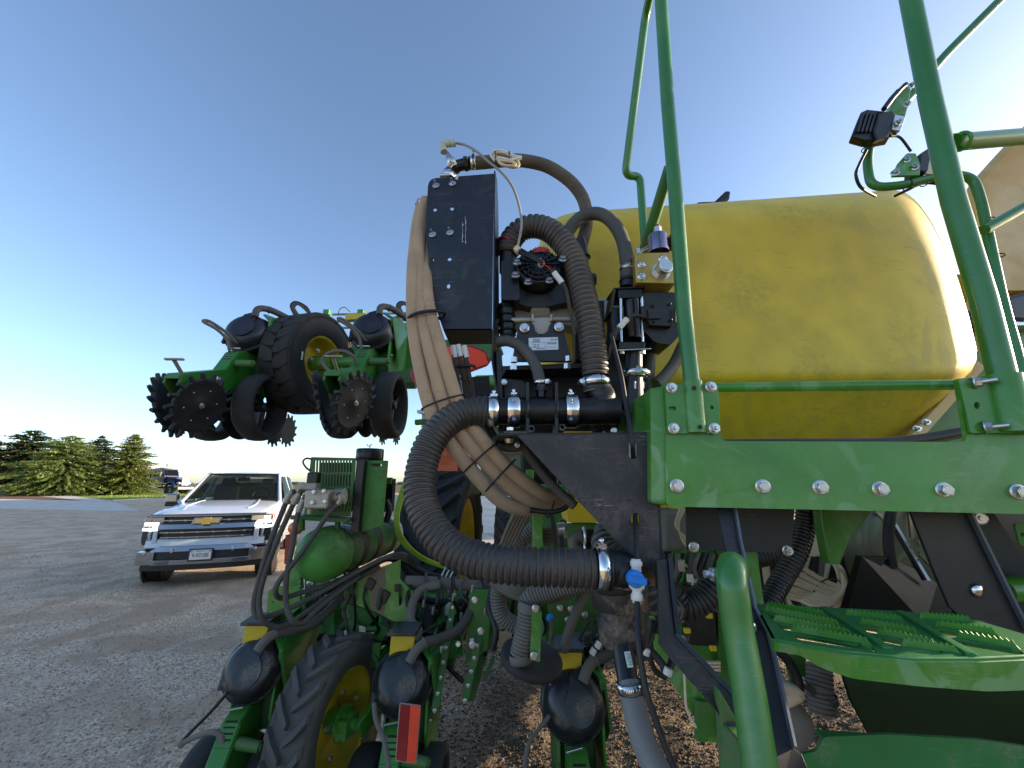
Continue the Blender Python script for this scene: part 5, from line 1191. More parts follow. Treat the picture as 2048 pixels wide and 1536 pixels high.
# tee pipe
T = thing('tee_pipe', 'thick black plastic tee pipe with two wide steel clamps, above the triangular gusset', 'pipe', P(1090, 822, .97))
b = MB(); b.cyl(P(998, 822, .965), P(1236, 822, .965), .0325, n=28)
for x in (1055, 1113): b.torus(P(x, 822, .965), (1, 0, 0), .034, .004, 28, 6); b.pplate([[(x-3, 764), (x+3, 764), (x+4, 880), (x-3, 880)]], .935, .06)
part('pipe', b, M['plastic'], T, .001)
b = MB(); b.tube(smooth([P(1160, 822, .97), P(1190, 820, .972), P(1205, 800, .976), P(1196, 778, .98)], 5), .0325, 22); part('elbow', b, M['plastic'], T)
b = MB(); b.cyl(P(1082, 795, .965), P(1082, 770, .965), .012, n=14); b.hexa(P(1082, 783, .965), P(1082, 775, .965), .016); part('hose_barb', b, M['plastic'], T)
for x in (1028, 1142):
    k = bolt_clamp(T, P(x, 822, .965), (1, 0, 0), .0365, .020); q = MB(); q.lathe([(.0385, -.014), (.041, -.010), (.041, .010), (.0385, .014)], P(x, 822, .965), (1, 0, 0), 28); part('clamp_shell', q, M['chrome'], k)
    for y in (800, 838):
        q = MB(); q.torus(P(x, y, .923), (0, -1, 0), .0028, .0007, 14, 6); part('rivet', q, M['steel'], k)
T, w = hose('rubber_hose', 'short grey hose curving from behind the panel down into the tee pipe', [(995, 684, 1.02), (1015, 682, 1.01), (1040, 692, 1.0), (1062, 715, .99), (1075, 742, .98), (1080, 768, .97)], .0145, M['grey_hose']); worm_clamp(T, P(1081, 765, .97), (0, 0, -1), .0145, .012, (1, -.4, 0), False)
# braided top hose
T, w = hose('braided_hose', 'grey braided hose arching across the sky from the panel top to the pump', [(938, 327, 1.03), (975, 324, 1.04), (1010, 321, 1.05), (1050, 322, 1.06), (1095, 333, 1.07), (1137, 360, 1.08), (1162, 390, 1.09), (1172, 420, 1.09), (1172, 455, 1.09), (1163, 490, 1.09)], .0190, mat('braided_grey_hose', (.105, .088, .068), .85, dust=.4, dscale=20, bump=1.0, bscale=420), n=20)
worm_clamp(T, P(947, 326, 1.03), (1, 0, .02), .0195, .014, (0, -.2, 1))
T, w = hose('rubber_hose', 'smooth grey hose arching from the pump to the motor valve', [(1128, 490, 1.06), (1137, 463, 1.06), (1155, 440, 1.05), (1180, 428, 1.04), (1205, 430, 1.03), (1228, 448, 1.02), (1245, 480, 1.01), (1253, 520, 1.0), (1254, 560, 1.0)], .0185, M['grey_hose'], n=20)
worm_clamp(T, P(1254, 537, 1.0), (0, 0, -1), .0188, .013, (1, 0, 0))
# top fitting + sensor
T = thing('pressure_sensor', 'steel pressure sensor with a clear elbow plug on the black top fitting', 'sensor', P(905, 330, 1.03))
b = MB(); b.tube([P(935, 327, 1.03), P(915, 332, 1.03), P(897, 347, 1.04), P(893, 360, 1.05)], .017, 16); b.hexa(P(928, 328, 1.03), P(936, 327, 1.03), .021); b.hexa(P(912, 342, 1.03), P(906, 330, 1.03), .017, 8); part('elbow_fitting', b, M['plastic'], T, .001)
b = MB(); b.lathe([(.011, 0), (.011, .006), (.0135, .006), (.0135, .03), (.010, .034), (.009, .045), (.007, .048), (.007, .058), (0, .058)], P(909, 336, 1.02), P(889, 298, 1.02)-P(909, 336, 1.02), 18); part('sensor_body', b, M['steel'], T)
lettering('PSI', .008, M['ink'], T, P(900, 323, 1.003), P(905, 335, 1)-P(895, 312, 1), Vector((1, 0, .5)))
b = MB(); b.tube(fillet([P(888, 304, 1.02), P(883, 289, 1.02), P(911, 286, 1.02)], .012), .0105, 14); b.torus(P(905, 287, 1.02), (1, 0, 0), .0095, .002, 14, 6); part('clear_plug', b, M['clear'], T)
b = MB(); b.lathe([(.021, 0), (.0225, .004), (.0225, .014), (.021, .018)], P(897, 358, 1.04), (.2, 0, 1), 24); k = part('hose_clamp', b, M['chrome'], T); b = MB(); b.cyl(P(880, 351, 1.02), P(899, 350, 1.02), .0055, n=12); part('clamp_screw', b, M['steel'], k)
b = MB(); b.tube(smooth([P(911, 286, 1.02), P(930, 290, 1.02), P(955, 304, 1.0), P(975, 322, .99), P(1000, 342, .99), P(1020, 365, .99), P(1032, 390, .99), P(1040, 420, .98), P(1043, 450, .97), P(1037, 485, .96), P(1034, 495, .96)]), .0036, 10); solo('sensor_cable', b, mat('grey_cable', (.28, .26, .24), .6), 'grey sensor cable dropping from the clear plug to the black connector', 'cable')
T = thing('cable_coil', 'small coil of white cable tied on top of the braided hose', 'cable', P(1015, 318, 1.0))
for k, pts in enumerate(([(990, 322), (982, 310), (990, 301), (1006, 302), (1030, 312), (1043, 314)], [(994, 322), (988, 310), (1000, 305), (1022, 312), (1036, 323), (1036, 333), (1020, 334), (1000, 326), (992, 316)], [(990, 314), (1002, 316), (1020, 319), (1044, 316)], [(992, 318), (1006, 322), (1024, 324), (1031, 329), (1024, 332), (1006, 330), (996, 322)])):
    b = MB(); b.tube(path([(x, y, 1.0-.004*k) for x, y in pts]), .0040, 8); part('cable_turn', b, M['cream'] if k % 2 else M['white_pl'], T)
for x in (991, 1019): 
    b = MB(); b.torus(P(x, 316, 1.0), (1, 0, .1), .016, .0022, 16, 6); part('cable_tie', b, M['cable_blk'], T)
T = thing('wire_connector', 'black wire connector with two cream locks lying over the pump head', 'connector', P(1060, 515, .96))
b = MB(); b.beam(P(1034, 499, .96), P(1085, 527, .95), .016, .013); b.beam(P(1044, 500, .95), P(1062, 511, .95), .009, .006); part('connector_body', b, M['plastic'], T, .0015)
for x, y in ((1035, 500), (1081, 526)):
    b = MB(); b.beam(P(x-4, y-3, .957), P(x+4, y+3, .955), .020, .015); part('lock', b, M['cream'], T, .001)
b = MB(); b.tube(smooth([P(1084, 528, .95), P(1096, 534, .95), P(1106, 544, .95)]), .0016, 6); part('wire', b, M['red'], T)
b = MB(); b.tube([P(1108, 545, .95), P(1124, 566, .95)], .0075, 12); part('wire_label', b, M['white_pl'], T)
b = MB(); b.tube(smooth([P(1104, 541, .95), P(1108, 545, .95)]), .0065, 10); b.tube(smooth([P(1124, 566, .95), P(1132, 580, .955), P(1140, 620, .96), P(1150, 670, .97)]), .0045, 8); part('loom', b, M['braid'], T)

# ---- motor valve
T = thing('motor_valve', 'black motorised control valve with steel tie rods, below the arched grey hose', 'valve', P(1270, 640, 1.0))
b = MB(); b.cyl(P(1254, 556, 1.0), P(1254, 575, 1.0), .019, n=20); b.torus(P(1254, 562, 1.0), (0, 0, 1), .0195, .002, 20, 6); part('hose_barb', b, M['plastic'], T)
b = MB(); b.plate([[P(1228, 575, .975), P(1291, 572, .975), P(1291, 572, .975)+Vector((.006, .07, 0)), P(1228, 575, .975)+Vector((-.006, .07, 0))]], (0, 0, -.004)); b.plate([[P(1228, 575, .975), P(1232, 578, .975), P(1224, 625, .99), P(1219, 625, .99)]], (0, .07, 0)); b.pplate([[(1236, 579), (1284, 578), (1284, 595), (1236, 596)]], .98, .05); part('top_flange', b, M['plastic'], T, .0015)
b = MB(); b.lathe([(.021, 0), (.021, .075), (.017, .08), (.017, .10), (.014, .102)], P(1262, 604, 1.0), (0, 0, -1), 22); b.pplate([[(1222, 614), (1238, 614), (1240, 680), (1224, 680)]], 1.0, .05); part('valve_body', b, M['plastic'], T, .001)
for x in (1241, 1283):
    b = MB(); b.cyl(P(x, 594, .985), P(x+2, 684, .985), .0042, n=10); part('tie_rod', b, M['chrome'], T)
b = MB(); b.cyl(P(1272, 600, .97), P(1276, 675, .97), .0065, n=12); b.sphere(P(1272, 598, .97), .006, 10, 6); part('solenoid_pin', b, M['plastic'], T)
b = MB(); b.pplate([[(1238, 684), (1291, 684), (1291, 697), (1238, 698)]], .98, .05); part('bottom_block', b, M['plastic'], T, .002)
b = MB(); b.plate([[P(1235, 699, .965), P(1302, 696, .965), P(1295, 699, 1.05), P(1240, 702, 1.05)]], (0, 0, -.003)); part('steel_flange', b, M['steel'], T, .001)
for x in (1244, 1286): 
    b = MB(); b.hexa(P(x, 700, .975), P(x, 708, .975), .006); part('nut', b, M['steel'], T)
b = MB(); b.pplate([rpoly([(1284, 585), (1352, 584), (1364, 620), (1360, 670), (1342, 690), (1310, 685), (1286, 660)], 8)], .985, .09); part('gear_case', b, M['plastic'], T, .006)
b = MB(); b.pplate([rpoly([(1282, 612), (1318, 607), (1345, 596), (1352, 640), (1345, 652), (1300, 650), (1296, 636), (1282, 634)], 4)], .965, .03); b.pplate([rpoly([(1296, 618), (1322, 616), (1323, 636), (1298, 637)], 2)], .958, .02); b.cyl(P(1350, 615, .955), P(1350, 645, .955), .003, n=8); mh = part('motor_housing', b, M['plastic'], T, .0025)
for x, y in ((1306, 611), (1339, 608), (1308, 643), (1341, 640)):
    b = MB(); b.lathe([(.0038, 0), (.0038, .004), (.002, .0045), (.002, .002), (0, .002)], P(x, y, .962), (0, -1, 0), 10); part('screw', b, M['plastic'], mh)
b = MB(); b.cyl(P(1268, 705, 1.0), P(1268, 735, 1.0), .021, n=18); b.hexa(P(1268, 733, 1.0), P(1268, 745, 1.0), .021, 8); b.cyl(P(1267, 755, 1.0), P(1266, 830, 1.0), .023, .028, n=18); b.cyl(P(1265, 770, 1.0), P(1290, 775, 1.0), .012); part('outlet', b, M['plastic'], T)
worm_clamp(T, P(1270, 750, 1.0), (.02, 0, 1), .026, .012, (-.1, -1, 0)); 
b = MB(); b.lathe([(.033, 0), (.036, .002), (.036, .012), (.033, .014)], P(1272, 753, 1.0), (.05, 0, 1), 28); part('bright_band', b, M['chrome'], T)
for x in (1270, 1286):
    b = MB(); b.cyl(P(x, 763, .965), P(x, 777, .965), .0022, n=8); part('clip_pin', b, M['white_pl'], T)
T, w = hose('wire_loom', 'black braided loom with a white label joining the motor valve', [(1282, 632, .96), (1268, 630, .955), (1256, 638, .955), (1246, 650, .96), (1232, 668, .965), (1222, 690, .97), (1216, 715, .98)], .0035, M['braid'], 'wiring', 10)
b = MB(); b.tube([P(1254, 638, .955), P(1238, 656, .957)], .0078, 12); part('label_sleeve', b, M['white_pl'], T)
b = MB(); b.tube([P(1236, 658, .957), P(1224, 678, .965)], .0065, 12); part('loom_end', b, M['braid'], T)
T, w = hose('rubber_hose', 'grey hose crossing the yellow tank behind the first rail post', [(1366, 690, 1.1), (1350, 725, 1.08), (1330, 752, 1.06), (1312, 768, 1.05)], .016, M['grey_hose'])
T, w = hose('rubber_hose', 'dark hose dropping behind the bright valve clamp', [(1306, 690, 1.07), (1300, 730, 1.07), (1296, 790, 1.07)], .014, M['grey_hose'])
# gold manifold
T = thing('hydraulic_manifold', 'gold anodised hydraulic block with a large hex plug and blued solenoid', 'valve block', P(1310, 540, .98))
b = MB(); b.pplate([[(1269, 506), (1350, 504), (1352, 567), (1272, 565)]], .96, .07); part('block', b, M['gold'], T, .002)
for x, y, s_ in ((1283, 530, .85), (1284, 553, .95), (1326, 518, 1)):
    b = MB(); b.lathe([(.0125*s_, 0), (.0125*s_, .001), (.0105*s_, .0012), (.0105*s_, .003), (.005*s_, .0035), (.005*s_, .0005), (0, .0005)], P(x, y, .96), (0, -1, 0), 20); part('port_plug', b, M['steel'], T)
b = MB(); q = P(1322, 543, .96); b.lathe([(.024, 0), (.024, .002), (0, .002)], q, (0, -1, 0), 24, False); b.hexa(q+Vector((0, -.002, 0)), q+Vector((.0, -.012, 0)), .021); b.hexa(q+Vector((0, -.012, 0)), q+Vector((.003, -.03, 0)), .019, 20); b.hexa(q+Vector((.003, -.03, 0)), q+Vector((.003, -.033, 0)), .015, 20); part('hex_plug', b, M['steel'], T, .0008)
b = MB(); b.lathe([(.026, 0), (.026, .048), (.024, .051), (.013, .051), (.013, .053), (0, .053)], P(1318, 505, .99), (0, 0, 1), 28); part('solenoid', b, M['violet'], T)
b = MB(); b.hexa(P(1316, 471, .99), P(1315, 455, .99), .011); part('solenoid_nut', b, M['steel'], T, .0008)
b = MB(); b.cyl(P(1315, 455, .99), P(1315, 450, .99), .005, n=10); part('red_pin', b, M['red'], T)
b = MB(); b.box(P(1345, 485, .99), (.02, .03, .035)); part('coil_plug', b, M['plastic'], T, .003)
b = MB(); b.tube(smooth([P(1270, 512, 1.02), P(1282, 502, 1.02), P(1300, 492, 1.02)]), .005, 8); b.cyl(P(1276, 508, .985), P(1276, 498, .985), .006, n=12); part('small_fitting', b, M['steel'], T)

# ---- tan sleeved hoses
tans = (
 ('outermost tan sleeved hose of the bundle, bulging left of the panel', [(846, 405, 1.06), (836, 440, 1.05), (830, 490, 1.03), (826, 540, 1.0), (825, 600, .98), (828, 660, .97), (840, 735, .965), (860, 815, .96), (884, 862, .96), (915, 905, .97), (955, 955, .98), (1000, 1000, 1.0), (1045, 1018, 1.03), (1095, 1012, 1.08)], .0168),
 ('middle tan sleeved hose of the bundle', [(852, 400, 1.05), (843, 440, 1.04), (838, 490, 1.02), (839, 560, 1.0), (843, 620, .975), (852, 670, .965), (868, 735, .96), (889, 812, .96), (910, 850, .965), (940, 890, .97), (985, 940, .98), (1025, 978, 1.0), (1070, 1004, 1.03), (1118, 1010, 1.08)], .0168),
 ('inner tan sleeved hose of the bundle, nearest the panel', [(862, 470, 1.05), (854, 520, 1.03), (852, 560, 1.0), (857, 610, .98), (868, 655, .965), (893, 735, .96), (914, 800, .96), (935, 840, .965), (968, 884, .97), (1010, 930, .98), (1055, 968, 1.0), (1095, 992, 1.03), (1140, 1000, 1.08)], .0168))
for lab, pts, r in tans:
    t, w = hose('sleeved_hose', lab, pts, r, M['tan'], n=18, group='tan sleeved hose bundle')
def tie(label, c, axis, rx, ry, th=.0022):
    """oval strap round a bundle: rx along the long side"""
    axis = Vector(axis).normalized(); c = Vector(c); side = Vector((0, -1, 0)).cross(axis).normalized(); dep = axis.cross(side).normalized()
    pts = [c+side*math.cos(a_)*rx+dep*math.sin(a_)*ry for a_ in [2*math.pi*k/36 for k in range(36)]]
    b = MB(); b.tube(pts, th, 8, closed=True); return solo('cable_tie', b, M['cable_blk'], label, 'cable tie', 'ties round the tan hoses')
tie('thick black strap holding the tan hoses to the panel edge', P(853, 633, .972), (.18, 0, -1), .046, .030, .0045)
tie('thin tie round the tan hoses just above the ribbed loop', P(886, 805, .962), (.35, 0, -1), .053, .026)
tie('upper of two thin ties round the tan hoses below the ribbed loop', P(963, 914, .972), (.8, 0, -.9), .052, .026)
tie('lower of two thin ties round the tan hoses below the ribbed loop', P(1000, 952, .985), (.85, 0, -.8), .052, .026)
tie('thin tie round the tan hoses where they go behind the gusset', P(1100, 1001, 1.05), (1, .3, -.2), .040, .026)
b = MB(); b.tube(smooth([P(1060, 1020, 1.0), P(1100, 1024, 1.0), P(1130, 1016, 1.0), P(1143, 995, 1.0)]), .006, 10); solo('loose_strap', b, M['cable_blk'], 'black strap end curling under the tan hoses at the gusset edge', 'strap')
T = thing('hose_end_clip', 'rusty steel clip at the top end of the tan hoses behind the panel', 'clamp', P(840, 408, 1.07))
b = band(P(850, 408, 1.06), (-.2, 0, 1), .021, .012); part('band', b, M['steel'], T); b = MB(); b.cyl(P(832, 410, 1.05), P(838, 398, 1.05), .004, n=8); b.beam(P(834, 412, 1.05), P(838, 402, 1.05), .012, .006); part('clip_screw', b, M['alu'], T)
# braided looms with white ends
for k, (x0, y0, x1) in enumerate(((908, 702, 938), (918, 700, 950), (930, 702, 962), (924, 712, 945), (934, 715, 970))):
    lab = ('left loom with a white tip hanging in front of the orange sign', 'middle loom with a white tip hanging in front of the orange sign', 'right loom with a white tip hanging in front of the orange sign', 'braided loom strand at the back left of the bunch', 'braided loom strand at the back right of the bunch')[k]
    t, w = hose('wire_loom', lab, [(x0, y0+8, 1.0), (x0+5, y0+40, 1.0), (x0+10, 770, 1.01), (x0+18, 810, 1.02), (x1+8, 850, 1.04), (x1+30, 890, 1.06)], .0062, M['braid'], 'wiring', 10, 5, group='braided looms by the pump stand')
    if k < 3: b = MB(); b.tube([P(x0-2, y0-10, 1.0), P(x0+3, y0+14, 1.0)], .0075, 12); part('white_tip', b, M['white_pl'], t)
b = MB(); b.tube([P(915, 733, .99), P(925, 731, .985), P(945, 731, .985), P(951, 734, .99)], .004, 8); solo('cable_tie', b, M['cable_blk'], 'black tie gathering the white-tipped looms', 'cable tie')
T, w = hose('wire_loom', 'dark braided loom running level under the left tip of the gusset', [(990, 880, 1.04), (1005, 893, 1.0), (1030, 895, .98), (1060, 890, .98), (1075, 900, 1.0)], .011, M['braid'], 'wiring', 12)
T, w = hose('wire_loom', 'braided loom slanting down behind the gusset edge', [(1050, 900, .95), (1075, 935, .93), (1100, 965, .92), (1125, 990, .91), (1150, 1012, .9)], .010, M['braid'], 'wiring', 12)
T, w = hose('wire_loom', 'braided loom curving between the tee pipe and the valve outlet', [(1198, 830, 1.02), (1225, 818, 1.0), (1255, 832, .98), (1278, 860, .98)], .006, M['braid'], 'wiring', 10)
T, w = hose('wire_loom', 'second braided loom drooping behind the tee elbow', [(1190, 825, 1.04), (1196, 845, 1.04), (1215, 862, 1.04)], .005, M['braid'], 'wiring', 10)

# ---- triangular gusset
YG = .86
T = thing('gusset_bracket', 'big triangular black gusset plate with two slots, bolted to the green beam', 'bracket', P(1220, 980, YG))
b = MB(); b.pplate([rpoly([(1034, 870), (1310, 868), (1316, 1000), (1323, 1158), (1318, 1158), (1262, 1112), (1149, 994)], [2, 8, 0, 0, 3, 0, 0], 4), slot(1266, 899, 16, 38), slot(1271, 1046, 17, 40)], YG, .006); part('plate', b, M['gusset'], T, .001)
b = MB(); b.plate([[P(990, 872, YG+.03), P(1000, 866, YG), P(1308, 864, YG), P(1308, 864, YG)+Vector((0, .16, 0)), P(1000, 866, YG)+Vector((0, .16, 0)), P(988, 872, YG)+Vector((0, .1, 0))]], (0, 0, -.006)); part('top_flange', b, M['blk'], T, .0015)
b = MB(); b.plate([[P(1310, 870, YG), P(1324, 1158, YG), P(1324, 1158, YG)+Vector((0, .08, 0)), P(1310, 870, YG)+Vector((0, .08, 0))]], (.004, 0, 0)); part('side_flange', b, M['blk'], T)
b = MB(); b.pplate([[(1317, 1126), (1326, 1126), (1327, 1184), (1318, 1184)]], YG-.03, .02); part('foot_tab', b, M['blk_wood'], T, .001)
b = MB(); b.pplate([[(1268, 1120), (1318, 1160), (1318, 1180), (1300, 1165)]], YG+.02, .01); part('rusty_edge', b, mat('rusty_plate', (.20, .115, .065), .8), T)
b = MB(); b.hexa(P(1020, 861, .9), P(1020, 855, .9), .008); b.cyl(P(1018, 878, .9), P(1018, 886, .9), .010, .007, n=14); part('bolt', b, M['steel'], T)
bolt(T, P(1035, 890, .92), ME_SMALL, (-1, -1, 0), .8)
for x, y, s_ in ((1123, 879, 2.0), (1352, 920, 0)):
    if s_:
        q = MB(); q.sphere(P(x, y, YG-.0008), .004, 7, 4, (1.2, .15, .8)); part('chip', q, M['grey_hose'], T)

# ---- strainer and drain column
T = thing('strainer', 'muddy black filter bowl with a ball elbow under the gusset', 'filter', P(1238, 1220, .86))
b = MB(); b.lathe([(.052, 0), (.055, -.006), (.055, -.045), (.050, -.050)], P(1238, 1160, .865), (.02, 0, 1), 30); b.sphere(P(1235, 1160, .85), .046, 20, 12, (1.15, 1, .8)); part('filter_head', b, mat('muddy_plastic', (.022, .02, .018), .5, dust=1, dcol=(.30, .22, .145), dscale=13, thr=(.50, .56), bump=.3, detail=8), T)
b = MB(); b.lathe([(.048, 0), (.047, -.05), (.044, -.075), (.034, -.088), (.02, -.094), (0, -.094)], P(1244, 1196, .865), (.03, 0, 1), 30); part('filter_bowl', b, M['dome'], T)
b = MB(); b.hexa(P(1245, 1272, .85), P(1247, 1296, .85), .028, 8); b.cyl(P(1246, 1290, .84), P(1256, 1368, .80), .0205, .0175, n=20); part('drain_pipe', b, M['plastic'], T, .001)
b = MB(); b.tube(smooth([P(1196, 1138, .83), P(1226, 1137, .83), P(1246, 1142, .835), P(1250, 1168, .84)], 5), .035, 20); b.torus(P(1218, 1138, .83), (1, 0, -.05), .0365, .003, 28, 8); b.sphere(P(1243, 1142, .83), .037, 18, 12); part('elbow', b, M['plastic'], T)
b = MB(); b.torus(P(1240, 1166, .84), (.2, 0, 1), .033, .005, 28, 8); part('mud_ring', b, M['mud'], T)
pl0 = P(1258, 1315, .795); b = MB(); b.beam(P(1254, 1303, .800), P(1261, 1335, .792), .010, .0012, (0, -1, 0)); fl = part('flow_label', b, M['white_pl'], T)
lettering('FKM', .0095, mat('teal_print', (.02, .42, .34), .5), fl, P(1257.5, 1318, .795)+Vector((0, -.0012, 0)), P(1261, 1335, .792)-P(1254, 1303, .8), Vector((1, 0, 0)))
worm_clamp(T, P(1261, 1374, .79), (.12, -.1, -1), .0215, .015, (1, -.5, 0))
T, w = hose('drain_hose', 'thick light grey hose leaving the strainer toward the bottom edge', [(1258, 1366, .80), (1266, 1400, .785), (1275, 1440, .77), (1290, 1490, .75), (1316, 1545, .73), (1350, 1620, .70)], .0200, mat('pale_grey_hose', (.17, .17, .165), .6, dust=.5, dcol=(.10, .09, .08), dscale=14, bump=.1), n=22)
T = thing('rib_hose_behind', 'ribbed hose dropping behind the gusset foot beside the filter', 'hose', P(1300, 1180, .95))
part('hose', corrugated(smooth([P(1270, 1110, .97), P(1292, 1150, .96), P(1308, 1190, .95), P(1325, 1215, .95), P(1350, 1220, .97)]), .026, .013), [M['corr'], M['corr_dust']], T)
b = MB(); b.torus(P(1180, 1180, 1.0), (0, 0, 1), .05, .02, 20, 8, .5)
T = thing('dusty_hose_bends', 'dusty corrugated bend with two black stubs and a clear elbow behind the gusset', 'fittings', P(1200, 1080, 1.15))
b = corrugated(smooth([P(1230, 1060, 1.12), P(1212, 1080, 1.1), P(1222, 1110, 1.05), P(1255, 1130, 1.0)]), .038, .02); part('bend', b, [M['corr'], M['mud']], T)
for y in (1074, 1099):
    b = MB(); b.cyl(P(1166, y, 1.12), P(1225, y-2, 1.12), .019, n=16); k = part('stub_hose', b, M['cable_blk'], T); q = MB(); q.lathe([(.020, 0), (.026, .002), (.026, .006), (.020, .008)], P(1165, y, 1.12), (1, 0, 0), 20); part('flange_ring', q, M['steel'], k)
b = MB(); b.tube(smooth([P(1164, 1072, 1.13), P(1150, 1076, 1.13), P(1150, 1092, 1.13), P(1162, 1100, 1.13)]), .015, 14); part('clear_elbow', b, M['dust_hose'], T)
b = MB(); b.cyl(P(1116, 1058, 1.15), P(1130, 1056, 1.15), .016, n=16); b.hexa(P(1128, 1062, 1.14), P(1134, 1062, 1.14), .02); part('coupler', b, M['steel'], T)
# black tube + ball valve
b = MB(); b.tube(smooth([P(1222, 668, .95), P(1232, 710, .92), P(1243, 755, .89), (P(1252, 810, .87)), P(1260, 855, .845), P(1265, 890, .84), P(1266, 906, .86), P(1268, 940, .885), P(1270, 1000, .885), P(1270, 1030, .865), P(1272, 1060, .835), P(1273, 1122, .80)]), .0050, 12); solo('control_tube', b, M['cable_blk'], 'slim black tube threaded through both gusset slots down to the blue valve', 'tube')
T = thing('ball_valve', 'white push-fit valve with a bright blue turn handle', 'valve', P(1273, 1155, .79))
b = MB(); a, c = P(1272, 1118, .79), P(1274, 1192, .785); ax = (c-a)
b.lathe([(.006, 0), (.0085, 0), (.0085, .003), (.0105, .004), (.0105, .011), (.0085, .013), (.009, .02), (.007, .022), (.009, .03), (.0135, .033), (.0135, .047), (.008, .051), (.0085, .056), (.0105, .058), (.0105, .066), (.0085, .067), (.008, .071), (.005, .071)], a, ax, 22); part('valve_body', b, M['white_pl'], T)
b = MB(); hc = P(1271, 1158, .775); b.lathe([(.0145, .010), (.0145, -.004), (.012, -.007), (0, -.007)], hc, (0, 1, 0), 24); b.beam(P(1256, 1157, .765), P(1293, 1164, .765), .011, .007, (0, -1, 0)); part('handle', b, M['blue'], T, .0008)
b = MB(); b.tube(smooth([P(1274, 1190, .785), P(1275, 1230, .77), P(1277, 1280, .75), P(1283, 1330, .74), P(1292, 1380, .73), P(1308, 1430, .72), P(1330, 1490, .71), P(1360, 1560, .70), P(1400, 1640, .69)]), .0050, 12); solo('control_tube', b, M['cable_blk'], 'slim black tube running from the blue valve down to the bottom edge', 'tube')
# connector bundle right of strainer
T = thing('wire_connectors', 'cluster of black plugs with white end caps beside the brushed bar', 'wiring', P(1310, 1260, 1.0))
for k, (x0, y0, x1, y1) in enumerate(((1306, 1240, 1292, 1300), (1318, 1230, 1310, 1262), (1300, 1300, 1334, 1345), (1345, 1300, 1336, 1345))):
    b = MB(); b.tube(smooth([P(x0, y0, 1.0), P((x0+x1)/2+3, (y0+y1)/2, .99), P(x1, y1, .98)]), .008, 10); part('plug', b, M['cable_blk'], T)
for x, y in ((1291, 1302), (1336, 1343)):
    b = MB(); b.tube([P(x+2, y-6, .97), P(x-2, y+7, .97)], .009, 12); part('end_cap', b, M['white_pl'], T)
b = MB(); b.tube(smooth([P(1302, 1270, 1.0), P(1300, 1310, 1.0), P(1310, 1340, 1.0), P(1332, 1356, 1.0)]), .006, 8); part('cable', b, M['cable_blk'], T)

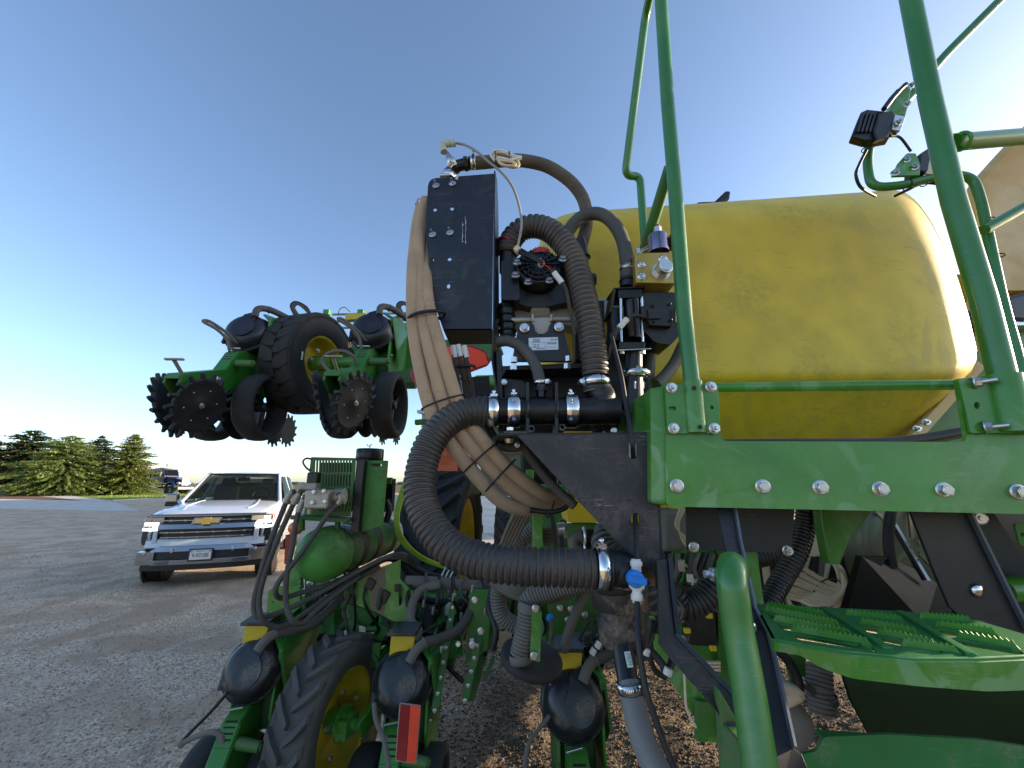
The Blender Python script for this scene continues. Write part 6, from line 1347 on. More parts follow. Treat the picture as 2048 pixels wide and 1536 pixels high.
# ================================================================ ROW UNITS
def row_unit(O, low, label, dome_m):
    """built round its meter cover centre O; y forward, -y toward the trailing end"""
    O = Vector(O); t = thing('row_unit', label, 'row unit', (0, 0, 0), 'planter row units'); V = lambda x, y, z: Vector((x, y, z))
    ax = V(.06, -.93, .36).normalized()
    b = MB(); b.lathe([(.0, -.05), (.132, -.05), (.138, -.03), (.143, -.012), (.143, -.002), (.137, .004), (.132, .008), (.129, .018), (.123, .040), (.110, .060), (.092, .072), (.065, .076), (0, .076)], V(0, 0, 0), ax, 40)
    mc = part('meter_cover', b, dome_m, t)
    fx, fy, _ = frame_of(ax); up = (V(0, 0, 1)-ax*ax.z).normalized(); rt = up.cross(ax)*1
    loop = []
    for k in range(26):
        a_ = R(-240+k*300/25); loop.append(ax*.050+rt*.082*math.cos(a_)+up*(.082*math.sin(a_)-.012))
    tip = [ax*.048+up*.125+rt*.052, ax*.048+up*.125+rt*.010]
    b = MB(); b.plate([loop+tip if False else [ax*.076+rt*(.010+.064*math.cos(R(50-k*11.5)))+up*(.071*math.sin(R(50-k*11.5))-.012) for k in range(25)]+[ax*.074-rt*.02+up*.095, ax*.066+rt*.025+up*.125, ax*.066+rt*.06+up*.115]], ax*.009); part('cover_pad', b, dome_m, mc, .003)
    b = MB(); b.torus(ax*.0, ax, .140, .004, 40, 6); part('cover_rim', b, M['plastic'], mc)
    for a_ in (25, 205):
        b = MB(); p = rt*.140*math.cos(R(a_))+up*.140*math.sin(R(a_)); b.beam(p-up*.022, p+up*.022, .022, .022, ax); b.beam(p+ax*.012-up*.008+rt*.01, p+ax*.012+up*.014+rt*.01, .016, .012, ax); part('cover_latch', b, M['white_pl'] if a_ == 25 else M['plastic'], mc, .003)
    # green body plates
    for x in (.115, -.075):
        b = MB(); b.plate([[V(x, .0, .10), V(x, .12, .17), V(x, .34, .17), V(x, .42, .04), V(x, .40, -.25), V(x, .24, -.42), V(x, .05, -.40), V(x, -.03, -.20)]], V(.012, 0, 0)); part('shank_plate', b, M['green_row'] if x > 0 else M['green_dirty'], t, .003)
    b = MB(); b.plate([[V(.03, .06, .16), V(.13, -.03, .08), V(.155, .02, -.12), V(.14, .10, -.22), V(.14, .30, .10), V(.10, .26, .17)]], V(.012, .01, .01)); part('meter_housing', b, M['green_row'], t, .004)
    b = MB(); b.box(V(.02, .22, -.12), V(.16, .30, .34)); part('seed_tube_box', b, M['green_dirty'], t, .01)
    # closing frame
    for x in (-.045, .03):
        b = MB(); b.plate([[V(x, .03, -.13), V(x, -.06, -.14), V(x, -.12, -.17), V(x, -.16, -.24), V(x, -.20, -.30), V(x, -.50, -.405), V(x, -.51, -.45), V(x, -.44, -.50), V(x, -.30, -.50), V(x, -.12, -.42), V(x, .05, -.36)]], V(.012, 0, 0)); part('closing_frame', b, M['green_row'], t, .002)
    b = MB()
    pr = [(.02, -.125), (-.06, -.137), (-.12, -.167), (-.165, -.24), (-.20, -.298), (-.50, -.402), (-.515, -.43)]
    for (y0, z0), (y1, z1) in zip(pr, pr[1:]): b.beam(V(0, y0, z0), V(0, y1, z1), .075, .008)
    part('frame_cover', b, M['green_row'], t, .002)
    for k in range(4):
        b = MB(); b.box(V(.0, -.12-.012*k, -.162-.018*k), V(.05, .004, .006)); part('adjuster_notch', b, M['blk'], t)
    b = MB(); b.beam(V(-.02, -.04, -.115), V(.03, -.03, -.105), .012, .008); b.beam(V(-.05, -.10, -.13), V(.02, -.08, -.125), .010, .008); part('adjuster_lever', b, M['steel'], t, .002)
    b = MB(); b.tube([V(0, -.40, -.42), V(0, -.46, -.385), V(0, -.52, -.335)], .009, 10); b.beam(V(-.035, -.535, -.335), V(.045, -.515, -.33), .022, .010); part('t_handle', b, M['alu'], t, .003)
    b = MB(); b.cyl(V(.05, -.13, -.24), V(.16, -.15, -.245), .026, .022, n=16); b.lathe([(.016, 0), (.016, .008), (0, .008)], V(.16, -.15, -.245), (1, -.15, 0), 12); part('pivot_stub', b, M['green_dirty'], t)
    bolt(t, V(.048, -.26, -.37), ME_BOLT, (1, 0, 0), 1.3); bolt(t, V(.135, -.0, -.16), ME_SMALL, (1, 0, 0))
    # closing wheels
    for s_ in (-1, 1):
        c = V(s_*.080, -.40, -.545); a_ = V(s_*1, -.22, -.30).normalized() if 1 else 0
        b = MB(); b.lathe([(0, -.006), (.118, -.012), (.136, -.012), (.143, -.004), (.143, .006), (.134, .010), (.122, .004), (.035, .008), (.030, .012), (.0, .012)], c, a_, 36); w_ = part('closing_wheel', b, M['cast'], t)
        e1, e2, _ = frame_of(a_)
        for k in range(17):
            th = 2*math.pi*k/17; d = e1*math.cos(th)+e2*math.sin(th); tn = a_.cross(d)
            b = MB(); b.tube([c+d*.134, c+d*.152+tn*.003, c+d*.172+tn*.010], .01, 7, rf=lambda i, N: (.015, .0125, .0095)[i]); part('spike', b, M['cast'], w_)
        bolt(w_, c+a_*.010, ME_BOLT, a_, 1.0)
        for k in range(6):
            th = 2*math.pi*k/6+.3; d = e1*math.cos(th)+e2*math.sin(th); q = MB(); q.lathe([(.004, 0), (.003, .003), (0, .003)], c+d*.085+a_*.006, a_, 10); part('rivet', q, M['steel'], w_)
    # gauge wheels with open spoked face
    for s_ in (-1, 1):
        c = V(s_*.145, .01, -.48); b = MB(); wd = .062
        b.lathe([(.160, -wd), (.188, -wd*1.0), (.204, -wd*.7), (.208, -wd*.2), (.208, wd*.3), (.202, wd*.8), (.186, wd*1.05), (.168, wd*.98), (.160, wd*.7), (.150, wd*.1), (.148, -wd*.6), (.160, -wd)], c, (s_, 0, 0), 44); g_ = part('gauge_wheel', b, M['rubber'], t)
        for k in range(3):
            th = 2*math.pi*k/3+.5; d = V(0, math.cos(th), math.sin(th)); q = MB(); q.beam(c+V(s_*.02, 0, 0), c+d*.158+V(s_*.01, 0, 0), .032, .014, (1, 0, 0)); part('spoke', q, M['plastic'], g_, .002)
        q = MB(); q.lathe([(0, -.03), (.03, -.03), (.03, .035), (.018, .04), (0, .04)], c, (s_, 0, 0), 16); part('hub', q, M['blk'], g_)
        q = MB(); q.beam(c+V(-s_*.04, 0, 0), V(s_*.06, .18, -.30), .03, .045); part('wheel_arm', q, M['green_dirty'], t, .004)
        q = MB(); q.lathe([(0, 0), (.165, .0), (.170, .003), (.165, .006), (0, .006)], V(s_*.028, .10, -.50), (s_, .1, 0), 40); part('opener_disc', q, M['cast'], t)
    # toothed row cleaner ahead
    for s_ in (-1, 1):
        b = MB(); c = V(s_*.05, .52, -.56); pts = []
        for k in range(13):
            a0 = 2*math.pi*k/13
            for da, rr in ((0, .095), (.16, .098), (.30, .122), (.40, .119), (.42, .092)): pts.append(c+V(0, math.cos(a0+da)*rr, math.sin(a0+da)*rr))
        b.plate([pts], V(.006, 0, 0)); part('row_cleaner', b, M['cast'], t)
    # parallel arms and head plate
    for s_ in (-1, 1):
        for z0, z1 in ((.02, .16), (-.20, -.06)):
            b = MB(); b.beam(V(s_*.09, .34, z0), V(s_*.10, .72, z1), .022, .045); part('parallel_arm', b, M['green_row'], t, .003)
            bolt(t, V(s_*.104, .36, z0+.01), ME_BOLT, (s_, 0, 0)); bolt(t, V(s_*.114, .70, z1-.005), ME_BOLT, (s_, 0, 0))
    b = MB(); b.beam(V(0, .76, -.20), V(0, .76, .26), .24, .04, (0, 1, 0)); part('head_plate', b, M['green_row'], t, .004)
    for x in (-.08, .08):
        for z in (.20, .12, -.06): bolt(t, V(x, .738, z), ME_BOLT, (0, -1, 0), 1.0)
    b = MB(); b.cyl(V(0, .36, -.10), V(0, .68, .18), .035, n=16); part('down_force_bag', b, M['rubber'], t)
    if low:
        b = MB(); b.plate([[V(-.075, .0, .10), V(-.070, .0, .192), V(.045, .0, .192), V(.04, .0, .11)]], V(0, .05, 0)); part('latch_box', b, M['yellow'], t, .004)
        b = MB(); b.plate([[V(-.085, -.02, .194), V(.05, -.02, .194), V(.065, .08, .215), V(-.07, .08, .215)]], V(0, 0, .016)); part('latch_cap', b, M['dome'], t, .003)
        b = MB(); b.tube(smooth([V(.035, -.05, .095), V(.062, -.03, .14), V(.10, .0, .165)]), .023, 14); b.torus(V(.095, -.005, .163), (1, .6, .4), .024, .004, 18, 6); part('vacuum_elbow', b, M['dust_hose'], t)
        b = MB(); b.tube(smooth([V(.095, -.005, .163), V(.16, .04, .165), V(.25, .12, .19), V(.31, .24, .28), V(.33, .36, .42), V(.31, .50, .50)]), .0245, 14); part('vacuum_hose', b, M['grey_hose'], t)
        b = MB(); b.lathe([(0, -.03), (.045, -.03), (.052, -.02), (.052, .03), (.040, .045), (.014, .05), (.014, .08), (0, .08)], V(.17, .42, .20), (.05, -.1, 1), 20); b.box(V(.17, .42, .30), V(.02, .02, .08)); part('liquid_pump', b, M['white_pl'], t)
        b = MB(); b.box(V(.08, .46, .19), V(.08, .07, .08)); b.cyl(V(.08, .42, .19), V(.08, .38, .19), .03, n=14); part('pump_motor', b, M['plastic'], t, .006)
        for k in range(3):
            b = MB(); b.tube(smooth([V(.12+k*.02, .40, .26), V(.10+k*.025, .38, .36), V(.13+k*.03, .40, .44)]), .006, 8); part('steel_line', b, M['steel'], t)
        for k in range(4):
            b = MB(); b.tube(smooth([V(.10-.02*k, .10, .17), V(.16, .25, .12+.02*k), V(.24, .38, .24), V(.30-.01*k, .5, .42)]), .0075, 8); part('wiring', b, M['cable_blk'], t)
        b = MB(); b.sphere(V(-.02, .44, .18), .018, 10, 8); part('blue_cap', b, M['blue'], t)
    else:
        b = MB(); b.tube(smooth([V(.05, -.04, .10), V(.045, -.02, .16), V(.07, .02, .185), V(.12, .08, .18), V(.20, .22, .15), V(.26, .36, .12)]), .021, 14); b.torus(V(.085, .04, .185), (1, 1, 0), .022, .004, 18, 6); part('vacuum_hose', b, M['grey_hose'], t)
        b = MB(); b.tube(smooth([V(-.015, -.12, -.16), V(-.03, -.14, -.09), V(-.07, -.18, -.04), V(-.13, -.22, -.005), V(-.12, -.19, .01), V(-.06, -.14, -.03), V(0, -.08, -.09)]), .009, 10); part('seed_sensor_cable', b, M['dust_hose'], t)
    t.location = O
    return t
u1 = row_unit(P(497, 668, 2.5), False, 'left of the two raised row units high against the sky', M['dome_clean'])
u2 = row_unit(P(745, 664, 2.5), False, 'right of the two raised row units, beside the raised knobbly tyre', M['dome_clean'])
u3 = row_unit(P(507, 1338, 2.28), True, 'lower row unit nearest the gravel, leftmost of the three low black covers', M['dome'])
u4 = row_unit(P(806, 1362, 2.22), True, 'lower row unit with the mud-streaked cover behind the red and orange reflector', M['dome'])
u5 = row_unit(P(1147, 1404, 2.04), True, 'lower row unit at centre with the smooth grey cover, beside the strainer', M['dome'])
for u in (u1,):
    pass
# looping cable of right upper unit replaced by a round loop
b = MB(); b.tube(smooth([P(690, 748, 2.25), P(660, 742, 2.25), P(645, 722, 2.25), P(658, 706, 2.25), P(685, 702, 2.25), P(706, 712, 2.27), P(712, 728, 2.3)]), .010, 10); solo('vent_hose', b, M['dust_hose'], 'grey hose loop curling in front of the raised yellow rim', 'hose')

# raised tyre
X0 = P(654, 726, 2.72); T = thing('raised_wheel', 'raised knobbly black tyre on a yellow rim between the two raised row units', 'wheel', X0)
c = X0-Vector((.12, 0, 0)); w_ = tyre(T, 'tyre', c, .350, .225, .185, mat('knobbly_tyre', (.020, .019, .017), .8, dust=.5, dcol=(.085, .07, .055), dscale=8, bump=.3), 22, .017, True, lug_w=.052, n=56, block=True)
b = MB(); b.box(c+Vector((.121, -.235, -.02)), (.002, .012, .055)); part('white_mark', b, M['white_pl'], T)
rim(T, c, .192, .235, M['yellow'], 1, .06)
b = MB(); b.cyl(c+Vector((-.02, 0, 0)), c+Vector((.18, 0, 0)), .055, n=20); b.cyl(c+Vector((.18, 0, 0)), c+Vector((.34, .02, 0)), .035, n=16); b.beam(c+Vector((.22, 0, 0)), c+Vector((.40, .35, .04)), .05, .11); part('hub_arm', b, M['green'], T, .004)
for k in range(6): a_ = k*math.pi/3; bolt(T, c+Vector((.07, math.cos(a_)*.09, math.sin(a_)*.09)), ME_BOLT, (1, 0, 0))
T.rotation_euler = (0, 0, R(-14))
# wing frame, rods and actuator behind
T = thing('wing_frame', 'folded wing toolbar with rods and a yellow actuator behind the raised units', 'frame', P(720, 700, 3.2))
b = MB(); b.beam(P(560, 700, 3.3), P(1000, 700, 3.3), .14, .14); part('toolbar', b, M['green_dirty'], T, .01)
b = MB(); b.plate([[P(790, 650, 2.9), P(830, 640, 2.9), P(840, 760, 2.9), P(800, 770, 2.9)]], (0, .1, 0)); part('end_plate', b, M['green'], T, .004)
for y in (628, 642, 655): 
    b = MB(); b.cyl(P(665, y+1, 3.1), P(830, y-2, 3.1), .009, n=10); part('rod', b, M['alu'], T)
b = MB(); b.beam(P(692, 637, 3.05), P(735, 633, 3.05), .05, .05); b.beam(P(735, 628, 3.05), P(760, 628, 3.05), .02, .02); part('actuator', b, M['yellow'], T, .006)
for x in (654, 722): 
    b = MB(); b.box(P(x, 626, 3.1), (.05, .04, .05)); part('clamp_block', b, M['green'], T, .004)
for x0, k in ((600, 0), (812, 1)):
    for j in range(3):
        b = MB(); b.tube(smooth([P(x0-10+j*4, 632, 3.0), P(x0-18+j*3, 612+j*2, 3.0), P(x0-8+j*2, 604+j*2, 3.0), P(x0+12, 614+j*3, 3.0), P(x0+22, 630+j*2, 3.0)]), .010, 8); part('hydraulic_hose', b, M['grey_hose'] if j else M['cable_blk'], T)
b = MB(); b.tube(smooth([P(676, 630, 3.05), P(680, 618, 3.05), P(690, 615, 3.05), P(700, 624, 3.05)]), .003, 6); part('wire', b, M['cable_blk'], T)
b = MB(); b.beam(P(800, 760, 2.7), P(1000, 700, 2.9), .1, .1); b.beam(P(830, 845, 2.3), P(900, 840, 2.3), .03, .03); splitp('wing_arm', b, M['green_dirty'], T, .006)

# lower press wheel tyre
X0 = P(697, 1446, 2.30); T = thing('gauge_tyre', 'tall narrow lugged tyre with yellow rim standing between the two left lower row units', 'wheel', X0)
c = X0-Vector((.085, 0, 0)); tyre(T, 'tyre', c, .374, .180, .230, M['rubber_grey'], 20, .026, True, lug_w=.020, n=60)
rim(T, c, .230, .17, M['yellow'], 1, .07)
b = MB(); b.cyl(c+Vector((-.02, 0, 0)), c+Vector((.11, 0, 0)), .05, n=20); b.cyl(c+Vector((.05, 0, 0)), c+Vector((.065, 0, 0)), .075, n=20); b.cyl(c+Vector((.11, 0, 0)), c+Vector((.16, 0, 0)), .026, n=14); b.beam(c+Vector((.15, -.02, -.02)), c+Vector((.26, .42, .20)), .03, .08); b.box(c+Vector((.09, -.06, .0)), (.05, .03, .08)); part('hub_arm', b, M['green'], T, .004)
for k in range(5): a_ = k*2*math.pi/5+.4; bolt(T, c+Vector((.045, math.cos(a_)*.13, math.sin(a_)*.13)), ME_BOLT, (1, 0, 0))
T.rotation_euler = (0, 0, R(-11))

# toolbar of the planter with clamps
T = thing('toolbar', 'long green planter toolbar running behind the lower row units', 'toolbar', P(900, 1220, 2.85))
za = P(560, 1213, 2.95); zb = P(1130, 1222, 2.85); b = MB(); b.beam(za, Vector((2.2, 2.85, zb.z)), .17, .17); part('main_beam', b, M['green_row'], T, .008)
b = MB(); b.pplate([rpoly([(536, 1182), (548, 1172), (600, 1172), (600, 1215), (566, 1243), (532, 1245)], 4)]+[circ(540, 1228, 4, 5), circ(546, 1204, 1.6, 2)], 2.6, .02); part('end_plate', b, M['green'], T, .002)
for x in (620, 760, 905, 1000, 1060):
    b = MB(); b.beam(P(x, 1155, 2.72), P(x, 1262, 2.72), .06, .012, (0, 1, 0)); part('clamp_plate', b, M['green_dirty'], T, .002)
    for y in (1168, 1252): bolt(T, P(x, y, 2.71), ME_BOLT, (0, -1, 0), 1.5)
b = MB(); b.cyl(P(762, 1290, 2.6), P(765, 1220, 2.6), .02, n=12); b.plate([[P(735, 1255, 2.6), P(755, 1230, 2.6), P(768, 1230, 2.6), P(790, 1255, 2.6)]], (0, .02, 0)); b.cyl(P(733, 1258, 2.6), P(792, 1258, 2.6), .018, n=12); part('jack_link', b, M['green'], T, .002)
b = MB(); b.cyl(P(757, 1320, 2.6), P(759, 1270, 2.6), .012, n=12); part('jack_screw', b, M['grey_hose'], T)
for x0, y0, x1, y1 in ((700, 1240, 640, 1300), (700, 1260, 720, 1300), (820, 1250, 745, 1330), (660, 1230, 600, 1260), (930, 1250, 900, 1330), (985, 1250, 940, 1400)):
    b = MB(); b.beam(P(x0, y0, 2.7), P(x1, y1, 2.45), .035, .03); part('lattice_arm', b, M['green_dirty'], T, .002)

# compressor
T = thing('air_compressor', 'dirty green air compressor: slotted guard, black drum and long air tank', 'compressor', P(690, 1060, 2.5))
sl_ = []
for r_ in range(3):
    for k in range(13):
        x = 630+k*5.9-r_*2.2; y = 921+r_*28; sl_.append([(x, y), (x+2.6, y), (x+1.6, y+23), (x-1.0, y+23)])
for k in range(10): sl_.append([(700-k*6.2 if k < 2 else 698-k*6.3, 1004), (702.5-k*6.2 if k < 2 else 700.5-k*6.3, 1004), (698-k*6.3, 1024), (695.5-k*6.3, 1024)])
b = MB(); b.pplate([rpoly([(622, 914), (712, 916), (701, 1033), (608, 1030)], 3)]+sl_, 2.3, .006); part('guard_grille', b, M['green_dirty'], T)
b = MB(); b.plate([[P(622, 914, 2.308), P(712, 916, 2.308), P(712, 916, 2.308)+Vector((0, .22, 0)), P(622, 914, 2.308)+Vector((0, .22, 0))]], (0, 0, -.005)); b.pplate([[(640, 925), (702, 925), (695, 1025), (625, 1025)]], 2.42, .08); part('guard_frame', b, M['cable_blk'], T, .004)
b = MB(); b.pplate([[(713, 918), (729, 918), (716, 1068), (701, 1064)]], 2.31, .3); part('belt_cover', b, M['plastic'], T, .004)
b = MB(); b.pplate([[(730, 921), (773, 921), (762, 1052), (717, 1066)]]+[slot(752, 930, 22, 6)], 2.36, .04); b.pplate([[(762, 955), (784, 955), (782, 968), (762, 968)]], 2.6, .02); splitp('guard_side', b, M['green_tank'], T, .002)
b = MB(); b.lathe([(0, 0), (.078, 0), (.080, .005), (.080, .06), (.076, .068), (0, .068)], P(739, 921, 2.5), (0, 0, 1), 30); dr = part('filter_drum', b, M['plastic'], T)
b = MB(); b.beam(P(736, 893, 2.5), P(734, 888, 2.5), .006, .006); b.beam(P(740, 893, 2.5), P(743, 888, 2.5), .006, .006); b.cyl(P(739, 897, 2.5), P(739, 890, 2.5), .004); part('wing_nut', b, M['steel'], dr)
A0, A1 = P(640, 1110, 2.25), P(772, 1068, 3.25); d = (A1-A0).normalized(); L_ = (A1-A0).length
b = MB(); b.lathe([(0, -.09), (.055, -.082), (.10, -.055), (.125, -.02), (.134, .02), (.134, .10)], A0, d, 40); part('tank_end', b, M['green_tank'], T)
b = MB(); b.lathe([(.134, .10), (.136, .102), (.136, .12), (.134, .122), (.134, L_), (.12, L_+.04), (.07, L_+.07), (0, L_+.08)], A0, d, 40); part('air_tank', b, mat('oily_green_tank', (.03, .13, .02), .4, dust=1, dcol=(.06, .04, .02), dscale=4, thr=(.40, .60), smear=.5, smc=(.16, .12, .07), sms=4), T)
grime = mat('oily_grime', (.035, .022, .012), .6, dust=.5, dcol=(.10, .07, .04), dscale=6)
for u in (.28, .50, .80):
    b = MB(); b.lathe([(.1345, u-.03), (.1365, u-.028), (.1365, u+.05), (.1345, u+.052)], A0, d, 40)
    part('grime_band', b, grime, T)
b = MB(); cc = A0+d*(L_-.02); b.lathe([(.1355, -.11), (.1355, .0)], cc, d, 40); part('warning_label', b, M['white_pl'], T)
e1, e2, _ = frame_of(d); b = MB()
for k in range(9): 
    a_ = R(150+k*7); p = cc-d*.055+(e1*math.cos(a_)+e2*math.sin(a_))*.1365; b.beam(p-d*.035, p+d*.03, .006, .001, p-cc)
part('label_lines', b, M['ink'], T)
b = MB(); b.lathe([(.1362, -.105), (.1362, -.085)], cc, d, 40); part('label_stripe', b, M['yellow'], T)
b = MB(); b.beam(P(592, 1033, 2.3), P(702, 1040, 2.3), .12, .02); b.beam(P(604, 1036, 2.25), P(604, 1062, 2.25), .02, .03, (0, 1, 0)); b.beam(P(675, 1040, 2.3), P(676, 1062, 2.3), .02, .03, (0, 1, 0)); part('motor_bracket', b, M['green_dirty'], T, .003)
b = MB(); b.box(P(640, 998, 2.16), (.12, .09, .09)); b.cyl(P(600, 978, 2.2), P(640, 980, 2.2), .018, n=12); b.cyl(P(655, 995, 2.2), P(690, 992, 2.2), .04, n=16); b.box(P(620, 973, 2.2), (.09, .06, .04)); b.cyl(P(622, 1005, 2.15), P(619, 1028, 2.15), .014, n=12); part('hydraulic_motor', b, M['alu'], T, .008)
for x, y in ((625, 1005), (648, 982), (650, 1003), (628, 984)): bolt(T, P(x, y, 2.11), ME_SMALL, (0, -1, 0), 1.4)
b = MB(); b.box(P(628, 956, 2.2), (.055, .05, .055)); b.cyl(P(628, 965, 2.2), P(628, 972, 2.2), .015); part('solenoid_coil', b, M['plastic'], T, .006)
b = MB(); b.tube(smooth([P(623, 918, 2.3), P(612, 917, 2.3), P(606, 924, 2.3), P(612, 935, 2.3), P(620, 941, 2.3)]), .005, 8); part('coil_wire', b, M['cable_blk'], T)
b = MB(); b.tube(smooth([P(772, 1000, 2.6), P(778, 1020, 2.6), P(772, 1045, 2.6)]), .02, 10); b.box(P(778, 990, 2.65), (.06, .06, .2)); part('fittings_stack', b, M['plastic'], T, .004)
H = [('outer left hydraulic hose looping down from the compressor motor', [(590, 982), (578, 992), (557, 1042), (537, 1094), (518, 1160), (508, 1205), (514, 1233), (545, 1230), (616, 1199), (689, 1158), (748, 1126), (790, 1108)]),
     ('second hydraulic hose looping below the compressor, lowest of the loops', [(603, 982), (592, 998), (575, 1034), (554, 1082), (530, 1147), (518, 1200), (524, 1238), (552, 1254), (585, 1244), (640, 1205), (690, 1172), (760, 1132)]),
     ('middle hydraulic hose hanging straight down then turning under the tank', [(612, 990), (600, 1015), (592, 1045), (584, 1098), (573, 1153), (573, 1211), (586, 1242), (606, 1246), (632, 1222), (670, 1190), (720, 1152)]),
     ('right hydraulic hose crossing diagonally in front of the green air tank', [(676, 986), (682, 1000), (657, 1028), (622, 1079), (592, 1120), (560, 1160), (551, 1182), (562, 1196), (600, 1186), (663, 1167), (720, 1140), (780, 1112)])]
for lab, pts in H:
    n = len(pts); P3 = [(x, y, 2.14+.06*max(0, i-6)) for i, (x, y) in enumerate(pts)]
    t, w = hose('hydraulic_hose', lab, P3, .0125, M['grey_hose'], n=12, group='compressor hydraulic hoses')
    b = MB(); b.tube(w[2:9], .0155, 12); part('crimp_fitting', b, M['alu'], t)
    for j, tx in ((24, ':: SURV'),):
        pass
for k in range(4):
    b = MB(); b.tube(path([(640+k*12, 1190-k*5, 2.4), (700+k*6, 1158-k*3, 2.5), (745+k*3, 1132-k*3, 2.55), (800, 1108+k*4, 2.65), (830, 1125+k*5, 2.8)]), .013, 10); solo('bundled_hose', b, M['plastic'], ('lowest greasy hose of the bundle under the air tank', 'greasy hose second from below in the bundle under the air tank', 'greasy hose third from below in the bundle under the air tank', 'topmost greasy hose of the bundle under the air tank')[k], 'hose', 'greasy hose bundle')
T = thing('compressor_mount', 'green mount plate with a brown mud stripe under the air tank', 'bracket', P(750, 1180, 2.45))
b = MB(); b.pplate([[(687, 1186), (700, 1160), (800, 1120), (800, 1160), (829, 1187), (822, 1243), (788, 1243), (745, 1222), (689, 1202)]], 2.45, .02); part('plate', b, M['green'], T, .003)
b = MB(); b.pplate([[(738, 1148), (770, 1136), (768, 1232), (742, 1220)]], 2.447, .002); part('mud_stripe', b, M['mud'], T)
b = MB(); b.pplate([[(672, 1200), (745, 1224), (790, 1246), (745, 1262), (700, 1240)]], 2.6, .02); part('lower_web', b, M['green_dirty'], T, .002)
# lights and reflectors
T = thing('turn_signal', 'orange ribbed warning lamp behind the tan hoses', 'lamp', P(890, 915, 3.0))
b = MB(); b.pplate([rpoly([(864, 893), (912, 893), (915, 942), (866, 942)], 4)], 3.0, .06); part('lens', b, mat('amber_lens', (.75, .14, .015), .3, spec=.6), T, .01)
for k in range(5):
    b = MB(); b.torus(P(888, 907, 2.995), (0, 1, 0), .02+.014*k, .003, 24, 5); part('lens_ring', b, bpy.data.materials['amber_lens'], T)
for k in range(4):
    b = MB(); b.beam(P(870, 926+k*4, 2.995), P(911, 926+k*4, 2.995), .004, .004); part('lens_rib', b, bpy.data.materials['amber_lens'], T)
b = MB(); b.pplate([rpoly([(919, 916), (946, 914), (948, 943), (921, 942)], 3)], 3.0, .05); solo('tail_lamp', b, M['dark_red'], 'dark red tail lamp right of the orange lamp', 'lamp', bevel=.006)
T = thing('warning_sign', 'orange-red slow vehicle triangle with dark red border behind the looms', 'sign', P(900, 735, 1.9))
b = MB(); b.pplate([rpoly([(817, 746), (832, 730), (882, 692), (945, 690), (968, 700), (982, 722), (974, 732), (942, 744), (850, 766), (836, 780)], 3)], 1.9, .004); part('border', b, M['dark_red'], T)
b = MB(); b.pplate([rpoly([(893, 694), (938, 694), (958, 700), (971, 707), (973, 718), (977, 727), (942, 739), (935, 730), (900, 740), (880, 735)], 2)], 1.895, .003); part('face', b, M['orange_red'], T)
T = thing('reflector', 'upright reflector plate, half dark red half orange, on the second lower row unit', 'reflector', P(816, 1467, 1.85))
b = MB(); b.pplate([rpoly([(799, 1406), (842, 1411), (833, 1528), (790, 1522)], 4)], 1.85, .004); part('back_plate', b, M['alu'], T)
b = MB(); b.pplate([[(801, 1409), (820, 1411), (812, 1524), (792, 1520)]], 1.846, .003); part('dark_strip', b, M['dark_red'], T)
b = MB(); b.pplate([[(821, 1411), (840, 1413), (831, 1526), (813, 1524)]], 1.846, .003); part('orange_strip', b, M['orange_red'], T)
b = MB(); b.pplate([[(571, 1070), (588, 1066), (582, 1128), (568, 1128)]], 2.7, .01); solo('reflector', b, M['dark_red'], 'narrow red reflector seen between the compressor hoses and the pickup', 'reflector')
b = MB(); b.sphere(P(592, 1056, 2.7), .05, 14, 10, (1, .6, .8)); solo('marker_lamp', b, bpy.data.materials['amber_lens'], 'small orange marker lamp left of the air tank', 'lamp')
b = MB(); b.pplate([[(572, 1120), (600, 1125), (602, 1180), (566, 1178)]], 2.75, .04); solo('lamp_post', b, M['green'], 'green post end below the narrow red reflector', 'bracket', bevel=.004)

